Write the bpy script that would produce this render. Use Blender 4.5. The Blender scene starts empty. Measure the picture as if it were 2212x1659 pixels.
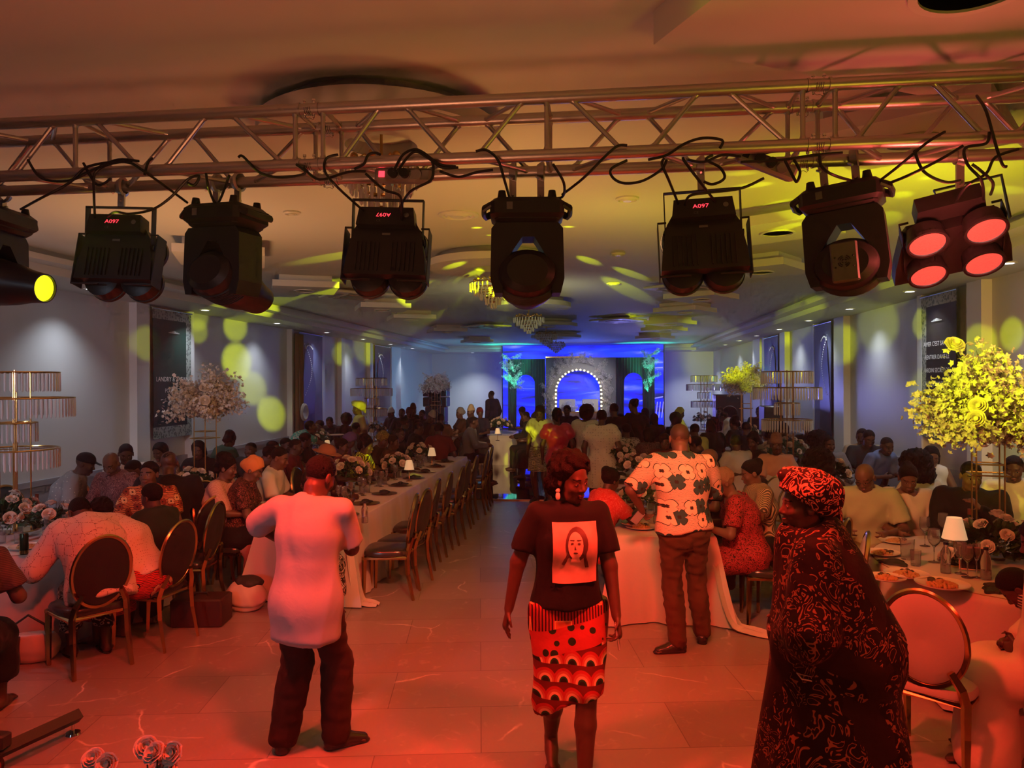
import bpy, bmesh, math, random
import numpy as np
from mathutils import Vector, Matrix, Euler
random.seed(7)
SC = bpy.context.scene
COL = SC.collection
pi = math.pi
R = math.radians
# ------------------------------------------------------------------ camera
FPX = 1600.0
cam_d = bpy.data.cameras.new('camera')
cam_d.sensor_width = 36.0
cam_d.lens = FPX / 2212.0 * 36.0
cam_d.clip_end = 200
cam = bpy.data.objects.new('camera', cam_d)
COL.objects.link(cam)
CAM = Vector((0, 0, 2.1))
CROT = Matrix.Rotation(R(6.49), 3, 'Z') @ Matrix.Rotation(R(90 - 0.12), 3, 'X') @ Matrix.Rotation(R(-0.25), 3, 'Z')
cam.matrix_world = Matrix.Translation(CAM) @ CROT.to_4x4()
SC.camera = cam

def ray(px, py):
    return CROT @ Vector(((px - 1106.0) / FPX, -(py - 829.5) / FPX, -1.0))
def atY(px, py, Y):
    d = ray(px, py); return CAM + d * ((Y - CAM.y) / d.y)
def atX(px, py, X):
    d = ray(px, py); return CAM + d * ((X - CAM.x) / d.x)
def atD(px, py, d):
    return CAM + ray(px, py) * d
def atZ(px, py, Z=0.0):
    d = ray(px, py); return CAM + d * ((Z - CAM.z) / d.z)

# ------------------------------------------------------------------ view, world
vs = SC.view_settings
vs.view_transform = 'Standard'; vs.look = 'None'; vs.gamma = 1.0; vs.use_curve_mapping = False
vs.exposure = 0.0
SC.display_settings.display_device = 'sRGB'
cy = SC.cycles
cy.use_denoising = True
cy.use_adaptive_sampling = True; cy.adaptive_threshold = 0.06; cy.adaptive_min_samples = 12
cy.max_bounces = 5; cy.diffuse_bounces = 2; cy.glossy_bounces = 2; cy.transmission_bounces = 4
cy.transparent_max_bounces = 8; cy.volume_bounces = 0
cy.caustics_reflective = False; cy.caustics_refractive = False
cy.sample_clamp_indirect = 3.0; cy.sample_clamp_direct = 0.0
cy.volume_step_rate = 4.0
w = bpy.data.worlds.new('world'); SC.world = w
w.use_nodes = True
bg = w.node_tree.nodes['Background']
bg.inputs[0].default_value = (0.5, 0.42, 0.5, 1); bg.inputs[1].default_value = 0.02

# ------------------------------------------------------------------ lights
def spot(name, loc, target, color, power, size=60, blend=0.5, rad=0.08, gobo=None):
    l = bpy.data.lights.new(name, 'SPOT')
    l.color = color; l.energy = power; l.spot_size = R(size); l.spot_blend = blend
    l.shadow_soft_size = rad
    o = bpy.data.objects.new(name, l); COL.objects.link(o)
    o.location = loc
    o.rotation_euler = (Vector(target) - Vector(loc)).to_track_quat('-Z', 'Y').to_euler()
    return o
def point(name, loc, color, power, rad=0.1):
    l = bpy.data.lights.new(name, 'POINT'); l.color = color; l.energy = power; l.shadow_soft_size = rad
    o = bpy.data.objects.new(name, l); COL.objects.link(o); o.location = loc
    return o
RED = (1.0, 0.04, 0.018); ORANGE = (1.0, 0.30, 0.11); AMBER = (1.0, 0.55, 0.12)
YEL = (0.75, 0.85, 0.02); COOL = (0.72, 0.84, 1.0); BLUE = (0.06, 0.12, 1.0); TEAL = (0.03, 0.75, 0.65)
# red wash of the front lamps over the dance floor (cones kept below the truss)
spot('stage_red_right', (3.7, -0.4, 2.75), (0.4, 5.0, 0.2), RED, 300, 42, 0.6, 0.12)
spot('blinder_beam_left', (-2.35, 3.36, 2.70), (-2.5, 4.9, 0.0), RED, 240, 120, 0.9, 0.10)
spot('blinder_beam_middle', (-1.07, 3.36, 2.70), (-1.1, 4.9, 0.0), RED, 370, 120, 0.9, 0.10)
spot('blinder_beam_right', (0.47, 3.36, 2.70), (0.6, 4.9, 0.0), RED, 370, 120, 0.9, 0.10)
spot('blinder_beam_tilted', (1.75, 2.95, 2.66), (1.3, 1.9, 0.3), RED, 170, 100, 0.9, 0.08)
spot('stage_orange_front', (0.8, -2.2, 2.7), (0.2, 5.0, 0.0), ORANGE, 110, 38, 0.7, 0.15)
# cool lamp behind the camera, left: grey sheen on the left wall and backs
spot('house_cool_left', (-4.9, -0.5, 2.6), (-6.6, 8.5, 2.1), (0.88, 0.76, 0.95), 500, 50, 0.9, 0.3)
spot('house_cool_backs', (-3.0, -2.5, 2.5), (-2.0, 5.0, 1.2), (0.66, 0.80, 1.0), 170, 30, 0.9, 0.3)
# amber wash added to brighten the tables in the middle of the hall
spot('table_amber_left', (-0.4, 3.3, 2.75), (-3.4, 9.5, 0.6), (1.0, 0.46, 0.18), 300, 60, 0.9, 0.2)
spot('table_amber_right', (0.2, 3.3, 2.75), (2.6, 9.0, 0.6), (1.0, 0.50, 0.20), 300, 60, 0.9, 0.2)
spot('catwalk_fill_amber', (-1.6, 12.5, 3.0), (-2.5, 19.0, 0.3), (1.0, 0.62, 0.30), 700, 36, 0.9, 0.2)  # added over the aisle, no fixture there, to light the catwalk table
# amber and yellow fills added without fixtures to colour ceiling and right wall
spot('ceiling_fill_amber_left', (-3.5, 5.8, 1.7), (-3.4, 6.2, 3.5), (1.0, 0.48, 0.18), 95, 160, 1.0, 0.3)
spot('ceiling_fill_amber_mid', (-0.6, 4.8, 1.8), (-0.6, 5.2, 3.5), (1.0, 0.50, 0.11), 72, 150, 1.0, 0.3)
spot('ceiling_fill_amber_near', (-1.0, 1.0, 1.6), (-1.2, 1.8, 3.5), (1.0, 0.34, 0.16), 62, 140, 1.0, 0.3)
spot('ceiling_fill_amber_near_right', (1.6, 1.0, 1.6), (1.4, 1.8, 3.5), (0.9, 0.62, 0.03), 34, 140, 1.0, 0.3)
spot('ceiling_yellow', (2.2, 5.0, 2.3), (2.0, 5.8, 3.5), (0.85, 0.80, 0.01), 95, 150, 1.0, 0.1)
spot('ceiling_yellow_mid', (0.2, 6.0, 2.3), (0.0, 6.8, 3.5), (0.90, 0.66, 0.06), 22, 150, 1.0, 0.1)
spot('ceiling_olive_far', (-1.0, 10.5, 2.2), (-1.0, 11.4, 3.5), (0.75, 0.72, 0.35), 50, 160, 1.0, 0.3)
spot('wall_amber_right', (3.3, 3.6, 2.6), (4.65, 7.6, 2.4), (1.0, 0.52, 0.12), 420, 80, 1.0, 0.1)
# downlights along both side walls
LCOL = (0.80, 0.88, 1.0)
DL = []
for i in range(-1, 7): DL.append((-6.3, 8.65 + 2.73 * i))
for i in range(-1, 7): DL.append((4.18, 10.47 + 2.38 * i))
DL += [(-4.9, 29.2), (3.7, 29.0)]
for (x, y) in DL:
    tx = -0.12 if x < -5 else (0.12 if x > 4 else 0)
    spot('downlight_beam', (x, y, 3.27), (x + tx, y + (0.1 if tx == 0 else 0), 1.0), LCOL, 62 if y < 28.5 else 260, 112, 1.0, 0.06)
# blue and teal wash from the stage
spot('stage_blue', (-0.5, 27.5, 1.4), (-0.8, 20.0, 3.5), (0.06, 0.12, 1.0), 420, 120, 1.0, 0.4)
spot('stage_teal_left', (-4.2, 27.8, 2.3), (-3.6, 26.6, 3.5), TEAL, 30, 140, 1.0, 0.2)
spot('stage_teal_right', (3.2, 27.8, 2.3), (2.4, 26.6, 3.5), TEAL, 30, 140, 1.0, 0.2)
spot('stage_violet_right', (1.0, 26.0, 1.6), (4.6, 14.0, 2.2), (0.30, 0.28, 1.0), 330, 70, 1.0, 0.3)
spot('stage_front_fill', (0.3, 23.0, 3.1), (-0.5, 27.5, 1.9), (0.75, 0.72, 0.80), 650, 38, 0.9, 0.2)  # unseen fill added to brighten the grey panel and flower arch
spot('back_wall_wash', (-2.2, 25.0, 2.9), (-4.6, 30.3, 2.0), (0.45, 0.75, 1.0), 170, 75, 1.0, 0.3)  # this and the right one are added to brighten the back wall
spot('back_wall_wash_right', (1.8, 25.0, 2.9), (3.8, 30.3, 2.0), (0.45, 0.70, 1.0), 110, 60, 1.0, 0.3)
spot('far_blossom_fill', (-3.0, 16.5, 3.0), (-4.9, 21.6, 2.3), (0.8, 0.85, 1.0), 150, 22, 1.0, 0.2)  # added spot without a fixture, lifts the distant blossoms out of the dark
spot('stage_teal_wall', (-2.0, 24.0, 1.8), (-6.8, 26.0, 2.0), (0.2, 0.60, 1.0), 260, 100, 1.0, 0.3)

# ------------------------------------------------------------------ materials
MATS = {}
def newmat(name):
    m = bpy.data.materials.new(name); m.use_nodes = True
    return m, m.node_tree.nodes, m.node_tree.links, m.node_tree.nodes['Principled BSDF']
def mat(name, col, rough=0.6, metal=0.0, spec=0.5, emit=None, es=0.0, trans=0.0, bump=0.0, bscale=20.0, var=0.0, sheen=0.0, coat=0.0, alpha=1.0, coord='Object'):
    if name in MATS: return MATS[name]
    m, N, L, P = newmat(name)
    P.inputs['Base Color'].default_value = (*col, 1)
    P.inputs['Roughness'].default_value = rough
    P.inputs['Metallic'].default_value = metal
    P.inputs['Specular IOR Level'].default_value = spec
    if emit: P.inputs['Emission Color'].default_value = (*emit, 1); P.inputs['Emission Strength'].default_value = es
    P.inputs['Transmission Weight'].default_value = trans
    P.inputs['Sheen Weight'].default_value = sheen
    P.inputs['Coat Weight'].default_value = coat
    P.inputs['Alpha'].default_value = alpha
    if bump > 0 or var > 0:
        tc = N.new('ShaderNodeTexCoord'); nz = N.new('ShaderNodeTexNoise')
        nz.inputs['Scale'].default_value = bscale; nz.inputs['Detail'].default_value = 4; nz.inputs['Distortion'].default_value = .6
        L.new(tc.outputs[coord], nz.inputs['Vector'])
        if bump > 0:
            b = N.new('ShaderNodeBump'); b.inputs['Strength'].default_value = bump; b.inputs['Distance'].default_value = 0.01
            L.new(nz.outputs['Fac'], b.inputs['Height']); L.new(b.outputs['Normal'], P.inputs['Normal'])
        if var > 0:
            cr = N.new('ShaderNodeMix'); cr.data_type = 'RGBA'
            cr.inputs['A'].default_value = (*[c * (1 - var) for c in col], 1); cr.inputs['B'].default_value = (*[min(1, c * (1 + var)) for c in col], 1)
            L.new(nz.outputs['Fac'], cr.inputs['Factor']); L.new(cr.outputs['Result'], P.inputs['Base Color'])
    MATS[name] = m
    return m

# ------------------------------------------------------------------ mesh helpers
def tag(o, label=None, cat=None, group=None, kind=None):
    if label: o['label'] = label
    if cat: o['category'] = cat
    if group: o['group'] = group
    if kind: o['kind'] = kind
    return o
def empty(name, loc=(0, 0, 0), rz=0.0, label=None, cat=None, group=None, rot=None):
    o = bpy.data.objects.new(name, None); COL.objects.link(o)
    o.empty_display_size = 0.1
    o.location = loc; o.rotation_euler = rot if rot else (0, 0, rz)
    return tag(o, label, cat, group)
def copy_tree(o, parent=None):
    c = o.copy(); COL.objects.link(c)
    if parent is not None: c.parent = parent
    for ch in [x for x in KIDS.get(o.name, [])]:
        copy_tree(ch, c)
    KIDS.setdefault(c.name, [])
    if parent is not None: KIDS.setdefault(parent.name, []).append(c)
    return c
KIDS = {}
class MB:
    def __init__(s): s.v = []; s.f = []; s.m = []; s.mi = 0
    def add(s, vs, fs, M=None):
        n = len(s.v)
        if M is not None: vs = [M @ Vector(p) for p in vs]
        s.v.extend([tuple(p) for p in vs]); s.f.extend([tuple(i + n for i in f) for f in fs]); s.m.extend([s.mi] * len(fs))
        return s
    def box(s, a, b, M=None):
        (x0, y0, z0), (x1, y1, z1) = a, b
        return s.add([(x0, y0, z0), (x1, y0, z0), (x1, y1, z0), (x0, y1, z0), (x0, y0, z1), (x1, y0, z1), (x1, y1, z1), (x0, y1, z1)],
              [(0, 3, 2, 1), (4, 5, 6, 7), (0, 1, 5, 4), (1, 2, 6, 5), (2, 3, 7, 6), (3, 0, 4, 7)], M)
    def bbox(s, c, h, bev=0.01, M=None):
        # box with chamfered edges: centre, half sizes
        cx, cy_, cz = c; hx, hy, hz = h; b = min(bev, hx * .9, hy * .9, hz * .9)
        vs = []
        for sz in (-1, 1):
            for (ex, ey, ez) in ((0, 0, 1), (0, 0, 0)):
                pass
        rings = []
        for z, ins in ((-hz, b), (-hz + b, 0), (hz - b, 0), (hz, b)):
            x, y = hx - ins, hy - ins; c2 = b
            rings.append([(cx + x - c2, cy_ - y, cz + z), (cx + x, cy_ - y + c2, cz + z), (cx + x, cy_ + y - c2, cz + z), (cx + x - c2, cy_ + y, cz + z),
                          (cx - x + c2, cy_ + y, cz + z), (cx - x, cy_ + y - c2, cz + z), (cx - x, cy_ - y + c2, cz + z), (cx - x + c2, cy_ - y, cz + z)])
        vs = [p for r in rings for p in r]; fs = []
        for k in range(3):
            for i in range(8): fs.append((k * 8 + i, k * 8 + (i + 1) % 8, k * 8 + 8 + (i + 1) % 8, k * 8 + 8 + i))
        fs.append(tuple(range(7, -1, -1))); fs.append(tuple(range(24, 32)))
        return s.add(vs, fs, M)
    def cyl(s, a, b, r, r2=None, n=12, cap=True, M=None):
        a = Vector(a); b = Vector(b); r2 = r if r2 is None else r2
        d = (b - a).normalized(); u = d.orthogonal().normalized(); w_ = d.cross(u)
        vs = []; fs = []
        for k, (c, rr) in enumerate(((a, r), (b, r2))):
            for i in range(n):
                t = 2 * pi * i / n; vs.append(c + u * (rr * math.cos(t)) + w_ * (rr * math.sin(t)))
        for i in range(n): fs.append((i, (i + 1) % n, n + (i + 1) % n, n + i))
        if cap: fs.append(tuple(range(n - 1, -1, -1))); fs.append(tuple(range(n, 2 * n)))
        return s.add(vs, fs, M)
    def tube(s, pts, r, n=8, M=None, cap=True, closed=False, flat=1.0, up=None):
        pts = [Vector(p) for p in pts]; m = len(pts)
        rr = r if hasattr(r, '__len__') else [r] * m
        vs = []; fs = []; u = None
        for k in range(m):
            if closed: t = (pts[(k + 1) % m] - pts[k - 1]).normalized()
            else: t = (pts[min(k + 1, m - 1)] - pts[max(k - 1, 0)]).normalized()
            if up is not None:
                u = Vector(up).cross(t).normalized()
            elif u is None: u = t.orthogonal().normalized()
            else: u = (u - t * u.dot(t)).normalized()
            w_ = t.cross(u)
            for i in range(n):
                a_ = 2 * pi * i / n + (pi / n if n == 4 else 0); vs.append(pts[k] + u * (rr[k] * math.cos(a_)) + w_ * (rr[k] * flat * math.sin(a_)))
        segs = m if closed else m - 1
        for k in range(segs):
            for i in range(n):
                j = (k + 1) % m
                fs.append((k * n + i, k * n + (i + 1) % n, j * n + (i + 1) % n, j * n + i))
        if cap and not closed: fs.append(tuple(range(n - 1, -1, -1))); fs.append(tuple(range((m - 1) * n, m * n)))
        return s.add(vs, fs, M)
    def lathe(s, prof, n=24, M=None, closed=False, wob=None, sx=1.0, sy=1.0):
        vs = []; fs = []
        for (r, z) in prof:
            for i in range(n):
                t = 2 * pi * i / n; q = 1 + (wob(t, z) if wob else 0); vs.append((r * q * math.cos(t) * sx, r * q * math.sin(t) * sy, z))
        m = len(prof)
        for k in range(m - 1):
            for i in range(n): fs.append((k * n + i, k * n + (i + 1) % n, (k + 1) * n + (i + 1) % n, (k + 1) * n + i))
        if prof[0][0] > 1e-5: fs.append(tuple(range(n - 1, -1, -1)))
        if prof[-1][0] > 1e-5 : fs.append(tuple(range((m - 1) * n, m * n)))
        return s.add(vs, fs, M)
    def prism(s, poly, z0, z1, M=None):
        n = len(poly); vs = [(x, y, z0) for x, y in poly] + [(x, y, z1) for x, y in poly]
        fs = [tuple(range(n - 1, -1, -1)), tuple(range(n, 2 * n))] + [(i, (i + 1) % n, n + (i + 1) % n, n + i) for i in range(n)]
        return s.add(vs, fs, M)
    def sphere(s, c, r, n=12, m=8, M=None, sc=(1, 1, 1)):
        vs = []; fs = []
        for k in range(m + 1):
            ph = pi * k / m
            for i in range(n):
                t = 2 * pi * i / n; vs.append((c[0] + r * sc[0] * math.sin(ph) * math.cos(t), c[1] + r * sc[1] * math.sin(ph) * math.sin(t), c[2] - r * sc[2] * math.cos(ph)))
        for k in range(m):
            for i in range(n): fs.append((k * n + i, k * n + (i + 1) % n, (k + 1) * n + (i + 1) % n, (k + 1) * n + i))
        return s.add(vs, fs, M)
    def mesh(s, name, mats, smooth=True, ang=35):
        me = bpy.data.meshes.new(name)
        me.from_pydata(s.v, [], s.f); me.update()
        if not isinstance(mats, (list, tuple)): mats = [mats]
        for m_ in mats: me.materials.append(m_)
        if any(s.m): me.polygons.foreach_set('material_index', s.m)
        if smooth:
            me.shade_smooth(); me.set_sharp_from_angle(angle=R(ang))
        return me
    def build(s, name, mats, parent=None, smooth=True, ang=35, **kw):
        return link(name, s.mesh(name, mats, smooth, ang), parent, **kw)
def link(name, me, parent=None, loc=None, rot=None, label=None, cat=None, group=None, kind=None):
    o = bpy.data.objects.new(name, me); COL.objects.link(o)
    if parent is not None:
        o.parent = parent; KIDS.setdefault(parent.name, []).append(o)
    if loc is not None: o.location = loc
    if rot is not None: o.rotation_euler = rot
    return tag(o, label, cat, group, kind)
def TR(loc=(0, 0, 0), rot=(0, 0, 0), sc=(1, 1, 1)):
    return Matrix.Translation(loc) @ Euler(rot).to_matrix().to_4x4() @ Matrix.Diagonal((*sc, 1))
def struct(name, mb, m, smooth=False):
    return mb.build(name, m, None, smooth=smooth, kind='structure')
def text_mesh(txt, size, align='CENTER', ext=0.0):
    c = bpy.data.curves.new('txt', 'FONT'); c.body = txt; c.size = size; c.align_x = align; c.align_y = 'CENTER'; c.extrude = ext; c.resolution_u = 3
    o = bpy.data.objects.new('txt', c); COL.objects.link(o)
    dg = bpy.context.evaluated_depsgraph_get(); me = bpy.data.meshes.new_from_object(o.evaluated_get(dg))
    bpy.data.objects.remove(o); bpy.data.curves.remove(c)
    me.materials.clear()
    return me
M_wall = mat('white_wall_paint', (0.62, 0.61, 0.60), 0.45, bump=0.06, bscale=6)
M_ceil = mat('white_ceiling_paint', (0.66, 0.65, 0.63), 0.7, bump=0.05, bscale=3)
M_trim = mat('white_trim_paint', (0.7, 0.69, 0.67), 0.4)
M_gold = mat('gold_metal', (0.72, 0.45, 0.16), 0.2, 1.0)
M_brass = mat('brushed_gold_metal', (0.62, 0.40, 0.15), 0.35, 1.0)
M_alu = mat('truss_aluminium', (0.55, 0.52, 0.50), 0.38, 0.85, bump=0.04, bscale=60)
M_black = mat('black_plastic', (0.022, 0.021, 0.022), 0.42, bump=0.03, bscale=90)
M_blackm = mat('black_powder_coated_metal', (0.03, 0.029, 0.03), 0.5)
M_cable = mat('black_rubber', (0.012, 0.012, 0.012), 0.45)
M_chrome = mat('chrome_metal', (0.7, 0.7, 0.7), 0.15, 1.0)
M_white = mat('white_fabric', (0.72, 0.70, 0.66), 0.75, sheen=0.2)
# ------------------------------------------------------------------ the room
def floor_mat():
    m, N, L, P = newmat('marble_tile_floor')
    tc = N.new('ShaderNodeTexCoord')
    mp = N.new('ShaderNodeMapping'); mp.inputs['Rotation'].default_value = (0, 0, R(-9)); L.new(tc.outputs['Object'], mp.inputs['Vector'])
    br = N.new('ShaderNodeTexBrick'); br.inputs['Scale'].default_value = 1.0
    br.inputs['Brick Width'].default_value = 1.2; br.inputs['Row Height'].default_value = 0.6; br.inputs['Mortar Size'].default_value = 0.003
    br.inputs['Color1'].default_value = (0.36, 0.33, 0.30, 1); br.inputs['Color2'].default_value = (0.27, 0.245, 0.225, 1); br.inputs['Mortar'].default_value = (0.15, 0.13, 0.12, 1)
    L.new(mp.outputs['Vector'], br.inputs['Vector'])
    # veins
    nz = N.new('ShaderNodeTexNoise'); nz.inputs['Scale'].default_value = 1.3; nz.inputs['Detail'].default_value = 6
    L.new(tc.outputs['Object'], nz.inputs['Vector'])
    mx = N.new('ShaderNodeMix'); mx.data_type = 'RGBA'; mx.inputs['Factor'].default_value = 0.35
    L.new(tc.outputs['Object'], mx.inputs['A']); L.new(nz.outputs['Color'], mx.inputs['B'])
    vo = N.new('ShaderNodeTexVoronoi'); vo.feature = 'DISTANCE_TO_EDGE'; vo.inputs['Scale'].default_value = 1.35
    L.new(mx.outputs['Result'], vo.inputs['Vector'])
    mr = N.new('ShaderNodeMapRange'); mr.inputs['From Min'].default_value = 0.0; mr.inputs['From Max'].default_value = 0.010; mr.inputs['To Min'].default_value = 1; mr.inputs['To Max'].default_value = 0
    L.new(vo.outputs['Distance'], mr.inputs['Value'])
    n2 = N.new('ShaderNodeTexNoise'); n2.inputs['Scale'].default_value = 2.2; n2.inputs['Detail'].default_value = 3
    L.new(tc.outputs['Object'], n2.inputs['Vector'])
    mr2 = N.new('ShaderNodeMapRange'); mr2.inputs['From Min'].default_value = 0.5; mr2.inputs['From Max'].default_value = 0.62
    L.new(n2.outputs['Fac'], mr2.inputs['Value'])
    mu = N.new('ShaderNodeMath'); mu.operation = 'MULTIPLY'; L.new(mr.outputs['Result'], mu.inputs[0]); L.new(mr2.outputs['Result'], mu.inputs[1])
    # fine scratches / clouding
    n3 = N.new('ShaderNodeTexNoise'); n3.inputs['Scale'].default_value = 9; n3.inputs['Detail'].default_value = 8; n3.inputs['Distortion'].default_value = 1.5
    L.new(tc.outputs['Object'], n3.inputs['Vector'])
    r3 = N.new('ShaderNodeMapRange'); r3.inputs['From Min'].default_value = 0.60; r3.inputs['From Max'].default_value = 0.72; r3.inputs['To Max'].default_value = 0.22
    L.new(n3.outputs['Fac'], r3.inputs['Value'])
    ad = N.new('ShaderNodeMath'); ad.operation = 'MAXIMUM'; L.new(mu.outputs[0], ad.inputs[0]); L.new(r3.outputs['Result'], ad.inputs[1])
    m2 = N.new('ShaderNodeMix'); m2.data_type = 'RGBA'; L.new(ad.outputs[0], m2.inputs['Factor']); L.new(br.outputs['Color'], m2.inputs['A']); m2.inputs['B'].default_value = (0.75, 0.7, 0.64, 1)
    L.new(m2.outputs['Result'], P.inputs['Base Color'])
    P.inputs['Roughness'].default_value = 0.28; P.inputs['Specular IOR Level'].default_value = 0.45
    b = N.new('ShaderNodeBump'); b.inputs['Strength'].default_value = 0.15; b.inputs['Distance'].default_value = 0.004; L.new(n2.outputs['Fac'], b.inputs['Height']); L.new(b.outputs['Normal'], P.inputs['Normal'])
    return m
M_floor = floor_mat()
XL, XR, YN, YB, ZC, ZS = -6.8, 4.65, -3.0, 30.3, 3.52, 3.3
SL, SR, SB = -5.9, 3.75, 28.6
mb = MB(); mb.box((XL - .3, YN - .3, -0.1), (XR + .3, YB + .3, 0)); struct('floor', mb, M_floor)
def wall_panels(name, X, s, ys):
    mb = MB(); mb.box((X, YN, 0), (X - s * .2, YB, ZS + .4)) if s > 0 else mb.box((X, YN, 0), (X + .2, YB, ZS + .4))
    struct(name, mb, M_wall)
wall_panels('wall_left', XL, 1, None)
wall_panels('wall_right', XR, -1, None)
mb = MB(); mb.box((XL - .2, YB, 0), (XR + .2, YB + .2, ZS + .4)); struct('wall_back', mb, M_wall)
mb = MB(); mb.box((XL - .2, YN - .2, 0), (XR + .2, YN, ZS + .4)); struct('wall_front', mb, M_wall)
# main ceiling with a lowered border and two coves
mb = MB(); mb.box((XL - .2, YN - .2, ZC), (XR + .2, YB + .2, ZC + .15)); struct('ceiling', mb, M_ceil)
def border(name, o, i0, zlo, zhi, back=True):
    mb = MB()
    mb.box((XL, YN, zlo), (SL + o, YB, zhi)); mb.box((SR - o, YN, zlo), (XR, YB, zhi))
    mb.box((SL + o, SB - o, zlo), (SR - o, YB, zhi))
    return struct(name, mb, M_ceil)
border('ceiling_border', 0.0, 0, ZS, ZS + .09)
border('ceiling_cove', 0.22, 0, ZS + .09, ZS + .15)
border('ceiling_cove', 0.13, 0, ZS + .15, ZC)
# wall columns with bevelled trims
def column(X, y0, y1, d=0.12):
    s = 1 if X < 0 else -1
    mb = MB(); mb.box((min(X, X + s * d), y0, 0), (max(X, X + s * d), y1, ZS - .002))
    return struct('trim_column', mb, M_trim)
def yL(px): return atX(px, 800, XL + .12).y
def yR(px): return atX(px, 800, XR - .12).y
for (a, b) in ((296, 324), (413, 420), (631, 634), (697, 702), (738, 746), (800, 806), (846, 866)): column(XL, yL(a), yL(b))
for (a, b) in ((2120, 2088), (1990, 1981), (1822, 1801), (1758, 1755), (1695, 1684), (1650, 1646), (1641, 1626)): column(XR, yR(a), yR(b))
for X, s in ((XL, 1), (XR, -1)):
    mb = MB(); mb.box((min(X, X + s * .05), YN, 0.86), (max(X, X + s * .05), YB, 0.93)); mb.box((min(X, X + s * .03), YN, 0), (max(X, X + s * .03), YB, .86))
    struct('trim_dado', mb, mat('grey_dado_paint', (0.33, 0.32, 0.36), 0.5))
# fixings: small screws in columns come with the downlights
M_dl = mat('downlight_lens', (1, 1, 1), 0.4, emit=(0.86, 0.92, 1.0), es=9)
def downlight():
    e = empty('downlight', (0, 0, 0))
    mb = MB(); mb.lathe([(0.085, 0), (0.085, -.008), (0.062, -.010), (0.058, 0.0)], 28); mb.build('bezel', M_trim, e)
    mb = MB(); mb.lathe([(0.0, -.004), (0.058, -.004), (0.058, -.001), (0, -.001)], 24); mb.build('lens', M_dl, e)
    return e
dl0 = downlight(); names = ['on the left wall side', 'on the right wall side', 'above the back wall']
order = ['nearest the camera', 'second from the camera', 'third from the camera', 'fourth from the camera', 'fifth from the camera', 'sixth from the camera', 'seventh from the camera', 'closest to the back wall']
for i, (x, y) in enumerate(DL):
    o = dl0 if i == 0 else copy_tree(dl0)
    o.location = (x, y, ZS)
    side = 0 if i < 8 else (1 if i < 16 else 2)
    k = order[i % 8] if side < 2 else ('left of the blue screen' if i == 16 else 'right of the blue screen')
    tag(o, 'round recessed downlight %s, %s' % (names[side], k), 'downlight', 'downlights in the ceiling border')
# dropped discs and square blocks on the ceiling
CX = -1.14
ZD = 3.37
def disc(x, y, r, label):
    e = empty('ceiling_medallion', (x, y, 0), 0, label, 'ceiling panel', 'round dropped ceiling panels')
    mb = MB(); mb.lathe([(r * .82, ZC), (r * .82, ZD + .07)], 64); mb.build('upper_disc', M_ceil, e)
    mb = MB(); mb.lathe([(r * .3, ZD + .075), (r, ZD + .075), (r, ZD), (r * .3, ZD), (r * .3, ZD + .075)], 64); mb.build('lower_disc', M_ceil, e, ang=30)
    return e
ord5 = ['above the truss, nearest', 'second from the truss', 'third from the truss', 'fourth from the truss', 'nearest the stage']
CY = [3.87, 8.2, 12.6, 17.0, 21.3]
for i, y in enumerate(CY): disc(CX, y, 0.64 if i == 0 else 0.72, 'white two-step round ceiling panel over the aisle, ' + ord5[i])
def block(x, y, s, rz, label, spk=True):
    e = empty('ceiling_block', (x, y, 0), rz, label, 'ceiling panel', 'square dropped ceiling panels')
    a, b = s * .8, s
    mb = MB(); mb.box((-a, -a, ZD + .07), (a, a, ZC)); mb.build('upper_block', M_ceil, e, smooth=False)
    mb = MB(); mb.box((-b, -b, ZD - .01), (b, b, ZD + .07)); mb.build('lower_block', M_ceil, e, smooth=False)
    mb = MB(); mb.lathe([(s * .34, ZD - .012), (s * .34, ZD - .022), (s * .29, ZD - .022), (s * .29, ZD - .012)], 32); mb.build('round_light_rim', M_trim, e)
    return e
def _c(l, s_): return [(*atZ(px, py, ZD)[:2], s_) for px, py in l]
BL = _c([(478, 560), (658, 626), (826, 668), (888, 690), (965, 717), (1030, 739)], .42)
BRt = _c([(1968, 300), (1680, 500), (1645, 586), (1515, 645), (1480, 674), (1448, 700), (1435, 714), (1415, 731)], .42)
onm = ['first', 'second', 'third', 'fourth', 'fifth', 'sixth', 'seventh', 'eighth']
for i, (x, y, s_) in enumerate(BL): block(x, y, s_, R(25), 'white two-step square ceiling block left of the aisle, %s beyond the truss' % onm[i])
for i, (x, y, s_) in enumerate(BRt): block(x, y, s_, R(-35), 'white two-step square ceiling block right of the aisle, %s beyond the truss' % onm[i])
# a large pale octagonal drop above the camera, top right of the frame
e = empty('ceiling_block', (*atZ(2110, -20, ZD)[:2], 0), R(28), 'large pale square ceiling drop right above the front truss', 'ceiling panel')
mb = MB(); mb.box((-.75, -.75, ZD + .02), (.75, .75, ZC)); mb.build('lower_block', M_ceil, e, smooth=False)
mb = MB(); mb.lathe([(.2, ZD + .02), (.2, ZD + .01), (.17, ZD + .01), (.17, ZD + .02)], 32); mb.build('round_light_rim', M_trim, e)
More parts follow.
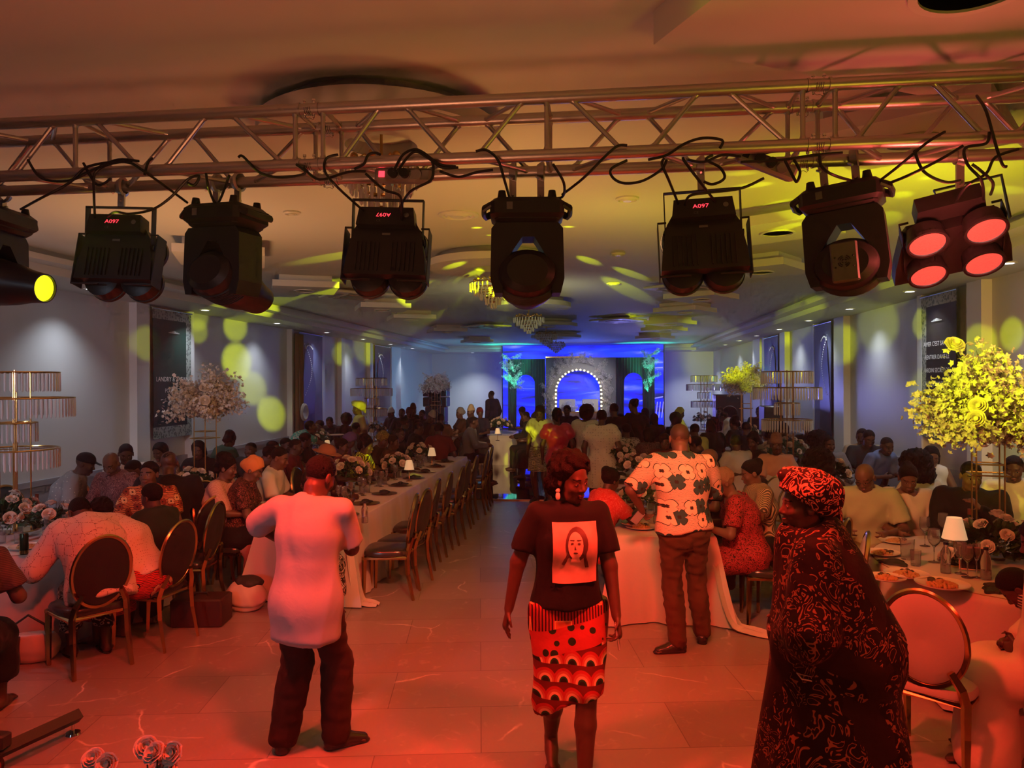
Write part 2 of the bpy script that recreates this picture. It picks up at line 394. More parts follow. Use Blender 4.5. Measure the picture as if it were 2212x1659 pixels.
# air-conditioning cassettes, speakers
def cassette(x, y, rz, label):
    e = empty('air_conditioner', (x, y, ZC - .041), rz, label, 'air conditioner', 'ceiling cassette air conditioners')
    mb = MB(); mb.bbox((0, 0, -.02), (.46, .46, .02), .015); mb.build('panel', M_trim, e)
    mb = MB(); mb.bbox((0, 0, -.045), (.2, .2, .006), .003)
    for k in range(4):
        M = Matrix.Rotation(k * pi / 2, 4, 'Z'); mb.bbox((0, .33, -.043), (.25, .035, .004), .002, M)
    mb.build('grille', mat('grey_grille', (0.2, 0.2, 0.21), 0.5), e)
cassette(*atZ(770, 630, ZC)[:2], R(40), 'white square air conditioner cassette left of the aisle near the truss')
cassette(*atZ(1485, 612, ZC)[:2], R(50), 'white square air conditioner cassette right of the aisle near the truss')
cassette(*atZ(1050, 700, ZC)[:2], R(40), 'white square air conditioner cassette left of the aisle, further back')
cassette(*atZ(1335, 686, ZC)[:2], R(50), 'white square air conditioner cassette right of the aisle, further back')
def vent(px, py, r, label):
    p = atZ(px, py, ZC)
    e = empty('ceiling_vent', (p.x, p.y, ZC), 0, label, 'vent')
    mb = MB(); mb.lathe([(r, 0), (r, -.012), (r * .8, -.02), (r * .72, -.006), (r * .6, -.024), (r * .5, -.008), (r * .35, -.026), (0, -.026)], 36); mb.build('cone', M_trim, e)
vent(990, 463, .17, 'round white ceiling air vent beside the centre lamp')
vent(1355, 428, .09, 'small round ceiling speaker between centre and right lamps')
vent(630, 458, .07, 'small round ceiling speaker left of the hanging crystal lamp')
vent(1335, 548, .08, 'small round ceiling speaker right of the centre moving lamp')
vent(1325, 612, .1, 'small round ceiling speaker further back over the aisle')
# banners on the walls
def banner(X, y0, y1, z0, z1, m, label, deco=None, grp=None):
    s = 1 if X < 0 else -1
    e = empty('wall_banner', (X + s * .14, (y0 + y1) / 2, z0), 0, label, 'banner', grp)
    n = 14; mb = MB(); w2 = (y1 - y0) / 2; H = z1 - z0
    vs = []; fs = []
    for j in range(9):
        for i in range(n + 1):
            u = i / n; vs.append((s * (.012 * math.sin(u * 9 + j * .5) * (1 - j / 9)), -w2 + 2 * w2 * u, H * j / 8))
    for j in range(8):
        for i in range(n): fs.append((j * (n + 1) + i, j * (n + 1) + i + 1, (j + 1) * (n + 1) + i + 1, (j + 1) * (n + 1) + i))
    k = len(vs); back = [(x - s * .006, y, z) for x, y, z in vs]
    mb.add(vs, fs); mb.add(back, [f[::-1] for f in fs])
    mb.build('sheet', m, e, ang=80)
    mb = MB(); mb.cyl((0, -w2 - .02, H + .012), (0, w2 + .02, H + .012), .014); mb.build('hanging_rod', M_chrome, e)
    return e, s, w2, H
def banner_mat(name, top, bot, border=None, floral=True):
    m, N, L, P = newmat(name)
    tc = N.new('ShaderNodeTexCoord'); sp = N.new('ShaderNodeSeparateXYZ'); L.new(tc.outputs['Generated'], sp.inputs[0])
    mx = N.new('ShaderNodeMix'); mx.data_type = 'RGBA'; mx.inputs['A'].default_value = (*bot, 1); mx.inputs['B'].default_value = (*top, 1)
    L.new(sp.outputs['Z'], mx.inputs['Factor'])
    col = mx.outputs['Result']
    if border:
        # pale floral strips round the dark centre: top, bottom and one side
        vo = N.new('ShaderNodeTexVoronoi'); vo.inputs['Scale'].default_value = 24; L.new(tc.outputs['Object'], vo.inputs['Vector'])
        r1 = N.new('ShaderNodeValToRGB'); r1.color_ramp.elements[0].color = (.10, .12, .11, 1); r1.color_ramp.elements[1].color = (*border, 1); r1.color_ramp.elements[0].position = .35; r1.color_ramp.elements[1].position = .5
        L.new(vo.outputs['Distance'], r1.inputs['Fac'])
        def gt(sock, v, op='GREATER_THAN'):
            q = N.new('ShaderNodeMath'); q.operation = op; L.new(sock, q.inputs[0]); q.inputs[1].default_value = v; return q.outputs[0]
        def mxm(a, b):
            q = N.new('ShaderNodeMath'); q.operation = 'MAXIMUM'; L.new(a, q.inputs[0]); L.new(b, q.inputs[1]); return q.outputs[0]
        msk = mxm(mxm(gt(sp.outputs['Z'], .93), gt(sp.outputs['Z'], .09, 'LESS_THAN')), gt(sp.outputs['Y'], .86) if border[2] >= 0 else gt(sp.outputs['Y'], .14, 'LESS_THAN'))
        m3 = N.new('ShaderNodeMix'); m3.data_type = 'RGBA'; L.new(msk, m3.inputs['Factor']); L.new(col, m3.inputs['A']); L.new(r1.outputs['Color'], m3.inputs['B']); col = m3.outputs['Result']
    L.new(col, P.inputs['Base Color']); P.inputs['Roughness'].default_value = 0.6; P.inputs['Specular IOR Level'].default_value = .2
    return m
M_ltxt = mat('white_lettering', (0.75, 0.76, 0.74), 0.6)
def letters(txt, size, e, X, y, z, s, name='lettering', m=None):
    me = text_mesh(txt, size); me.materials.append(m or M_ltxt)
    # readable from inside the room: left wall faces +X, right wall faces -X
    rot = (pi / 2, 0, pi / 2) if s > 0 else (pi / 2, 0, -pi / 2)
    o = link(name, me, e, (s * .02, y, z), rot)
    return o
def ornament(e, s, y, z, w_):
    mb = MB()
    for k in range(-5, 6):
        h = .035 * (1 - abs(k) / 7); mb.sphere((0, k * w_ / 11, h * .5), h * .55, 8, 6, None, (.1, .5, 1.0))
    mb.box((-.001, -w_ / 2, -.004), (.001, w_ / 2, .002))
    mb.build('ornament', M_ltxt, e, loc=(s * .02, y, z))
m1 = banner_mat('green_banner_print', (.012, .05, .035), (.008, .02, .022), (.30, .34, .31))
e, s, w2, H = banner(XL, yL(328), yL(411), 1.26, 3.24, m1, 'dark green wedding banner with white French lettering on the left wall')
ornament(e, s, 0, H * .83, .3)
letters('LANDRY & TATIANA', .105, e, XL, 0, H * .46, s); letters('POUR LA VIE', .09, e, XL, 0, H * .37, s)
m2 = banner_mat('maroon_banner_print', (.03, .02, .022), (.012, .012, .016), (.30, .30, .27))
e, s, w2, H = banner(XR, yR(2070), yR(1994), 1.33, 3.24, m2, 'dark wedding banner with white French lines of text on the right wall')
ornament(e, s, 0, H * .82, .3)
for k, t_ in enumerate(('AIMER C\'EST SAVOIR', 'RENTRER DANS LE', 'JARDIN SECRET DE', 'L\'AUTRE, DANS TOUS', 'LES INSTANTS')):
    letters(t_, .085, e, XR, 0, H * (.66 - .093 * k), s)
def photo_banner(X, y0, y1, z0, label, mbg, mfig, fig=True):
    e, s, w2, H = banner(X, y0, y1, z0, 3.24, mbg, label)
    # printed bride in a beaded headpiece, seen from the side (flat print)
    prof = [(.0, .0), (.62, .0), (.60, .25), (.66, .42), (.58, .56), (.50, .60), (.52, .64), (.56, .68), (.54, .72), (.56, .77), (.50, .84), (.38, .87), (.24, .82), (.17, .72), (.15, .6), (.08, .45), (.04, .25)]
    mb = MB(); vs = [(s * .014, (-w2 + 2 * w2 * u), H * (.05 + v)) for u, v in prof]
    mb.add(vs, [tuple(range(len(vs)))] if s < 0 else [tuple(range(len(vs)))[::-1]])
    mb.build('printed_figure', mfig, e, smooth=False)
    mb = MB()
    for k in range(26):
        t = k / 25; mb.sphere((s * .018, -w2 + 2 * w2 * (.18 + .3 * math.sin(t * 3.1)), H * (.9 - .5 * t)), .016, 8, 5, None, (.2, 1, 1))
    for k in range(9): mb.sphere((s * .018, -w2 + 2 * w2 * (.2 + .04 * k), H * (.86 + .03 * math.sin(k * .4))), .02, 8, 5, None, (.2, 1, 1))
    mb.build('printed_beads', M_ltxt, e)
M_ph = mat('violet_print', (.10, .11, .24), .6, var=.5, bscale=2); M_phf = mat('violet_skin_print', (.028, .02, .05), .4, var=.4, bscale=5)
photo_banner(XL, yL(646), yL(695), 0.9, 'violet photo banner of a bride with beads on the left wall', M_ph, M_phf)
photo_banner(XL, yL(809), yL(842), 0.9, 'dark photo banner further back on the left wall', mat('dark_print', (.02, .02, .028), .3, var=.5, bscale=2), mat('dark_figure_print', (.012, .012, .016), .4))
photo_banner(XR, yR(1798), yR(1761), 0.9, 'violet photo banner of a couple in the middle of the right wall', M_ph, M_phf)
photo_banner(XR, yR(1682), yR(1652), 0.9, 'dark photo banner further back on the right wall', mat('dark_print2', (.04, .04, .05), .3), mat('dark_figure_print', (.012, .012, .016), .4))
# brown curtain strip beside the violet banner with a carved medallion
e = empty('curtain', (XL + .2, yL(640), .3), 0, 'narrow brown curtain strip left of the violet bride banner', 'curtain')
mb = MB(); n = 20; vs = [(.03 * math.sin(i * 1.9), -.2 + .4 * i / n, z) for z in (0, 2.9) for i in range(n + 1)]
mb.add(vs, [(i, i + 1, n + 2 + i, n + 1 + i) for i in range(n)]); mb.add([(x - .02, y, z) for x, y, z in vs], [(n + 1 + i, n + 2 + i, i + 1, i) for i in range(n)]); mb.build('drape', mat('brown_velvet', (.16, .07, .03), .8, sheen=.4), e, ang=80)
mb = MB(); mb.lathe([(0, .0), (.13, 0), (.16, .02), (.19, .0), (.2, .0), (.2, -.03), (0, -.03)], 32, TR((.08, .1, 1.15), (0, pi / 2, 0))); mb.build('medallion', mat('white_carving', (.6, .58, .52), .5, bump=.8, bscale=60), e)
# ------------------------------------------------------------------ lighting truss
TY, TZ, TH, TD = 2.95, 3.005, 0.228, 0.225      # near lower chord y and z, chord spacing up and back
TX = [-4.2, -1.18, 0.86, 3.95]
TX = [-3.20, -1.175, 0.85, 2.875]
CR = 0.0245
def truss_seg(x0, x1, label):
    e = empty('lighting_truss', ((x0 + x1) / 2, TY, TZ), 0, label, 'truss', 'box truss sections overhead')
    L = x1 - x0; ox = -(L / 2)
    pos = {'f0': (0, 0), 'f1': (0, TH), 'b0': (TD, 0), 'b1': (TD, TH)}
    for k, (y, z) in pos.items():
        mb = MB(); mb.cyl((ox + .045, y, z), (-ox - .045, y, z), CR, n=20); mb.build('chord', M_alu, e)
    br = []
    U = [((.05), 0, .14, 1), (.19, 1, .29, 0), (.34, 0, .44, 1), (.53, 1, .64, 0), (.69, 0, .79, 1), (.84, 1, .96, 0)]
    for (ua, za, ub, zb) in U:
        br.append(((ua, 0, za), (ub, 0, zb))); br.append(((ua, 1, 1 - za), (ub, 1, 1 - zb)))
        br.append(((ua, za, 0), (ub, zb, 0))); br.append(((ua, 1 - za, 1), (ub, 1 - zb, 1)))
    for u in (.015, .485, .985):
        for (a, b) in (((0, 0), (0, 1)), ((1, 0), (1, 1)), ((0, 0), (1, 0)), ((0, 1), (1, 1))):
            br.append(((u, *a), (u, *b)))
    for a, b in br:
        A = Vector((ox + .03 + a[0] * (L - .06), a[1] * TD, a[2] * TH)); B = Vector((ox + .03 + b[0] * (L - .06), b[1] * TD, b[2] * TH))
        d = (B - A).normalized(); A2 = A + d * CR * .8; B2 = B - d * CR * .8
        mb = MB(); mb.cyl(A2, B2, .0098, n=10)
        mb.cyl(A2, A2 + d * .014, .0145, .0105, n=10); mb.cyl(B2 - d * .014, B2, .0105, .0145, n=10)
        mb.build('brace', M_alu, e)
    return e
nm = ['left end section of the aluminium box truss, running out of frame', 'middle section of the aluminium box truss between both couplers', 'right end section of the aluminium box truss, running out of frame']
for i in range(3): truss_seg(TX[i], TX[i + 1], nm[i])
def coupler(x, y, z, label):
    e = empty('truss_coupler', (x, y, z), 0, label, 'coupler', 'conical couplers joining the truss')
    mb = MB(); mb.cyl((-.044, 0, 0), (.044, 0, 0), CR * .93, n=20)
    for sx in (-1, 1): mb.cyl((sx * .036, 0, 0), (sx * .044, 0, 0), CR * 1.12, n=20)
    mb.build('sleeve', M_alu, e)
    for sx in (-1, 1):
        mb = MB(); mb.cyl((sx * .02, 0, -.035), (sx * .02, 0, .033), .0045, n=8); mb.cyl((sx * .02, 0, .033), (sx * .02, 0, .041), .007, n=8); mb.build('pin', M_chrome, e)
    mb = MB()
    for k in range(4): mb.tube([(-.012 + .008 * k, -.026 * math.cos(t), -.026 * math.sin(t)) for t in [q * pi / 8 for q in range(0, 9)]], .0012, 5)
    mb.tube([(-.02, 0, -.03), (-.008, -.004, -.04), (.004, 0, -.036), (.016, .002, -.043), (.024, 0, -.034)], .0012, 5)
    mb.build('safety_clip', M_chrome, e)
for x, w_ in ((TX[1], 'left'), (TX[2], 'right')):
    for (y, z, q) in ((0, 0, 'lower front'), (0, TH, 'upper front'), (TD, 0, 'lower back'), (TD, TH, 'upper back')):
        coupler(x, TY + y, TZ + z, 'aluminium coupler with spring clip on the %s pipe, %s truss joint' % (q, w_))
# ------------------------------------------------------------------ lamps
def clamp(e, x, y, z, ztop, dark=False):
    # grips the chord at (x, y, ztop) in the fixture's frame; hook arm down to z
    m = M_alu if not dark else M_blackm
    mb = MB(); mb.tube([(x, y + .033 * math.cos(t), ztop + .033 * math.sin(t)) for t in [q * 2 * pi / 16 for q in range(16)]], .022, 4, closed=True, flat=.4)
    mb.box((x - .015, y - .006, z), (x + .015, y + .006, ztop - .028)); mb.cyl((x, y - .02, z + .03), (x, y + .02, z + .03), .006, n=8)
    mb.cyl((x - .02, y - .035, ztop - .03), (x - .004, y - .06, ztop - .045), .005, n=6)
    mb.build('clamp', m, e)
M_led = mat('red_led_digits', (.3, 0, 0), .5, emit=(1, .04, .06), es=2.5)
M_print = mat('pale_grey_print', (.16, .16, .16), .5)
def blinder(loc, rot, label, drop, digits=True, flip=False, lit=False, cl=True, bx=.085, bz=(-.175, -.325), br=1.0, hs=1.0, brk=True):
    e = empty('blinder_light', loc, 0, label, 'stage light', 'four-eye blinder lamps on the truss', rot=rot)
    mb = MB()
    mb.box((-.155, -.018, -.004), (.155, .018, 0)); mb.box((-.157, -.018, -.20), (-.153, .018, 0)); mb.box((.153, -.018, -.20), (.157, .018, 0))
    mb.cyl((-.165, 0, -.185), (-.15, 0, -.185), .014, n=12); mb.cyl((.15, 0, -.185), (.165, 0, -.185), .014, n=12)
    if brk: mb.build('bracket', M_blackm, e)
    T = Matrix.Translation((0, 0, -.185)) @ Matrix.Rotation(R(0 if lit else -12), 4, 'X') @ Matrix.Translation((0, 0, .185))
    mb = MB()
    mb.prism([(-.125, -.105), (.125, -.105), (.148, -.145), (.17, -.26), (.178, -.345), (-.178, -.345), (-.17, -.26), (-.148, -.145)], -.035, .03, T @ TR((0, 0, -.02 if hs > 1 else 0), (pi / 2, 0, 0), (hs, hs, 1)))
    for sx in (-1, 1):
        for k in range(6): mb.box((sx * .03 + sx * k * .019 - .002, -.04, -.33), (sx * .03 + sx * k * .019 + .002, -.034, -.2), T)
    mb.build('housing', M_black, e, smooth=False)
    mb = MB(); mb.prism([(-.118, -.055), (.118, -.055), (.128, -.135), (-.128, -.135)], -.0, .075, T @ TR((0, 0, 0), (pi / 2, 0, 0))); cb = mb.build('control_box', M_black, e, smooth=False)
    for sx in (-1, 1):   # side frames
        mb = MB(); P_ = [(sx * .172, -.13), (sx * .186, -.13), (sx * .192, -.37), (sx * .178, -.37)]
        mb.box((sx * .150, -.03, -.135), (sx * .186, -.022, -.129), T); mb.box((sx * .183, -.03, -.37), (sx * .187, .05, -.13), T); mb.box((sx * .06, -.03, -.372), (sx * .187, -.022, -.366), T)
        mb.build('side_frame', M_blackm, e, smooth=False)
    for sx in (-1, 1):
        for z in bz:
            tl = T @ TR((sx * bx, 0.02, z), (R(-90), 0, 0), (br, br, br))
            mb = MB(); mb.lathe([(.05, .0), (.08, .012), (.084, .07), (.088, .072), (.088, .09), (.078, .09), (.076, .07), (.03, .03), (0, .03)], 32, tl); brl = mb.build('lamp_barrel', M_black, e)
            mb = MB(); mb.lathe([(0, .075), (.076, .078), (.076, .07), (0, .07)], 32, tl)
            if lit:
                mb = MB(); mb.lathe([(.074, .082), (.05, .055), (.02, .035), (.001, .03)], 36, tl); lo = mb.build('reflector', M_refl, brl, ang=80)
                mb = MB(); mb.sphere((0, .03, .046), .017, 10, 6, tl); mb.build('led_chip', M_chip, brl)
            else: mb.build('glass', mat('lamp_glass', (.05, .05, .05), .1), brl)
    if digits:
        me = text_mesh('A097', .03); me.materials.append(M_led)
        y = -.0765; d = link('digits', me, cb, (0, 0, 0)); d.matrix_local = T @ TR((-.01, y, -.09), (pi / 2, 0, 0)) @ TR((0, 0, 0), (0, 0, pi if flip else 0)) @ TR((0, 0, 0), (0, 0, 0), (1, .8, 1))
    mb = MB(); mb.box((-.018, -.0385, -.168), (.018, -.036, -.158), T); mb.build('label_plate', M_print, e, smooth=False)
    me = text_mesh('CE', .016); me.materials.append(M_print); d = link('safety_marks', me, cb); d.matrix_local = T @ TR((-.03, -.0765, -.118), (pi / 2, 0, 0))
    mb = MB(); mb.lathe([(.0085, 0), (.011, 0), (.011, .001), (.0085, .001)], 20, T @ TR((.09, -.0755, -.09), (pi / 2, 0, 0))); mb.build('power_mark', M_print, cb)
    if cl: clamp(e, 0, 0, 0, drop)
    return e
def refl_mat():
    m, N, L, P = newmat('faceted_red_reflector')
    tc = N.new('ShaderNodeTexCoord'); 
    P.inputs['Base Color'].default_value = (1, .35, .3, 1); P.inputs['Roughness'].default_value = .25; P.inputs['Metallic'].default_value = .8
    vo = N.new('ShaderNodeTexVoronoi'); vo.inputs['Scale'].default_value = 160; L.new(tc.outputs['Object'], vo.inputs['Vector'])
    b = N.new('ShaderNodeBump'); b.inputs['Strength'].default_value = .6; b.inputs['Distance'].default_value = .003; L.new(vo.outputs['Distance'], b.inputs['Height']); L.new(b.outputs['Normal'], P.inputs['Normal'])
    P.inputs['Emission Color'].default_value = (1, .10, .07, 1); P.inputs['Emission Strength'].default_value = 0.8
    return m
M_refl = refl_mat(); M_chip = mat('lit_led_chip', (1, .8, .7), .3, emit=(1, .72, .6), es=60)
YH = TY + TD     # lamps hang on the back lower chord
def hang(px, py, dz):
    p = atY(px, py, YH); return (p.x, YH, p.z), TZ - p.z
for px, py, lab, fl in ((262, 448, 'black four-eye blinder, leftmost, its red digits upright', False), (840, 432, 'black four-eye blinder with upside-down red digits under the left truss joint', True), (1515, 412, 'black four-eye blinder right of centre with upright red digits', False)):
    l, d = hang(px, py, 0)
    blinder(l, (0, R(2 if px < 1000 else -2), R(4 if px < 1000 else -3)), lab, d, True, fl)
l, d = hang(2085, 415, 0)
_d = Vector((.091, -.105, -.157)).normalized(); _n = Vector((-.06, -.845, .532)).normalized(); _x = _n.cross(-_d).normalized(); _n = (-_d).cross(_x).normalized()
_M = Matrix((_x, _n, -_d)).transposed(); _MW = CROT @ _M
_c0 = atD(2065, 547, 3.06) - _MW @ Vector((0, .09, -.255))
o = blinder(_c0, _MW.to_euler(), 'blinder tilted towards the room with four glowing red lamps', d, False, False, True, cl=False, bx=.104, bz=(-.15, -.36), br=.9, hs=1.28, brk=False)
_I = (Matrix.Translation(_c0) @ _MW.to_4x4()).inverted()
mb = MB(); mb.tube([_I @ atD(*q) for q in ((2040, 462, 3.12), (2017, 412, 3.12), (2163, 378, 3.06), (2182, 470, 3.02))], .014, 4, flat=.35); mb.build('bracket', M_blackm, o)
e_ = empty('hook_clamp', (l[0] - .02, YH, l[2]), 0, 'aluminium hook clamp above the glowing red blinder', 'clamp'); clamp(e_, 0, 0, -.005, TZ - l[2])
def moving_head(loc, drop, label, tilt=0, yaw=0, lens=None, roll=0, red_end=False):
    e = empty('moving_head_light', loc, 0, label, 'stage light', 'moving head lamps on the truss', rot=(0, R(roll), R(yaw)))
    mb = MB(); mb.bbox((0, 0, -.075), (.155, .115, .045), .02); mb.bbox((0, 0, -.115), (.135, .1, .02), .015)
    mb.build('base', M_black, e)
    for sx in (-1, 1):
        mb = MB(); mb.tube([(sx * .15, -.09, -.06), (sx * .18, -.08, -.075), (sx * .185, 0, -.08), (sx * .18, .08, -.075), (sx * .15, .09, -.06)], .016, 8, flat=.7); mb.build('handle', M_black, e)
        for sy in (-1, 1):
            mb = MB(); mb.cyl((sx * .105, sy * .075, -.03), (sx * .105, sy * .075, 0), .02, .015, n=12); mb.build('foot', M_cable, e)
    mb = MB(); mb.box((-.085, -.118, -.085), (-.06, -.115, -.055)); mb.lathe([(.007, 0), (.010, 0), (.010, .001), (.007, .001)], 16, TR((-.0725, -.118, -.07), (pi / 2, 0, 0))); mb.build('socket_plate', M_print, e, smooth=False)
    # yoke
    mb = MB()
    mb.prism([(-.15, -.16), (-.13, -.135), (.13, -.135), (.15, -.16), (.155, -.37), (.14, -.43), (.105, -.43), (.095, -.30), (.03, -.195), (-.02, -.195), (-.095, -.30), (-.105, -.43), (-.14, -.43), (-.155, -.37)], -.06, .09, TR((0, 0, 0), (pi / 2, 0, 0)))
    y = mb.build('yoke', M_black, e, smooth=False)
    mb = MB()
    for k in range(9): mb.box((.10 + k * .0055, -.064, -.385), (.1022 + k * .0055, -.0595, -.2))
    mb.build('vent_slots', M_blackm, y, smooth=False)
    me = text_mesh('BEAM', .018); me.materials.append(M_print); d = link('lettering', me, y, (-.125, -.0605, -.27), (pi / 2, R(90), 0))
    # head
    T = Matrix.Translation((0, .02, -.365)) @ Matrix.Rotation(R(tilt), 4, 'X')
    mb = MB()
    prof = [(.0, -.15), (.085, -.15), (.115, -.13), (.132, -.08), (.134, .02), (.120, .09), (.098, .15), (.085, .22), (.078, .22), (.076, .19), (0, .19)]
    mb.lathe(prof, 40, T @ TR((0, 0, 0), (R(-90), 0, 0)), sx=1.0, sy=.80)
    h = mb.build('head', M_black, e, ang=30)
    mb = MB()
    for k in range(10): mb.lathe([(.133, -.09 + k * .010), (.137, -.088 + k * .010), (.137, -.085 + k * .010), (.133, -.083 + k * .010)], 40, T @ TR((0, 0, 0), (R(-90), 0, 0)), sy=.80)
    mb.build('cooling_fins', M_blackm, h)
    mb = MB(); mb.lathe([(0, .208), (.076, .210), (.076, .202), (0, .20)], 36, T @ TR((0, 0, 0), (R(-90), 0, 0)), sy=.80); mb.build('lens', lens or mat('lamp_glass', (.05, .05, .05), .1), h)
    if red_end:
        mb = MB(); mb.bbox((0, -.155, 0), (.05, .014, .08), .006, T); mb.build('end_cover', mat('grey_plastic', (.16, .15, .15), .45), h)
        mb = MB()
        for r_ in (.008, .016, .023):
            for q in range(4): mb.tube([(r_ * math.cos(t), -.171, r_ * math.sin(t)) for t in [q * pi / 2 + .2 + j * .2 for j in range(6)]], .002, 5, T)
        for sx in (-1, 1):
            for sz in (-1, 1): mb.sphere((sx * .033, -.17, sz * .02 - .002), .004, 8, 5, T)
        mb.build('fan_grille', M_black, h)
    for sx in (-.06, .06): clamp(e, sx, 0, -.03, drop)
    return e
def hang2(px, py):
    p = atY(px, py, YH); return (p.x, YH, p.z + .03), TZ - p.z - .03
l, d = hang2(490, 448); moving_head(l, d, 'black moving head lamp between the two left blinders', tilt=-16, yaw=-14, roll=2)
l, d = hang2(1138, 437); moving_head(l, d, 'black moving head lamp at the middle of the truss', tilt=-10, yaw=6)
l, d = hang2(1815, 407); moving_head(l, d, 'black moving head lamp with a red-lit end cover, beside the red blinder', tilt=-4, yaw=-24, roll=-5, red_end=True)
M_ylens = mat('lit_yellow_lens', (.9, .9, .05), .2, emit=(.85, .90, .01), es=1.6)
l, d = hang2(-12, 455)
moving_head(l, d, 'moving head lamp with a glowing yellow lens at the left edge', tilt=-8, yaw=-84, lens=M_ylens)
spot('moving_head_beam', (l[0] + .28, l[1] - .12, l[2] - .35), (1.5, 1.5, 3.5), YEL, 60, 30, .5, .05)
point('blinder_glow', (atY(2070, 540, 2.92)), (1, .12, .09), 13, .06)
# ------------------------------------------------------------------ power strips and cables
def strip(px, py, rz, ry, label):
    p = atY(px, py, TY + .06)
    e = empty('power_strip', p, 0, label, 'power strip', rot=(0, R(ry), R(rz)))
    mb = MB(); mb.bbox((0, 0, 0), (.12, .022, .03), .01); mb.build('case', mat('ivory_plastic', (.3, .28, .26), .5), e)
    for k in range(3):
        mb = MB(); mb.cyl((-.035 + .048 * k, -.03, 0), (-.035 + .048 * k, -.022, 0), .021, n=18); s_ = mb.build('socket', mat('ivory_plastic', (.3, .28, .26), .5), e)
        if k < 2:
            mb = MB(); mb.cyl((-.035 + .048 * k, -.055, 0), (-.035 + .048 * k, -.03, 0), .019, n=16); mb.build('plug', M_cable, s_)
    mb = MB(); mb.box((-.1, -.025, -.012), (-.075, -.021, .012)); mb.build('switch', M_led if label.startswith('ivory power strip with a red') else M_black, e, smooth=False)
strip(872, 380, 0, 3, 'ivory power strip with a red glowing switch, taped beside the left joint')
strip(1655, 355, 0, 24, 'ivory power strip tilted under the right truss joint')
NC = [0]
def cable(pts, lab, Y=2.91, r=.0055):
    # pts: (px, py[, y]) control points, smoothed
    P_ = []
    for q in pts: P_.append(atY(q[0], q[1], q[2] if len(q) > 2 else Y))
    out = []
    n = len(P_)
    for i in range(n - 1):
        p0, p1, p2, p3 = P_[max(i - 1, 0)], P_[i], P_[i + 1], P_[min(i + 2, n - 1)]
        for k in range(5):
            t = k / 5; out.append(.5 * ((2 * p1) + (p2 - p0) * t + (2 * p0 - 5 * p1 + 4 * p2 - p3) * t * t + (3 * p1 - p0 - 3 * p2 + p3) * t ** 3))
    out.append(P_[-1])
    mb = MB(); mb.tube(out, r, 7)
    o = mb.build('cable', M_cable, None, label=lab, cat='cable', group='black cables along the truss')
F, B_ = 2.905, 3.12
cable([(60, 345), (90, 385), (150, 390), (205, 365), (255, 345), (300, 348)], 'black cable sagging over the left pipe above the left blinder')
cable([(45, 452, B_), (85, 430), (150, 395), (190, 360), (270, 350), (318, 375), (405, 438, B_)], 'black cable from the edge lamp looping to the second moving head')
cable([(205, 470, B_), (203, 420), (205, 375), (235, 355), (285, 347)], 'black cable dropping into the left blinder')
cable([(232, 468, B_), (250, 458), (280, 462), (330, 452), (370, 425), (405, 388), (430, 380), (420, 400), (405, 395)], 'black cable with a small loop right of the left blinder')
cable([(180, 352), (205, 395), (222, 398), (240, 385)], 'short black cable loop under the pipe left of the left blinder')
cable([(312, 378), (320, 350), (330, 342)], 'short black cable over the pipe beside the second moving head')
cable([(445, 375), (452, 410), (470, 440, B_), (495, 380)], 'thin black cable in a V over the second moving head')
cable([(515, 340), (525, 338), (560, 372), (600, 383), (640, 380), (660, 372), (640, 355)], 'black cable sagging left of the left truss joint')
cable([(655, 362), (690, 388), (750, 372), (790, 370)], 'black cable passing under the left truss joint')
cable([(785, 455, B_), (730, 405), (702, 370), (705, 342), (730, 334)], 'black cable curving into the left side of the upside-down blinder')
cable([(765, 365), (785, 355), (795, 335), (810, 330), (822, 334)], 'black cable hump over the pipe at the power strip')
cable([(790, 375), (830, 410), (865, 425), (868, 475, B_)], 'black cable from the power strip down to the blinder')
cable([(860, 455, B_), (885, 415), (930, 390), (936, 365), (934, 350)], 'black cable rising right of the upside-down blinder')
cable([(850, 370), (870, 335), (895, 323), (915, 330), (950, 355), (985, 360)], 'double black cable arching over the pipe by the sockets')
cable([(858, 372), (880, 340), (900, 328), (930, 345), (955, 362), (990, 362)], 'second black cable arching over the pipe by the sockets')
cable([(950, 370), (990, 382), (1030, 372), (1065, 367)], 'black cable sagging right of the sockets')
cable([(1028, 327), (1050, 324), (1075, 345), (1090, 390), (1100, 425, B_)], 'black cable dropping on to the middle moving head, left side')
cable([(1195, 355), (1218, 395), (1215, 425, B_), (1190, 428, B_)], 'black cable curling to the right side of the middle moving head')
cable([(1215, 420, B_), (1260, 385), (1310, 335), (1335, 315), (1355, 314)], 'black cable rising right of the middle moving head to the pipe')
cable([(1355, 346), (1320, 365), (1325, 385), (1350, 396), (1390, 390), (1430, 365), (1440, 345)], 'slack black cable loop left of the right blinder')
cable([(1400, 345), (1440, 335), (1480, 310), (1520, 298), (1560, 303), (1555, 320)], 'black cable hump over the pipe above the right blinder')
cable([(1465, 440, B_), (1445, 390), (1430, 355), (1435, 342)], 'black cable entering the right blinder from the left')
cable([(1545, 435, B_), (1510, 390), (1480, 350), (1475, 340)], 'black cable entering the right blinder from above')
cable([(1480, 442, B_), (1490, 423), (1530, 416), (1600, 407), (1650, 385)], 'black cable from the right blinder to the power strip')
cable([(1485, 345), (1520, 350), (1560, 335), (1600, 338)], 'black cable wound along the pipe left of the right joint')
cable([(1540, 335), (1525, 345), (1555, 362), (1565, 385), (1540, 398), (1520, 392)], 'hanging black cable coil behind the right blinder')
cable([(1600, 350), (1690, 345), (1760, 335), (1820, 330)], 'black cable running behind the right joint')
cable([(1695, 345), (1715, 385), (1722, 392), (1728, 370), (1715, 345)], 'narrow black cable loop hanging at the right joint')
cable([(1770, 335), (1775, 360), (1800, 378), (1850, 393, B_)], 'black cable bowing down on to the right moving head')
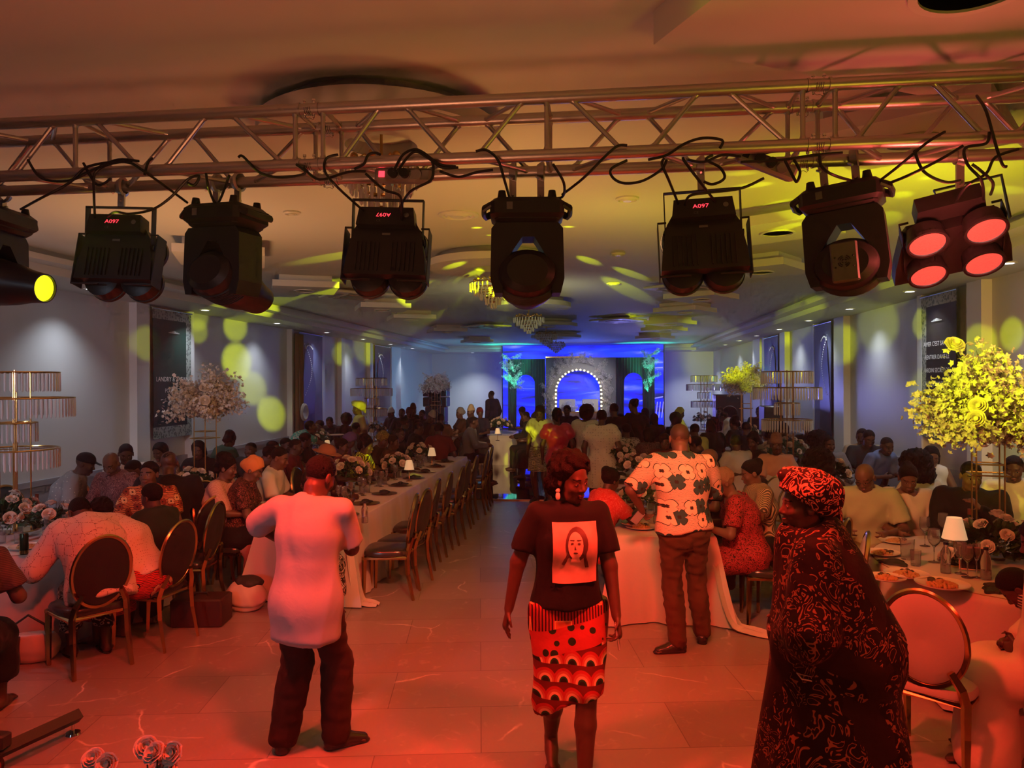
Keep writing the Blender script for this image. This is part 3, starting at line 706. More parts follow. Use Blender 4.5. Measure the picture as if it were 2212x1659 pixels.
cable([(1885, 402, B_), (1940, 360), (2000, 310), (2035, 288), (2042, 285)], 'black cable rising steeply right of the right moving head')
cable([(1895, 405, B_), (1960, 380), (2030, 345), (2080, 315)], 'second black cable rising right of the right moving head')
cable([(1975, 325), (1995, 370), (2040, 393), (2075, 390)], 'black cable bowing above the red blinder')
cable([(2110, 207, 3.1), (2130, 240), (2150, 310), (2165, 355), (2175, 360)], 'black cable hanging inside the truss at the right')
cable([(2065, 435, B_), (2090, 400), (2130, 375), (2150, 340), (2200, 322)], 'black cable from the red blinder up to the right edge')
cable([(2125, 430, B_), (2120, 390), (2090, 355), (2085, 320), (2130, 310), (2137, 285)], 'black cable looping over the front pipe above the red blinder')
cable([(2140, 420, B_), (2145, 395), (2120, 370), (2100, 355)], 'short black cable curl at the red blinder')
# ------------------------------------------------------------------ hanging crystal lamps
def crystal_mat(name, e=0.0):
    m = mat(name, (.92, .92, .95), .08, trans=.30, spec=1.0, emit=(1, .75, .4) if e else None, es=e); return m
M_cry = crystal_mat('clear_crystal')
def crystals(e, tiers, name='crystal_tier'):
    for (r, z, ln, n, w_) in tiers:
        mb = MB()
        for k in range(n):
            t = 2 * pi * k / n; x, y = r * math.cos(t), r * math.sin(t)
            mb.lathe([(0, 0), (w_, -w_), (w_ * .9, -ln + w_), (0, -ln)], 5, TR((x, y, z - .006), (0, 0, t)))
        o = mb.build(name, M_cry, e, smooth=False)
        mb = MB(); mb.tube([(r * math.cos(2 * pi * k / 32), r * math.sin(2 * pi * k / 32), z) for k in range(32)], .006, 6, closed=True); mb.build('ring', M_gold, o)
def chandelier(x, y, label, s, zb):
    e = empty('chandelier', (x, y, 0), 0, label, 'chandelier', 'crystal lamps under the round ceiling panels')
    mb = MB(); mb.cyl((0, 0, zb), (0, 0, ZC), .008); mb.lathe([(0, ZC - .03), (.05, ZC - .03), (.06, ZC), (0, ZC)], 20); mb.build('rod', M_brass, e)
    mb = MB()
    for k in range(8):
        t = k * pi / 4; mb.tube([(0, 0, zb), (s * .5 * math.cos(t), s * .5 * math.sin(t), zb + .06), (s * .8 * math.cos(t), s * .8 * math.sin(t), zb + .01)], .005, 6); mb.sphere((s * .8 * math.cos(t), s * .8 * math.sin(t), zb + .035), .022, 8, 6)
    mb.build('arms', M_brass, e)
    crystals(e, [(s, zb, .09, 30, .010), (s * .8, zb - .05, .09, 24, .010), (s * .55, zb - .11, .08, 18, .010), (s * .32, zb - .16, .08, 12, .010), (s * .12, zb - .21, .07, 6, .010)])
cn = ['behind the truss, partly hidden by pipes', 'half hidden by the centre moving head', 'third along the aisle', 'fourth along the aisle', 'nearest the stage']
for i, y in enumerate(CY): chandelier(CX, y, 'gold and crystal chandelier ' + cn[i], .2 if i == 0 else .26, ZD - (.12 if i == 0 else .16))
# ------------------------------------------------------------------ people: one continuous skin each, grown from a distance field
def V3(*a): return np.array(a, dtype=np.float64)
class Field:
    # signed distance field on a rectilinear grid, smooth unions, surface nets
    def __init__(s, lo, hi, res, fine=None, fres=None):
        def axis(a, b, k):
            if fine is None: return np.arange(a, b + res, res)
            f0, f1 = fine[0][k], fine[1][k]; out = []; x = a
            while x < b + res:
                out.append(x)
                if f0 <= x <= f1: x += fres
                else: x += min(res, max(fres, (f0 - x) if x < f0 else res))
            return np.array(out)
        s.ax = [axis(lo[k], hi[k], k).astype(np.float32) for k in range(3)]
        s.F = np.full([len(a) for a in s.ax], 0.12, dtype=np.float32)
    def _sl(s, lo, hi):
        ix = [np.searchsorted(s.ax[k], lo[k]) for k in range(3)]; jx = [np.searchsorted(s.ax[k], hi[k], 'right') for k in range(3)]
        return tuple(slice(max(0, i), j) for i, j in zip(ix, jx))
    def _grid(s, sl):
        return (s.ax[0][sl[0]][:, None, None], s.ax[1][sl[1]][None, :, None], s.ax[2][sl[2]][None, None, :])
    def _mix(s, sl, d, k, op):
        F = s.F[sl]
        if op == 'u':
            if k > 0: h = np.clip(.5 + .5 * (F - d) / k, 0, 1); s.F[sl] = F + (d - F) * h - k * h * (1 - h)
            else: s.F[sl] = np.minimum(F, d)
        elif op == 'sub':
            nd = -d
            if k > 0: h = np.clip(.5 - .5 * (F - nd) / k, 0, 1); s.F[sl] = F + (nd - F) * h + k * h * (1 - h)
            else: s.F[sl] = np.maximum(F, nd)
    def cone(s, a, b, ra, rb, k=.02, op='u', M=None, flat=None, cut=False):
        # round cone a->b; flat=(axis vector, factor): squash along that axis
        a = np.array(a, float); b = np.array(b, float); rm = max(ra, rb)
        sl = s._sl(np.minimum(a, b) - rm - .1, np.maximum(a, b) + rm + .1)
        X, Y, Z = s._grid(sl)
        px, py, pz = X - a[0], Y - a[1], Z - a[2]; ba = b - a
        fl = 1.0
        if flat is not None:
            n = np.array(flat[0], float); n /= np.linalg.norm(n); f = flat[1]
            dn = px * n[0] + py * n[1] + pz * n[2]; q = dn * (1 / f - 1); px = px + n[0] * q; py = py + n[1] * q; pz = pz + n[2] * q
            bn = ba @ n; ba = ba + n * (bn * (1 / f - 1)); fl = min(1.0, (1 + f) / 2)
        L2 = max(1e-9, ba @ ba)
        t = np.clip((px * ba[0] + py * ba[1] + pz * ba[2]) / L2, 0, 1)
        d = (np.sqrt((px - t * ba[0]) ** 2 + (py - t * ba[1]) ** 2 + (pz - t * ba[2]) ** 2) - (ra + (rb - ra) * t)) * fl
        if cut:
            n_ = (b - a) / np.linalg.norm(b - a); X, Y, Z = s._grid(sl); d = np.maximum(d, (X - b[0]) * n_[0] + (Y - b[1]) * n_[1] + (Z - b[2]) * n_[2])
        s._mix(sl, d, k, op)
    def ell(s, c, r, rot=None, k=.02, op='u'):
        c = np.array(c, float); r = np.array(r, float); rm = r.max()
        sl = s._sl(c - rm - .1, c + rm + .1); X, Y, Z = s._grid(sl)
        px, py, pz = X - c[0], Y - c[1], Z - c[2]
        if rot is not None:
            R_ = rot; px, py, pz = (px * R_[0][0] + py * R_[1][0] + pz * R_[2][0], px * R_[0][1] + py * R_[1][1] + pz * R_[2][1], px * R_[0][2] + py * R_[1][2] + pz * R_[2][2])
        k0 = np.sqrt((px / r[0]) ** 2 + (py / r[1]) ** 2 + (pz / r[2]) ** 2) + 1e-6
        k1 = np.sqrt((px / r[0] ** 2) ** 2 + (py / r[1] ** 2) ** 2 + (pz / r[2] ** 2) ** 2) + 1e-6
        s._mix(sl, k0 * (k0 - 1) / k1, k, op)
    def plane(s, p, n, k=.004):
        # keep the side where (x-p).n < 0
        n = np.array(n, float); n /= np.linalg.norm(n)
        sl = (slice(None),) * 3; X, Y, Z = s._grid(sl)
        d = (X - p[0]) * n[0] + (Y - p[1]) * n[1] + (Z - p[2]) * n[2]
        s.F = np.maximum(s.F, d.astype(np.float32))
    def noise(s, amp, f, seed=0, zf=1.0):
        rs = np.random.RandomState(seed); X, Y, Z = s._grid((slice(None),) * 3); q = 0
        for i in range(4):
            a = rs.normal(size=3) * f; ph = rs.rand() * 6.3; w_ = rs.normal(size=3) * f * .6; ph2 = rs.rand() * 6.3
            t_ = a[0] * X + a[1] * Y + a[2] * zf * Z + ph + 1.6 * np.sin(w_[0] * X + w_[1] * Y + w_[2] * zf * Z + ph2)
            q = q + (np.sin(t_) if i % 2 else 1.4 * np.abs(np.sin(t_ * .6)) - .8)
        s.F = s.F + (amp / 2) * q.astype(np.float32)
    def mesh(s):
        F = s.F.astype(np.float32); nx, ny, nz = F.shape
        I = F < 0
        c = [I[i:nx - 1 + i, j:ny - 1 + j, k:nz - 1 + k] for i in (0, 1) for j in (0, 1) for k in (0, 1)]
        allin = c[0].copy(); anyin = c[0].copy()
        for q in c[1:]: allin &= q; anyin |= q
        mix = anyin & ~allin
        idx = np.argwhere(mix); n = len(idx)
        if n == 0: return np.zeros((0, 3)), []
        vid = np.full(mix.shape, -1, np.int64); vid[mix] = np.arange(n)
        i, j, k = idx.T
        acc = np.zeros((n, 3)); cnt = np.zeros(n)
        ax = s.ax
        corners = [(a, b, c_) for a in (0, 1) for b in (0, 1) for c_ in (0, 1)]
        for a in corners:
            for d in range(3):
                if a[d] == 1: continue
                b = list(a); b[d] = 1
                fa = F[i + a[0], j + a[1], k + a[2]]; fb = F[i + b[0], j + b[1], k + b[2]]
                m = (fa < 0) != (fb < 0)
                t = np.where(m, fa / np.where(m, fa - fb, 1), 0)
                pa = np.stack([ax[0][i + a[0]], ax[1][j + a[1]], ax[2][k + a[2]]], 1); pb = np.stack([ax[0][i + b[0]], ax[1][j + b[1]], ax[2][k + b[2]]], 1)
                P = pa + (pb - pa) * t[:, None]
                acc[m] += P[m]; cnt[m] += 1
        V = acc / cnt[:, None]
        faces = []
        # x edges
        e = np.argwhere((I[:-1, 1:-1, 1:-1] != I[1:, 1:-1, 1:-1]));
        if len(e):
            a, b, c_ = e[:, 0], e[:, 1] + 1, e[:, 2] + 1
            q = np.stack([vid[a, b - 1, c_ - 1], vid[a, b, c_ - 1], vid[a, b, c_], vid[a, b - 1, c_]], 1); fl = I[a, b, c_]
            q[~fl] = q[~fl][:, ::-1]; faces.append(q)
        e = np.argwhere((I[1:-1, :-1, 1:-1] != I[1:-1, 1:, 1:-1]))
        if len(e):
            a, b, c_ = e[:, 0] + 1, e[:, 1], e[:, 2] + 1
            q = np.stack([vid[a - 1, b, c_ - 1], vid[a - 1, b, c_], vid[a, b, c_], vid[a, b, c_ - 1]], 1); fl = I[a, b, c_]
            q[~fl] = q[~fl][:, ::-1]; faces.append(q)
        e = np.argwhere((I[1:-1, 1:-1, :-1] != I[1:-1, 1:-1, 1:]))
        if len(e):
            a, b, c_ = e[:, 0] + 1, e[:, 1] + 1, e[:, 2]
            q = np.stack([vid[a - 1, b - 1, c_], vid[a, b - 1, c_], vid[a, b, c_], vid[a - 1, b, c_]], 1); fl = I[a, b, c_]
            q[~fl] = q[~fl][:, ::-1]; faces.append(q)
        Fc = np.concatenate(faces)
        # light smoothing
        for it in range(2):
            A = np.zeros_like(V); C_ = np.zeros(len(V))
            for u, v_ in ((0, 1), (1, 2), (2, 3), (3, 0)):
                np.add.at(A, Fc[:, u], V[Fc[:, v_]]); np.add.at(C_, Fc[:, u], 1)
                np.add.at(A, Fc[:, v_], V[Fc[:, u]]); np.add.at(C_, Fc[:, v_], 1)
            V = V * .6 + .4 * A / np.maximum(C_, 1)[:, None]
        return V, Fc
def np_mesh(name, V, Fc, mats, mi=None):
    me = bpy.data.meshes.new(name)
    n = len(V); m = len(Fc)
    me.vertices.add(n); me.vertices.foreach_set('co', np.asarray(V, np.float32).ravel())
    me.loops.add(m * 4); me.loops.foreach_set('vertex_index', np.asarray(Fc, np.int32).ravel())
    me.polygons.add(m); me.polygons.foreach_set('loop_start', np.arange(m, dtype=np.int32) * 4)
    try: me.polygons.foreach_set('loop_total', np.full(m, 4, np.int32))
    except Exception: pass
    for q in (mats if isinstance(mats, (list, tuple)) else [mats]): me.materials.append(q)
    if mi is not None: me.polygons.foreach_set('material_index', np.asarray(mi, np.int32))
    me.update(calc_edges=True); me.validate(); me.shade_smooth()
    return me
def nrm(v): v = np.array(v, float); return v / (np.linalg.norm(v) + 1e-9)
def ik(a, b, l1, l2, hint):
    a = np.array(a, float); b = np.array(b, float); d = b - a; L = np.linalg.norm(d); L2 = min(L, (l1 + l2) * .995)
    u = d / (L + 1e-9); b = a + u * L2; x = (l1 * l1 - l2 * l2 + L2 * L2) / (2 * L2); h = math.sqrt(max(0, l1 * l1 - x * x))
    n = np.array(hint, float); n = n - u * (n @ u); n = nrm(n)
    return a + u * x + n * h, b
def rotm(yaw, pitch, tilt):
    # local +Y forward; yaw about Z (left positive), pitch: nod down positive, tilt: towards the right shoulder positive
    return np.array((Euler((0, 0, yaw)).to_matrix() @ Euler((-pitch, 0, 0)).to_matrix() @ Euler((0, tilt, 0)).to_matrix()))
class Pose:
    def __init__(s, H=1.72, sit=False, seat=.50, lean=0.0, side=0.0, twist=0.0, head=(0, 0, 0), hands=None, elbows=None, feet=None, knees=None, hipz=None, w=1.0, fem=False, hunch=0.0, shrug=0.0):
        k = H / 1.72; s.k = k; s.w = w; s.fem = fem; s.H = H; s.sit = sit
        s.pel = V3(0, 0, (seat + .07) if sit else (hipz if hipz else .90 * k))
        Rt = np.array(Euler((-lean, side, 0)).to_matrix()); s.Rt = Rt
        Tw = np.array(Euler((0, 0, twist)).to_matrix()); s.RT = Rt @ Tw
        up = Rt @ V3(0, 0, 1); fw = Rt @ V3(0, 1, 0)
        s.waist = s.pel + up * .17 * k
        up2 = np.array(Euler((-lean - hunch * .6, side * 1.1, 0)).to_matrix()) @ V3(0, 0, 1)
        s.chest = s.waist + up2 * .20 * k
        up3 = np.array(Euler((-lean - hunch, side * 1.2, 0)).to_matrix()) @ V3(0, 0, 1)
        s.up3 = up3; R3 = np.array(Euler((-lean - hunch, side * 1.2, 0)).to_matrix()) @ Tw; s.R3 = R3
        s.sc = s.chest + up3 * .15 * k
        sw = (.165 if fem else .19) * k * (1 + (w - 1) * .4)
        s.sh = [s.sc + R3 @ V3(-sw, 0, shrug), s.sc + R3 @ V3(sw, 0, shrug)]   # left then right in local -x, +x
        s.neck0 = s.sc + up3 * .03 * k; s.Rh = rotm(*head)
        s.neck1 = s.neck0 + (up3 * .7 + V3(0, 0, .3)) * .085 * k + R3 @ V3(0, .015, 0)
        s.hc = s.neck1 + s.Rh @ V3(0, .018, .085) * min(k, 1.05)
        hw = (.10 if fem else .09) * k
        s.hip = [s.pel + V3(-hw, 0, 0), s.pel + V3(hw, 0, 0)]
        tl, sl_ = .43 * k, .42 * k
        if feet is None: feet = [V3(-.11, .44 * k if sit else 0, .085), V3(.11, .44 * k if sit else 0, .085)]
        if knees is None: knees = [V3(0, 1, 1 if sit else .15), V3(0, 1, 1 if sit else .15)]
        s.knee = []; s.ank = []
        for i in (0, 1):
            a, b = ik(s.hip[i], feet[i], tl, sl_, knees[i]); s.knee.append(a); s.ank.append(b)
        s.footdir = [V3(-.12, 1, 0), V3(.12, 1, 0)]
        if hands is None: hands = [V3(-.17, .40, .80), V3(.17, .40, .80)] if sit else [s.sh[0] + V3(-.08, .03, -.52 * k), s.sh[1] + V3(.08, .03, -.52 * k)]
        if elbows is None: elbows = [V3(-.6, -.6, -.7), V3(.6, -.6, -.7)]
        s.elb = []; s.wr = []
        for i in (0, 1):
            a, b = ik(s.sh[i], hands[i], .29 * k, .26 * k, elbows[i]); s.elb.append(a); s.wr.append(b)
        s.hdir = [None, None]; s.palm = [None, None]; s.curl = [.5, .5]
def hand(f, P, i, k, fine=True):
    w_ = P.wr[i]; d = nrm(P.wr[i] - P.elb[i]) if P.hdir[i] is None else nrm(P.hdir[i]); side = nrm(P.palm[i]) if P.palm[i] is not None else (V3(1, 0, 0) if i == 0 else V3(-1, 0, 0))
    n = nrm(side - d * (side @ d)); x = np.cross(d, n)      # n: palm direction; x across the palm
    if (x @ V3(0, 1, .2)) < 0 and P.palm[i] is None: x = -x     # thumb forward
    c = P.curl[i]
    f.cone(w_, w_ + d * .085 * k, .026 * k, .034 * k, .012, flat=(n, .55))
    if not fine:
        f.cone(w_ + d * .08 * k, w_ + d * .14 * k + n * .02 * k, .030 * k, .02 * k, .015, flat=(n, .6)); f.cone(w_ + d * .03 * k + x * .02 * k, w_ + d * .09 * k + x * .045 * k + n * .02 * k, .013 * k, .010 * k, .01); return
    for j, (o, L) in enumerate(((.026, .072), (.009, .080), (-.009, .075), (-.026, .058))):
        b = w_ + d * (.088 - abs(o) * .15) * k + x * o * k; cj = c * (1 + .15 * (j - 1))
        d1 = d * math.cos(cj) + n * math.sin(cj); d2 = d * math.cos(cj * 2.0) + n * math.sin(cj * 2.0)
        m = b + d1 * L * .5 * k; e = m + d2 * L * .5 * k
        f.cone(b, m, .0088 * k, .008 * k, .003); f.cone(m, e, .008 * k, .0066 * k, .003)
    b = w_ + d * .025 * k + x * .022 * k; m = b + nrm(d * .6 + x * .75 + n * .3) * .042 * k; e = m + nrm(d * .9 + x * .2 + n * (.3 + c * .4)) * .032 * k
    f.cone(b, m, .013 * k, .0095 * k, .008); f.cone(m, e, .0095 * k, .0075 * k, .003)
def head_field(f, P, fem=False, k=1.0, detail=True):
    Rh = P.Rh; c = P.hc
    def L(x, y, z): return c + Rh @ (V3(x, y, z) * k)
    def Er(rx, ry, rz): return np.array((rx, ry, rz)) * k
    f.ell(L(0, -.012, .030), Er(.074, .092, .085), Rh, .02)            # cranium
    f.ell(L(0, .022, -.035), Er(.058 if fem else .062, .066, .078), Rh, .03)   # face
    f.cone(L(-.030, .032, -.092), L(.030, .032, -.092), .022 * k, .022 * k, .03)      # jaw
    f.ell(L(0, .058, -.103), Er(.022, .020, .018), Rh, .02)            # chin
    if detail:
        f.cone(L(-.032, .066, .014), L(.032, .066, .014), .016 * k, .016 * k, .014)       # brow
        f.cone(L(0, .076, .002), L(0, .097, -.034), .0085 * k, .013 * k, .010)          # nose
        for sx in (-1, 1):
            f.ell(L(sx * .013, .088, -.040), Er(.010, .011, .009), Rh, .006)     # nostrils
            f.ell(L(sx * .031, .090, -.004), Er(.017, .016, .012), Rh, .010, 'sub')  # eye sockets
            f.ell(L(sx * .031, .068, -.004), Er(.0165, .0165, .012), Rh, .004)    # lids
            f.ell(L(sx * .042, .052, -.035), Er(.020, .024, .022), Rh, .020)      # cheeks
        f.ell(L(0, .086, -.066), Er(.024, .012, .0075), Rh, .006)          # upper lip
        f.ell(L(0, .083, -.079), Er(.020, .012, .008), Rh, .006)          # lower lip
    for sx in (-1, 1):
        f.ell(L(sx * .079, -.012, -.010), Er(.010, .021, .032), Rh, .006)      # ears
        if detail: f.ell(L(sx * .090, -.006, -.006), Er(.008, .011, .018), Rh, .006, 'sub')
def limbs(f, P, infl=0.0, parts=('torso', 'arms', 'legs'), arm=(0, 1, 2), k2=.03):
    k, w, up = P.k, P.w, P.up3; fem = P.fem; fw = P.Rt @ V3(0, 1, 0); q = infl
    if 'torso' in parts:
        r3 = P.R3
        f.cone(P.pel + V3(-.055, 0, .0) * k, P.pel + V3(.055, 0, .0) * k, (.115 * w + q), (.115 * w + q), .05, flat=(fw, .9))
        f.cone(P.pel, P.waist, .125 * w + q, (.108 if fem else .12) * w + q, .05, flat=(fw, .82))
        f.cone(P.waist, P.chest, (.105 if fem else .118) * w + q, .135 * w + q, .05, flat=(fw, .80))
        f.cone(P.chest + r3 @ V3(-.06, 0, 0), P.chest + r3 @ V3(.06, 0, 0), .105 * w + q, .105 * w + q, .05, flat=(r3 @ V3(0, 1, 0), .95))
        f.cone(P.sh[0] * .85 + P.sh[1] * .15 - up * .02, P.sh[1] * .85 + P.sh[0] * .15 - up * .02, .062 * k + q, .062 * k + q, .05)
        f.cone(P.chest, P.sc - up * .01, .115 * w + q, .09 + q, .05)
        if fem:
            for sx in (-1, 1): f.ell(P.chest + r3 @ V3(sx * .065, .105, .0) * k, (.056 + q * .7, .046 + q * .7, .056 + q * .7), None, .03)
        if w > 1.12: f.ell(P.waist + fw * .07 * w, (.13 * w + q, .10 * w + q, .13 * w + q), None, .05)
    if 'arms' in parts:
        for i in (0, 1):
            ws = 1 + (w - 1) * .6
            if 0 in arm: f.cone(P.sh[i], P.elb[i], (.056 if not fem else .050) * ws * k + q, .041 * ws * k + q, k2)
            if 1 in arm: f.cone(P.elb[i], P.wr[i], .042 * ws * k + q, .026 * k + q, k2 * .6)
    if 'legs' in parts:
        for i in (0, 1):
            ws = 1 + (w - 1) * .5
            f.cone(P.hip[i], P.knee[i], .092 * ws * k + q, .058 * ws * k + q, .03)
            f.cone(P.knee[i], P.knee[i] * .6 + P.ank[i] * .4 + V3(0, -.012, 0), .055 * ws * k + q, .055 * ws * k + q, .02)
            f.cone(P.knee[i] * .6 + P.ank[i] * .4 + V3(0, -.012, 0), P.ank[i], .055 * ws * k + q, .036 * k + q, .02)
def foot(f, P, i, q=0.0, k_=.01):
    a = P.ank[i]; d = nrm(P.footdir[i]); z = V3(0, 0, 1)
    f.cone(a + d * -.03 - z * .045, a + d * .05 - z * .045, .034 + q, .036 + q, k_)
    f.cone(a - z * .02, a + d * .12 - z * .055, .034 + q, .024 + q, .02, flat=(z, .9))
    f.cone(a + d * .05 - z * .052, a + d * .15 - z * .06, .036 + q, .028 + q, .015, flat=(z, .7))
    if q == 0:
        sd = np.cross(d, z)
        for t in range(5): f.cone(a + d * .14 + sd * (t - 2) * .017 - z * .064, a + d * (.185 - .009 * abs(t - 1)) + sd * (t - 2) * .019 - z * .068, .010, .009, .004)
def bounds(P, pad=.14):
    pts = np.array(P.sh + P.elb + P.wr + P.hip + P.knee + P.ank + [P.hc, P.pel]); lo = pts.min(0) - pad; hi = pts.max(0) + pad
    lo[2] = min(lo[2], -.0); lo[:2] -= .07; hi[:2] += .07; hi[2] += .04
    return lo, hi
M_skin = mat('dark_brown_skin', (.085, .042, .028), .45, spec=.4, bump=.04, bscale=120)
M_skin2 = mat('brown_skin', (.15, .075, .05), .45, spec=.4, bump=.04, bscale=120)
M_eye = mat('eye_white', (.32, .29, .26), .35); M_iris = mat('dark_iris', (.01, .006, .005), .1)
M_lip = mat('lip_skin', (.16, .05, .045), .35); M_hair = mat('black_hair', (.010, .008, .008), .6, spec=.12, bump=.9, bscale=140)
def body(P, name, skin, parent, res=.012, hres=.006, hands_fine=True, feet=True, detail=True, legs=True):
    lo, hi = bounds(P); c = P.hc
    fine = (c - V3(.12, .14, .16), c + V3(.12, .14, .16))
    f = Field(lo, hi, res, fine, hres)
    limbs(f, P, 0.0, ('torso', 'arms', 'legs') if legs else ('torso', 'arms'))
    f.cone(P.neck0 - P.up3 * .03, P.neck1 + P.Rh @ V3(0, -.01, .01), (.050 if P.fem else .058) * P.k, (.047 if P.fem else .054) * P.k, .03)
    for i in (0, 1):
        hand(f, P, i, P.k, hands_fine)
        if feet: foot(f, P, i)
    head_field(f, P, P.fem, min(P.k, 1.05) if P.H > 1.4 else .9, detail)
    V, Fc = f.mesh()
    kk = min(P.k, 1.05) if P.H > 1.4 else .9
    cen = V[Fc].mean(1); loc = ((cen - c) @ P.Rh) / kk
    mi = np.zeros(len(Fc), np.int32)
    if detail:
        for sx in (-1, 1):
            e_ = ((loc[:, 0] - sx * .031) / .0125) ** 2 + ((loc[:, 2] + .005) / .0045) ** 2
            on = (e_ < 1) & (loc[:, 1] > .05); mi[on] = 1
            ir = ((loc[:, 0] - sx * .031) ** 2 + (loc[:, 2] + .004) ** 2) < .0052 ** 2; mi[on & ir] = 2
            br = (np.abs(loc[:, 0] - sx * .033) < .019) & (np.abs(loc[:, 2] - .020 + abs(0)) < .0038) & (loc[:, 1] > .045); mi[br] = 4
        lp = (np.abs(loc[:, 0]) < .025 - np.abs(loc[:, 2] + .072) * .6) & (loc[:, 2] < -.060) & (loc[:, 2] > -.087) & (loc[:, 1] > .07); mi[lp] = 3
    return link('body', np_mesh(name + '_body', V, Fc, [skin, M_eye, M_iris, M_lip, M_hair], mi), parent)
def garment(P, name, mname, fn, m, parent, res=.013, noise=(.006, 26, 1), lab=None, smoothz=1.0):
    lo, hi = bounds(P, .20); lo[2] = max(lo[2], -.01)
    f = Field(lo, hi, res); fn(f)
    if noise: f.noise(*noise, zf=smoothz)
    if lo[2] > -.05: f.plane((0, 0, .004), (0, 0, -1))
    V, Fc = f.mesh()
    if len(Fc) == 0: return None
    o = link(mname, np_mesh(name + '_' + mname, V, Fc, m), parent)
    if lab: o['label'] = lab
    return o
def shirt(P, q=.022, sleeve='short', hem=None, loose=0.0, neck=.05):
    def fn(f):
        limbs(f, P, q + loose, ('torso',))
        k = P.k; dn = P.Rt @ V3(0, 0, -1)
        if hem: f.cone(P.pel, P.pel + dn * hem, .15 * P.w + q + loose, .155 * P.w + q + loose, .04, flat=(P.Rt @ V3(0, 1, 0), .85))
        cut = P.pel + dn * (hem if hem is not None else .06)
        for i in (0, 1):
            if sleeve == 'none': continue
            e_ = P.elb[i]; s0 = P.sh[i]; ws = 1 + (P.w - 1) * .6
            if sleeve == 'short': t = s0 + (e_ - s0) * .78; f.cone(s0, t, .052 * ws * k + q, .050 * ws * k + q + loose, .02, cut=True)
            if sleeve in ('elbow',): f.cone(s0, e_ * 1.0, .053 * ws * k + q, .052 * k + q + loose, .02, cut=True)
            if sleeve in ('long', 'wide'):
                f.cone(s0, e_, .060 * ws * k + q, .046 * ws * k + q + loose * .5, .03); f.cone(e_, e_ + (P.wr[i] - e_) * .93, .046 * ws * k + q + loose * .5, .032 * k + q * .8 + (0.03 if sleeve == 'wide' else 0), .02)
        f.plane(cut, dn)
        f.cone(P.neck0 + P.up3 * .03, P.neck1 + P.up3 * .3, neck + .012, neck + .03, .01, 'sub')
    return fn
def cap_sleeve_trim(P, i, d=.2): return P.sh[i] + (P.elb[i] - P.sh[i]) * d
def trousers(P, q=.018, cuff=.02, wide=0.0, top=.8):
    def fn(f):
        limbs(f, P, q, ('legs',)); fw = P.Rt @ V3(0, 1, 0)
        f.cone(P.pel + V3(-.055, 0, .02) * P.k, P.pel + V3(.055, 0, .02) * P.k, (.118 * P.w + q), (.118 * P.w + q), .05, flat=(fw, .9))
        f.cone(P.pel, P.pel + (P.waist - P.pel) * .6, .125 * P.w + q, .12 * P.w + q, .04, flat=(fw, .85))
        for i in (0, 1): f.cone(P.knee[i], P.ank[i] + V3(0, 0, .0), .062 + q + wide, .058 + q + wide, .03)
        f.plane(P.pel + (P.waist - P.pel) * top, P.waist - P.pel)
        f.plane((0, 0, cuff), (0, 0, -1))
    return fn
def skirt(P, q=.02, hem=.35, flare=.05, full=True):
    # seated: cloth spans the thighs and falls to the hem; standing: flared cone
    def fn(f):
        fw = P.Rt @ V3(0, 1, 0)
        f.cone(P.pel + V3(-.055, 0, 0), P.pel + V3(.055, 0, 0), .12 * P.w + q, .12 * P.w + q, .05, flat=(fw, .9))
        f.cone(P.pel, P.waist, .128 * P.w + q, .112 * P.w + q, .05, flat=(fw, .84))
        a = (P.knee[0] + P.knee[1]) / 2; b = (P.ank[0] + P.ank[1]) / 2
        for t in (0, .25, .5, .75, 1):
            h = P.hip[0] * (1 - t) + P.hip[1] * t; kn = P.knee[0] * (1 - t) + P.knee[1] * t; an = P.ank[0] * (1 - t) + P.ank[1] * t
            f.cone(h, kn, .10 * P.w + q, .072 + q + flare * .5, .05); f.cone(kn, an, .072 + q + flare * .5, .07 + q + flare, .05)
        f.plane((0, 0, hem), (0, 0, -1)); f.plane(P.pel + (P.waist - P.pel) * .9, P.waist - P.pel)
    return fn
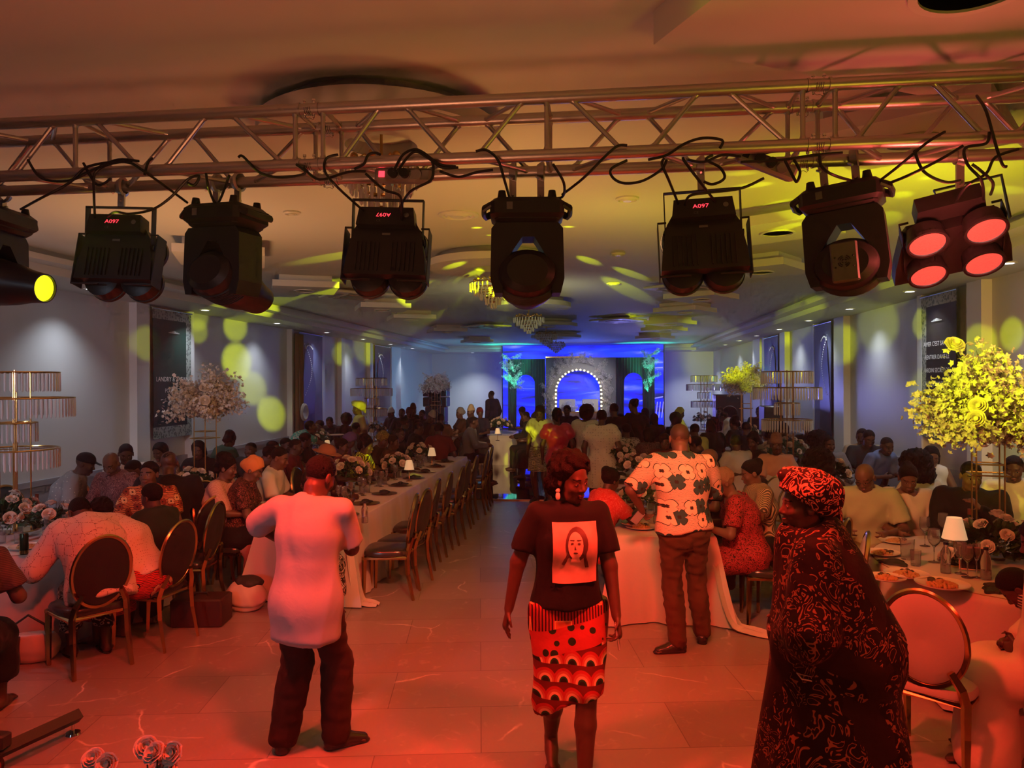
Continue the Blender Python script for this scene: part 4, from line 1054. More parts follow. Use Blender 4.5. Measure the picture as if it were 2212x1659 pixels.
def hair(P, kind, m, parent, name, res=.008, k=1.0):
    c = P.hc; Rh = P.Rh; pad = .32 if kind in ('long', 'afro', 'big', 'bob', 'braids') else .18
    f = Field(c - V3(pad, pad, pad + (.25 if kind in ('long', 'braids') else 0)), c + V3(pad, pad, pad), res)
    def L(x, y, z): return c + Rh @ (V3(x, y, z) * k)
    def Er(a, b, d): return np.array((a, b, d)) * k
    amp, fr = .004, 90
    if kind == 'short': f.ell(L(0, -.016, .036), Er(.079, .095, .086), Rh, .01); cutp, cutn, amp = (0, .045, .035), (0, 1, -.85), .0015
    if kind == 'buzz': f.ell(L(0, -.014, .033), Er(.0765, .0945, .087), Rh, .01); cutp, cutn, amp = (0, .04, .04), (0, .9, -.9), .0008
    if kind == 'crop': f.ell(L(0, -.018, .042), Er(.090, .102, .092), Rh, .01); cutp, cutn, amp = (0, .05, .03), (0, 1, -.7), .006
    if kind == 'afro': f.ell(L(0, -.025, .05), Er(.125, .125, .12), Rh, .01); f.ell(L(0, -.05, -.01), Er(.11, .09, .1), Rh, .03); cutp, cutn, amp = (0, .055, .02), (0, 1, -.55), .007
    if kind == 'big': f.ell(L(0, -.035, .055), Er(.155, .145, .14), Rh, .01); f.ell(L(0, -.07, -.07), Er(.15, .11, .14), Rh, .04); cutp, cutn, amp = (0, .055, .02), (0, 1, -.45), .010
    if kind == 'sweep': f.ell(L(0, -.035, .055), Er(.108, .115, .10), Rh, .02); f.ell(L(.03, -.06, -.03), Er(.085, .075, .10), Rh, .03); cutp, cutn, amp, fr = (0, .036, .018), (0, 1, -.5), .012, 60
    if kind == 'bob': f.ell(L(0, -.02, .035), Er(.088, .10, .092), Rh, .02); f.ell(L(0, -.045, -.05), Er(.095, .075, .095), Rh, .03); cutp, cutn = (0, .045, .02), (0, 1, -.4)
    if kind in ('long', 'braids'):
        f.ell(L(0, -.02, .035), Er(.084, .10, .09), Rh, .02); f.cone(L(0, -.055, .0), L(0, -.09, -.26), .078 * k, .06 * k, .04, flat=(Rh @ V3(0, 1, 0), .6)); cutp, cutn = (0, .045, .03), (0, 1, -.45); amp = .003
        for sx in (-1, 1): f.cone(L(sx * .07, -.01, .0), L(sx * .085, -.01, -.2), .025 * k, .02 * k, .02)
    if kind == 'bun': f.ell(L(0, -.018, .036), Er(.080, .098, .088), Rh, .01); f.ell(L(0, -.09, .075), Er(.048, .048, .045), Rh, .02); cutp, cutn = (0, .045, .035), (0, 1, -.75); amp = .002
    if kind == 'updo': f.ell(L(0, -.02, .04), Er(.088, .10, .095), Rh, .02); f.ell(L(0, -.06, .10), Er(.07, .075, .06), Rh, .03); f.ell(L(0, -.10, -.02), Er(.055, .045, .06), Rh, .03); cutp, cutn = (0, .05, .03), (0, 1, -.7); amp = .005
    if kind == 'scarf': f.ell(L(0, -.02, .04), Er(.090, .108, .096), Rh, .02); f.ell(L(0, -.10, .02), Er(.05, .05, .05), Rh, .03); f.ell(L(0, -.02, .10), Er(.06, .07, .045), Rh, .03); cutp, cutn = (0, .055, .03), (0, 1, -.9); amp, fr = .004, 45
    if kind == 'turban': f.ell(L(0, -.03, .055), Er(.118, .135, .105), Rh, .02); f.ell(L(.0, -.10, .03), Er(.085, .075, .09), Rh, .03); f.ell(L(.02, .03, .125), Er(.075, .075, .045), Rh, .02); f.cone(L(.03, -.13, -.02), L(.05, -.17, -.09), .045 * k, .03 * k, .02); cutp, cutn = (0, .055, .042), (0, .75, -1.0); amp, fr = .006, 34
    if kind == 'cap': f.ell(L(0, -.008, .045), Er(.083, .10, .083), Rh, .01); f.cone(L(0, .06, .045), L(0, .13, .03), .055 * k, .05 * k, .02, flat=(Rh @ V3(0, .2, 1), .12)); cutp, cutn, amp = (0, 0, .022), (0, .0, -1), 0
    if kind == 'kufi': f.ell(L(0, -.01, .045), Er(.082, .10, .085), Rh, .01); f.cone(L(0, -.01, .05), L(0, -.015, .11), .078 * k, .07 * k, .01); cutp, cutn, amp = (0, 0, .03), (0, .0, -1), 0
    if kind == 'hat': f.ell(L(0, -.01, .055), Er(.09, .105, .088), Rh, .01); f.cone(L(0, -.05, .042), L(0, .04, .042), .13 * k, .13 * k, .01, flat=(Rh @ V3(0, 0, 1), .09)); cutp, cutn, amp = (0, 0, .030), (0, .0, -1), 0
    if amp: f.noise(amp, fr, 3)
    f.plane(L(*cutp), Rh @ V3(*cutn))
    V, Fc = f.mesh()
    nm_ = {'scarf': 'headscarf', 'turban': 'headscarf', 'cap': 'cap', 'kufi': 'cap', 'hat': 'hat'}.get(kind, 'hair')
    return link(nm_, np_mesh(name + '_' + nm_, V, Fc, m), parent)
def shoes(P, m, parent, name, res=.009):
    for i in (0, 1):
        a = P.ank[i]; d = nrm(P.footdir[i]); f = Field(a - V3(.24, .24, .12), a + V3(.24, .24, .08), res)
        foot(f, P, i, .010, .02); f.cone(a - d * .03 - V3(0, 0, .075), a + d * .16 - V3(0, 0, .076), .045, .042, .005, flat=((0, 0, 1), .3)); f.plane(a - V3(0, 0, .0855), (0, 0, -1)); f.plane(a + V3(0, 0, .015), (0, 0, 1))
        V, Fc = f.mesh(); link('shoe', np_mesh(name + '_shoe', V, Fc, m), parent)
PERSON_GROUND = []
# ------------------------------------------------------------------ chairs
M_velvet = mat('black_velvet', (.016, .014, .013), .85, sheen=.03, bump=.1, bscale=40)
M_vinylb = mat('black_vinyl', (.03, .027, .026), .22)
M_vinylw = mat('white_vinyl', (.50, .47, .43), .25)
M_goldf = mat('polished_gold_frame', (.60, .36, .14), .22, 1.0)
def ellipse_ring(w_, h_, n=40): return [(w_ * math.cos(2 * pi * k / n), h_ * math.sin(2 * pi * k / n)) for k in range(n)]
def make_chair(white):
    e = empty('banquet_chair')
    up, se, fr = (M_vinylw, M_vinylw, M_goldf) if white else (M_velvet, M_vinylb, M_goldf)
    # seat cushion
    mb = MB(); rings = []
    for z, s_ in ((.425, .97), (.43, 1.0), (.455, 1.01), (.475, .97), (.488, .86), (.494, .6)):
        rings.append([(s_ * x * (1 + .04 * (y > 0)), s_ * y, z) for x, y in [(.215 * (abs(math.cos(t)) ** .45) * (1 if math.cos(t) >= 0 else -1), .215 * (abs(math.sin(t)) ** .45) * (1 if math.sin(t) >= 0 else -1)) for t in [2 * pi * k / 32 for k in range(32)]]])
    vs = [p for r in rings for p in r] + [(0, 0, .497)]; fs = [(k * 32 + i, k * 32 + (i + 1) % 32, k * 32 + 32 + (i + 1) % 32, k * 32 + 32 + i) for k in range(5) for i in range(32)]
    fs += [(160 + i, 160 + (i + 1) % 32, 192) for i in range(32)] + [tuple(range(31, -1, -1))]
    mb.add(vs, fs); mb.build('seat', se, e)
    mb = MB(); rr = .205
    mb.tube([(-rr, -rr, .41), (rr, -rr, .41), (rr * 1.03, rr, .41), (-rr * 1.03, rr, .41)], .016, 4, closed=True); mb.build('seat_frame', fr, e, smooth=False)
    # oval back, leaning back
    T = Matrix.Translation((0, -.245, .735)) @ Matrix.Rotation(R(10), 4, 'X')
    mb = MB(); ring = ellipse_ring(1, 1, 40); lay = [(-.014, .0), (-.024, .45), (-.020, .80), (-.010, .93), (.010, .93), (.022, .80), (.028, .45), (.022, 0)]
    vs = []; fs = []
    for y, s_ in lay:
        for (a, b) in ring: vs.append((a * .207 * max(s_, .001), y, b * .268 * max(s_, .001)))
    for k in range(len(lay) - 1):
        for i in range(40): fs.append((k * 40 + i, k * 40 + (i + 1) % 40, k * 40 + 40 + (i + 1) % 40, k * 40 + 40 + i))
    mb.add(vs, fs, T); mb.build('backrest', up, e)
    mb = MB(); mb.tube([(a * .203, 0, b * .264) for a, b in ellipse_ring(1, 1, 44)], .0135, 6, T, closed=True, flat=1.5); mb.build('back_rim', fr, e)
    for sx in (-1, 1):
        mb = MB(); mb.tube([(sx * .13, -.262, .59), (sx * .175, -.235, .50), (sx * .190, -.215, .42), (sx * .192, -.225, .25), (sx * .20, -.275, 0.0)], [.022, .027, .028, .025, .018], 4, flat=.8); mb.build('leg', fr, e, smooth=False)
        mb = MB(); mb.tube([(sx * .195, .195, .425), (sx * .195, .198, .3), (sx * .19, .205, 0.0)], [.026, .023, .015], 4); mb.build('leg', fr, e, smooth=False)
    return e
ch_b = make_chair(False); ch_w = make_chair(True); _used = {'b': 0, 'w': 0}
def chair(x, y, deg, label, white=False, group=None):
    k = 'w' if white else 'b'; src = ch_w if white else ch_b
    o = src if not _used[k] else copy_tree(src); _used[k] += 1
    o.location = (x, y, 0); o.rotation_euler = (0, 0, R(deg))
    for q in ('label', 'category', 'group'):
        if q in o: del o[q]
    return tag(o, label, 'chair', group or ('white oval-back chairs' if white else 'black oval-back chairs'))
# ------------------------------------------------------------------ tables
M_cloth = mat('white_satin_tablecloth', (.56, .51, .45), .5, sheen=.3, bump=.05, bscale=30)
M_tabtop = mat('plywood_top', (.3, .2, .12), .6)
TH_ = .76
def table_under(e_loc, sx, sy, round_, label, rz=0):
    e = empty('banquet_table', e_loc, rz, label, 'table', 'banquet tables under white cloths')
    mb = MB()
    if round_: mb.lathe([(0, .72), (sx, .72), (sx, .752), (0, .752)], 40)
    else: mb.box((-sx, -sy, .72), (sx, sy, .752))
    mb.build('tabletop', M_tabtop, e)
    for a in (-1, 1):
        for b in (-1, 1):
            mb = MB(); mb.cyl((a * sx * .6, b * sy * (.6 if round_ else .85), 0), (a * sx * .6, b * sy * (.6 if round_ else .85), .72), .018, n=8); mb.build('leg', M_blackm, e)
    return e
def round_table(x, y, r, label, clabel, hem=.02):
    table_under((x, y, 0), r, r, True, label)
    mb = MB(); n = 96; prof = [(.0, TH_), (.5, TH_), (.97, TH_), (1.0, TH_ - .012), (1.012, TH_ - .06), (1.03, .55), (1.06, .3), (1.09, hem)]
    vs = []; fs = []; rs = random.random() * 6
    for (q, z) in prof:
        for i in range(n):
            t = 2 * pi * i / n; d = (TH_ - z) / TH_; w_ = d * (.045 * math.sin(13 * t + rs) + .02 * math.sin(29 * t + 2 * rs))
            vs.append((r * q * math.cos(t) * (1 + w_), r * q * math.sin(t) * (1 + w_), z))
    for k in range(len(prof) - 1):
        for i in range(n): fs.append((k * n + i, (k + 1) * n + i, (k + 1) * n + (i + 1) % n, k * n + (i + 1) % n))
    mb.add(vs, fs); mb.build('tablecloth', M_cloth, None, ang=60, label=clabel, cat='tablecloth', group='white tablecloths').location = (x, y, 0)
def long_table(x0, x1, y0, y1, label, clabel, pool=None):
    cx, cy_ = (x0 + x1) / 2, (y0 + y1) / 2; hx, hy = (x1 - x0) / 2, (y1 - y0) / 2
    table_under((cx, cy_, 0), hx - .02, hy - .02, False, label)
    # perimeter with fine sampling
    per = []; st = .05
    def seg(a, b):
        L = math.dist(a, b); n = max(2, int(L / st))
        for i in range(n): per.append((a[0] + (b[0] - a[0]) * i / n, a[1] + (b[1] - a[1]) * i / n))
    seg((-hx, -hy), (hx, -hy)); seg((hx, -hy), (hx, hy)); seg((hx, hy), (-hx, hy)); seg((-hx, hy), (-hx, -hy))
    n = len(per); vs = []; fs = []; rs = random.random() * 6
    lay = [(TH_, 0.0, .96), (TH_, 0, .995), (TH_ - .01, .006, 1), (.6, .018, 1), (.4, .03, 1), (.2, .045, 1), (.012, .06, 1)]
    for (z, o_, s_) in lay:
        for i, (px_, py_) in enumerate(per):
            nx = 1 if px_ > hx - 1e-6 else (-1 if px_ < -hx + 1e-6 else 0); ny = 1 if py_ > hy - 1e-6 else (-1 if py_ < -hy + 1e-6 else 0)
            # corner flare
            cxd = min(abs(abs(px_) - hx), .2) / .2; cyd = min(abs(abs(py_) - hy), .2) / .2
            fl = (1 - cxd) * (1 - cyd); d = (TH_ - z)
            nx2 = math.copysign(1, px_) if abs(abs(px_) - hx) < .2 else 0; ny2 = math.copysign(1, py_) if abs(abs(py_) - hy) < .2 else 0
            wv = d * (.05 * math.sin(i * st * 14 + rs) + .025 * math.sin(i * st * 31 + rs))
            vs.append((px_ * s_ + (nx * (o_ + wv) if nx else 0) + fl * nx2 * d * .12, py_ * s_ + (ny * (o_ + wv) if ny else 0) + fl * ny2 * d * .12, z))
    for k in range(len(lay) - 1):
        for i in range(n): fs.append((k * n + i, (k + 1) * n + i, (k + 1) * n + (i + 1) % n, k * n + (i + 1) % n))
    fs.append(tuple(range(n)))
    mb = MB(); mb.add(vs, fs)
    if pool:
        for (ax_, ay_, dx, dy) in pool:   # cloth spilling on the floor
            pts = []; m_ = 12; W_ = .10
            for k in range(m_ + 1):
                u = k / m_; x = ax_ - cx + dx * u; y = ay_ - cy_ + dy * u; wd = W_ * (1 - .55 * u * u)
                nx, ny = -dy, dx; L = math.hypot(nx, ny); nx /= L; ny /= L; z = .5 * max(0, 1 - u * 2.6) ** 2
                for j in range(7):
                    v_ = (j / 6 - .5) * 2; pts.append((x + nx * wd * v_, y + ny * wd * v_, z + .012 + .022 * (1 + math.sin(v_ * 5 + u * 4)) * (1 - u * .5)))
            mb.add(pts, [(k * 7 + j, k * 7 + j + 1, k * 7 + 8 + j, k * 7 + 7 + j) for k in range(m_) for j in range(6)])
    mb.build('tablecloth', M_cloth, None, ang=60, label=clabel, cat='tablecloth', group='white tablecloths').location = (cx, cy_, 0)
# positions (metres): left round tables, left long table, right long table, right round tables
LONG_L = (-3.25, -2.35, 6.85, 13.3); LONG_R = (.16, 1.02, 6.55, 12.8)
T0 = (-5.0, 6.2, .95); T4 = (-5.15, 9.1, .9); T5 = (-5.2, 12.6, .9); T6 = (-5.0, 16.6, .9); T7 = (-4.6, 20.5, .9)
T3 = (3.2, 5.75, 1.12); T8 = (2.95, 11.2, .9); T9 = (3.0, 15.6, .9); T10 = (2.4, 20.8, .9)
round_table(*T0, 'round table nearest the camera on the left, under a white cloth', 'white tablecloth on the nearest left round table')
round_table(*T4, 'second round table along the left wall, under a white cloth', 'white tablecloth on the second left round table')
round_table(*T5, 'third round table along the left wall, under a white cloth', 'white tablecloth on the third left round table')
round_table(*T6, 'fourth round table along the left wall, under a white cloth', 'white tablecloth on the fourth left round table')
round_table(*T7, 'fifth round table along the left wall, under a white cloth', 'white tablecloth on the fifth left round table')
round_table(*T3, 'round table nearest the camera on the right, under a white cloth', 'white tablecloth on the nearest right round table')
round_table(*T8, 'second round table along the right wall, under a white cloth', 'white tablecloth on the second right round table')
round_table(*T9, 'third round table along the right wall, under a white cloth', 'white tablecloth on the third right round table')
round_table(*T10, 'fourth round table along the right wall, under a white cloth', 'white tablecloth on the fourth right round table')
long_table(*LONG_L, 'long table left of the aisle, under a white cloth', 'white tablecloth on the long table left of the aisle', [(-2.32, 6.82, .28, -.06)])
long_table(*LONG_R, 'long table right of the aisle, under a white cloth', 'white tablecloth on the long table right of the aisle', [(1.03, 6.5, .42, -.28)])
long_table(-2.98, -2.15, 18.6, 20.4, 'small table standing on the mirrored catwalk', 'pleated cream tablecloth on the catwalk table')
# ------------------------------------------------------------------ tableware
M_glass = mat('clear_glass', (.95, .96, .97), .03, trans=.9, spec=.7)
M_plate = mat('cream_porcelain', (.68, .63, .54), .2)
M_nap = mat('black_napkin', (.02, .02, .022), .8)
M_napw = mat('cream_napkin', (.55, .48, .38), .8)
def one(name, parts):
    e = empty(name); 
    for nme, mb, m in parts: mb.build(nme, m, e, ang=50)
    return e
def wine_glass():
    mb = MB(); mb.lathe([(.0, .003), (.034, .002), (.034, .0), (0, 0)], 16)
    mb.lathe([(.034, .002), (.006, .008), (.0035, .02), (.0035, .085), (.008, .095), (.030, .12), (.037, .145), (.034, .185), (.031, .205), (.0295, .205), (.033, .18), (.035, .145), (.028, .122), (0, .100)], 18)
    return mb
gl = MB().lathe([(0, 0), (.03, 0), (.034, .1), (.0325, .1), (.0285, .008), (0, .008)], 16)
fl_ = MB().lathe([(.0, 0), (.030, 0), (.006, .006), (.0035, .02), (.0035, .10), (.012, .115), (.022, .15), (.021, .21), (.0195, .21), (.0205, .15), (.010, .12), (0, .108)], 16)
bt = MB().lathe([(0, 0), (.031, 0), (.032, .02), (.030, .07), (.032, .10), (.030, .14), (.013, .175), (.012, .19), (0, .19)], 18)
cap = MB().lathe([(0, .188), (.0145, .188), (.0145, .205), (0, .207)], 14)
wtr = MB().lathe([(0, .004), (.029, .004), (.028, .06), (0, .06)], 16)
wb = MB().lathe([(0, 0), (.037, 0), (.0375, .19), (.034, .205), (.015, .235), (.0135, .30), (0, .30)], 20)
wlab = MB().lathe([(.038, .06), (.038, .15)], 20); wcap = MB().lathe([(0, .27), (.0155, .27), (.0155, .315), (0, .316)], 14)
M_wineg = mat('dark_green_bottle_glass', (.012, .03, .012), .08, spec=.8)
PROT = {}
def proto(kind):
    if kind in PROT: return PROT[kind], False
    if kind == 'wine_glass': o = wine_glass().build('wine_glass', M_glass)
    if kind == 'tumbler': o = gl.build('tumbler', M_glass)
    if kind == 'champagne_flute': o = fl_.build('champagne_flute', M_glass)
    if kind == 'water_bottle': o = one('water_bottle', [('bottle_body', bt, M_glass), ('water', wtr, mat('water', (.8, .85, .9), .05, trans=.8)), ('cap', cap, mat('dark_blue_cap', (.01, .015, .04), .4))])
    if kind == 'wine_bottle': o = one('wine_bottle', [('bottle_body', wb, M_wineg), ('paper_label', wlab, mat('cream_paper', (.5, .45, .35), .7)), ('foil', wcap, mat('gold_red_foil', (.3, .08, .05), .35, .6))])
    if kind == 'beer_can': o = None
    if kind == 'dinner_plate':
        p = MB().lathe([(0, .006), (.085, .006), (.125, .018), (.13, .022), (.128, .016), (.08, 0), (0, 0)], 32); o = p.build('dinner_plate', M_plate)
    if kind == 'charger_plate':
        p = MB().lathe([(0, .004), (.11, .004), (.15, .012), (.155, .012), (.11, 0), (0, 0)], 32); o = p.build('charger_plate', mat('gold_charger', (.5, .36, .15), .3, .8))
    if kind == 'napkin':
        mb = MB(); n = 16
        for l_, (a, b, c_) in enumerate(((.11, .045, .0), (.07, .03, .012))):
            mb.lathe([(0, c_), (a, c_), (a * .9, c_ + .012), (b, c_ + .025), (0, c_ + .018)], 18, TR((0, 0, 0), (0, 0, l_), (1, .55, 1)), wob=lambda t, z: .16 * math.sin(5 * t))
        o = mb.build('napkin', M_nap)
    if kind == 'food':
        e = empty('plate_of_food'); p = MB().lathe([(0, .006), (.085, .006), (.125, .018), (.13, .022), (.128, .016), (.08, 0), (0, 0)], 32); p.build('plate', M_plate, e)
        mb = MB()
        rs = random.Random(3)
        for k in range(110):
            a = rs.random() * 6.28; r_ = .07 * math.sqrt(rs.random()); mb.sphere((r_ * math.cos(a), r_ * math.sin(a), .010 + .022 * (1 - r_ / .07)), .007 + .004 * rs.random(), 5, 4)
        mb.build('rice', mat('fried_rice', (.50, .27, .10), .6), e)
        mb = MB()
        for k in range(4): mb.sphere((.05 + .02 * math.cos(k * 2), .03 * math.sin(k * 2.1), .022), .020, 9, 6, None, (1.3, .8, .6))
        mb.build('meat', mat('grilled_meat', (.06, .022, .012), .35, bump=.5, bscale=80), e); o = e
    if kind == 'table_lamp':
        e = empty('table_lamp'); mb = MB(); mb.lathe([(0, 0), (.045, 0), (.045, .008), (.008, .014), (.006, .02), (.006, .22), (0, .22)], 24); mb.build('stem', M_gold, e)
        mb = MB(); mb.lathe([(.068, .16), (.040, .285), (.039, .285), (.067, .16)], 72, wob=lambda t, z: .018 * math.sin(36 * t)); mb.build('lamp_shade', mat('pleated_cream_shade', (.62, .50, .36), .7, emit=(1, .62, .30), es=.45), e, ang=15); o = e
    PROT[kind] = o; return o, True
CATS = {'wine_glass': 'glass', 'tumbler': 'glass', 'champagne_flute': 'glass', 'water_bottle': 'bottle', 'wine_bottle': 'bottle', 'dinner_plate': 'plate', 'charger_plate': 'plate', 'napkin': 'napkin', 'food': 'plate of food', 'table_lamp': 'lamp'}
SEEN = set()
def put(kind, x, y, label, rz=0.0, group=None, z=TH_ + .002, sc=1.0):
    o, first = proto(kind)
    if label in SEEN: label += ' (clockwise one)'
    SEEN.add(label)
    if not first: o = copy_tree(o)
    o.location = (x, y, z); o.rotation_euler = (0, 0, rz); o.scale = (sc, sc, sc)
    for q in ('label', 'category', 'group'):
        if q in o: del o[q]
    return tag(o, label, CATS[kind], group)
# ------------------------------------------------------------------ flowers
M_petal = mat('cream_rose_petals', (.72, .62, .50), .55, sheen=.3)
M_blos = mat('white_blossom_petals', (.72, .67, .62), .55, sheen=.2)
M_leaf = mat('dark_green_leaves', (.02, .06, .022), .5)
M_green = mat('fern_green_leaves', (.03, .09, .03), .5)
def rose_mesh(seed, closed=.0):
    rs = random.Random(seed); mb = MB()
    for layer, (n, r0, h, open_) in enumerate(((3, .014, .036, .15), (4, .022, .038, .45), (5, .031, .037, .65), (6, .038, .033, .85))):
        for k in range(n):
            t0 = 2 * pi * k / n + layer * .7 + rs.random() * .3; wd = 2 * pi / n * .72; vs = []; N_ = 6
            for j in range(5):
                v = j / 4
                for i in range(N_ + 1):
                    u = (i / N_ - .5) * 2; edge = 1 - .35 * u * u * v
                    rr = r0 * (.35 + .65 * math.sin(v * 1.45)) + open_ * .012 * v * v + .003 * rs.random() * v
                    z = h * v * edge - open_ * .010 * max(0, v - .7) * 3; a = t0 + u * wd
                    vs.append((rr * math.cos(a), rr * math.sin(a), z + .02 - layer * .004))
            mb.add(vs, [(j * (N_ + 1) + i, j * (N_ + 1) + i + 1, (j + 1) * (N_ + 1) + i + 1, (j + 1) * (N_ + 1) + i) for j in range(4) for i in range(N_)])
    mb.sphere((0, 0, .02), .018, 8, 6)
    return mb
ROSES = [rose_mesh(i).mesh('rose', M_petal, ang=80) for i in range(3)]
def fol_mesh(seed, R_, n, m, leafl=.05, flat_=.5):
    rs = random.Random(seed); mb = MB()
    for k in range(n):
        th = rs.random() * 2 * pi; ph = math.acos(rs.random() * 1.1 - .1 if rs.random() < .9 else -.1); r_ = R_ * (.55 + .5 * rs.random())
        c = Vector((r_ * math.sin(ph) * math.cos(th), r_ * math.sin(ph) * math.sin(th), r_ * math.cos(ph) * flat_)); d = (c.normalized() + Vector((rs.uniform(-.6, .6), rs.uniform(-.6, .6), rs.uniform(-.6, .6)))).normalized()
        s_ = d.orthogonal().normalized() * leafl * .28; l = leafl * rs.uniform(.7, 1.3); up_ = d.cross(s_).normalized() * leafl * .08
        mb.add([c, c + d * l * .5 + s_, c + d * l, c + d * l * .5 - s_, c + d * l * .5 - up_], [(0, 1, 4), (1, 2, 4), (2, 3, 4), (3, 0, 4)])
    return mb.mesh('foliage', m, smooth=False)
FOL = [fol_mesh(1, .16, 260, M_leaf), fol_mesh(2, .15, 240, M_green, .06)]
vase_me = MB().lathe([(0, 0), (.055, 0), (.05, .06), (.065, .12), (.07, .125), (0, .125)], 24).mesh('vase', M_glass)
def centrepiece(x, y, R_, n, label, z=TH_ + .002, seed=0, tall=.14, group='rose centrepieces'):
    e = empty('rose_centrepiece', (x, y, z), random.random() * 6, label, 'flower arrangement', group); rs = random.Random(seed + 5)
    link('vase', vase_me, e); f_ = link('foliage', FOL[seed % 2], e, (0, 0, tall)); f_.scale = (R_ / .16,) * 3
    for k in range(n):
        ph = math.acos(1 - (k + .5) / n * 1.05); th = k * 2.4 + rs.random() * .3
        d = Vector((math.sin(ph) * math.cos(th), math.sin(ph) * math.sin(th), math.cos(ph) * .75)); c = d * R_ * rs.uniform(.9, 1.1) + Vector((0, 0, tall))
        o = link('rose', ROSES[k % 3], e, c, Vector((d.x, d.y, d.z + .25)).to_track_quat('Z', 'Y').to_euler()); s_ = rs.uniform(.9, 1.2); o.scale = (s_,) * 3
    return e
# blossom branches
def branch_mesh(seed, L_, nb, m):
    rs = random.Random(seed); mb = MB(); pts = [Vector((0, 0, 0))]; d = Vector((0, 0, 1))
    for k in range(6): d = (d + Vector((rs.uniform(-.25, .25), rs.uniform(-.25, .25), rs.uniform(-.15, .1)))).normalized(); pts.append(pts[-1] + d * L_ / 6)
    mb.mi = 1; mb.tube(pts, [.005 * (1 - i / 8) for i in range(7)], 5); mb.mi = 0
    for k in range(nb):
        t = rs.random() ** .7; q = t * 6; i = min(5, int(q)); c = pts[i].lerp(pts[i + 1], q - i) + Vector((rs.gauss(0, .05), rs.gauss(0, .05), rs.gauss(0, .045))) * (.5 + .6 * t)
        n_ = Vector((rs.gauss(0, 1), rs.gauss(0, 1), rs.gauss(.3, 1))).normalized(); u = n_.orthogonal().normalized(); v = n_.cross(u); r_ = rs.uniform(.015, .024)
        vs = [c]; fs = []
        for p in range(5):
            a = 2 * pi * p / 5 + rs.random() * .2; dd = u * math.cos(a) + v * math.sin(a); sd = u * math.cos(a + pi / 2) + v * math.sin(a + pi / 2)
            b = len(vs); up_ = n_ * r_ * .35
            vs += [c + dd * r_ * .6 + sd * r_ * .42 + up_ * .4, c + dd * r_ * 1.15 + up_ * 1.1, c + dd * r_ * .6 - sd * r_ * .42 + up_ * .4]; fs += [(0, b, b + 1, b + 2)]
        mb.add(vs, fs)
    return mb.mesh('blossom_branch', [m, M_leaf], smooth=False)
BR_ = [branch_mesh(i, .46, 150, M_blos) for i in range(4)]
def flower_stand(x, y, label, top=1.62, dia=1.0, h=1.10, seed=0, nb=34, z=TH_ + .002, rose_n=7, low=False):
    e = empty('flower_stand', (x, y, z), 0, label, 'flower arrangement', 'tall white blossom arrangements on gold stands'); rs = random.Random(seed)
    fw = .13
    fr_ = []
    H_ = h
    mb = MB()
    for a in range(4):
        X_, Y_ = fw * math.cos(a * pi / 2 + .5), fw * math.sin(a * pi / 2 + .5); mb.tube([(X_, Y_, 0), (X_, Y_, H_)], .006, 6)
    mb.build('stand_legs', M_brass, e)
    for zz, r_ in ((.006, fw), (H_ * .62, fw * 1.35), (H_ * .70, fw * 1.0), (H_ + .12, fw * 1.9)):
        mb = MB(); mb.tube([(r_ * math.cos(a * pi / 2 + .5), r_ * math.sin(a * pi / 2 + .5), zz) for a in range(4)] if zz > .1 else [(r_ * math.cos(a * pi / 8), r_ * math.sin(a * pi / 8), zz) for a in range(16)], .006, 6, closed=True); mb.build('stand_ring', M_brass, e)
    s_ = dia / 1.0
    for k in range(nb):
        ph = math.acos(1 - 1.62 * (k + .5) / nb); th = k * 2.399 + rs.random() * .4
        d = Vector((math.sin(ph) * math.cos(th), math.sin(ph) * math.sin(th), math.cos(ph) * .80 + .04))
        o = link('blossom_branch', BR_[k % 4], e, (0, 0, H_ - .02), d.to_track_quat('Z', 'Y').to_euler()); sc = s_ * rs.uniform(.78, 1.12) * .98; o.scale = (sc, sc, sc)
    for k in range(rose_n):
        th = k * 2.1 + seed; ph = .9 + .5 * math.sin(k * 1.7); d = Vector((math.sin(ph) * math.cos(th), math.sin(ph) * math.sin(th), math.cos(ph) * .8))
        o = link('rose', ROSES[k % 3], e, Vector((0, 0, H_)) + d * .36 * s_, d.to_track_quat('Z', 'Y').to_euler()); o.scale = (1.3, 1.3, 1.3)
    return e
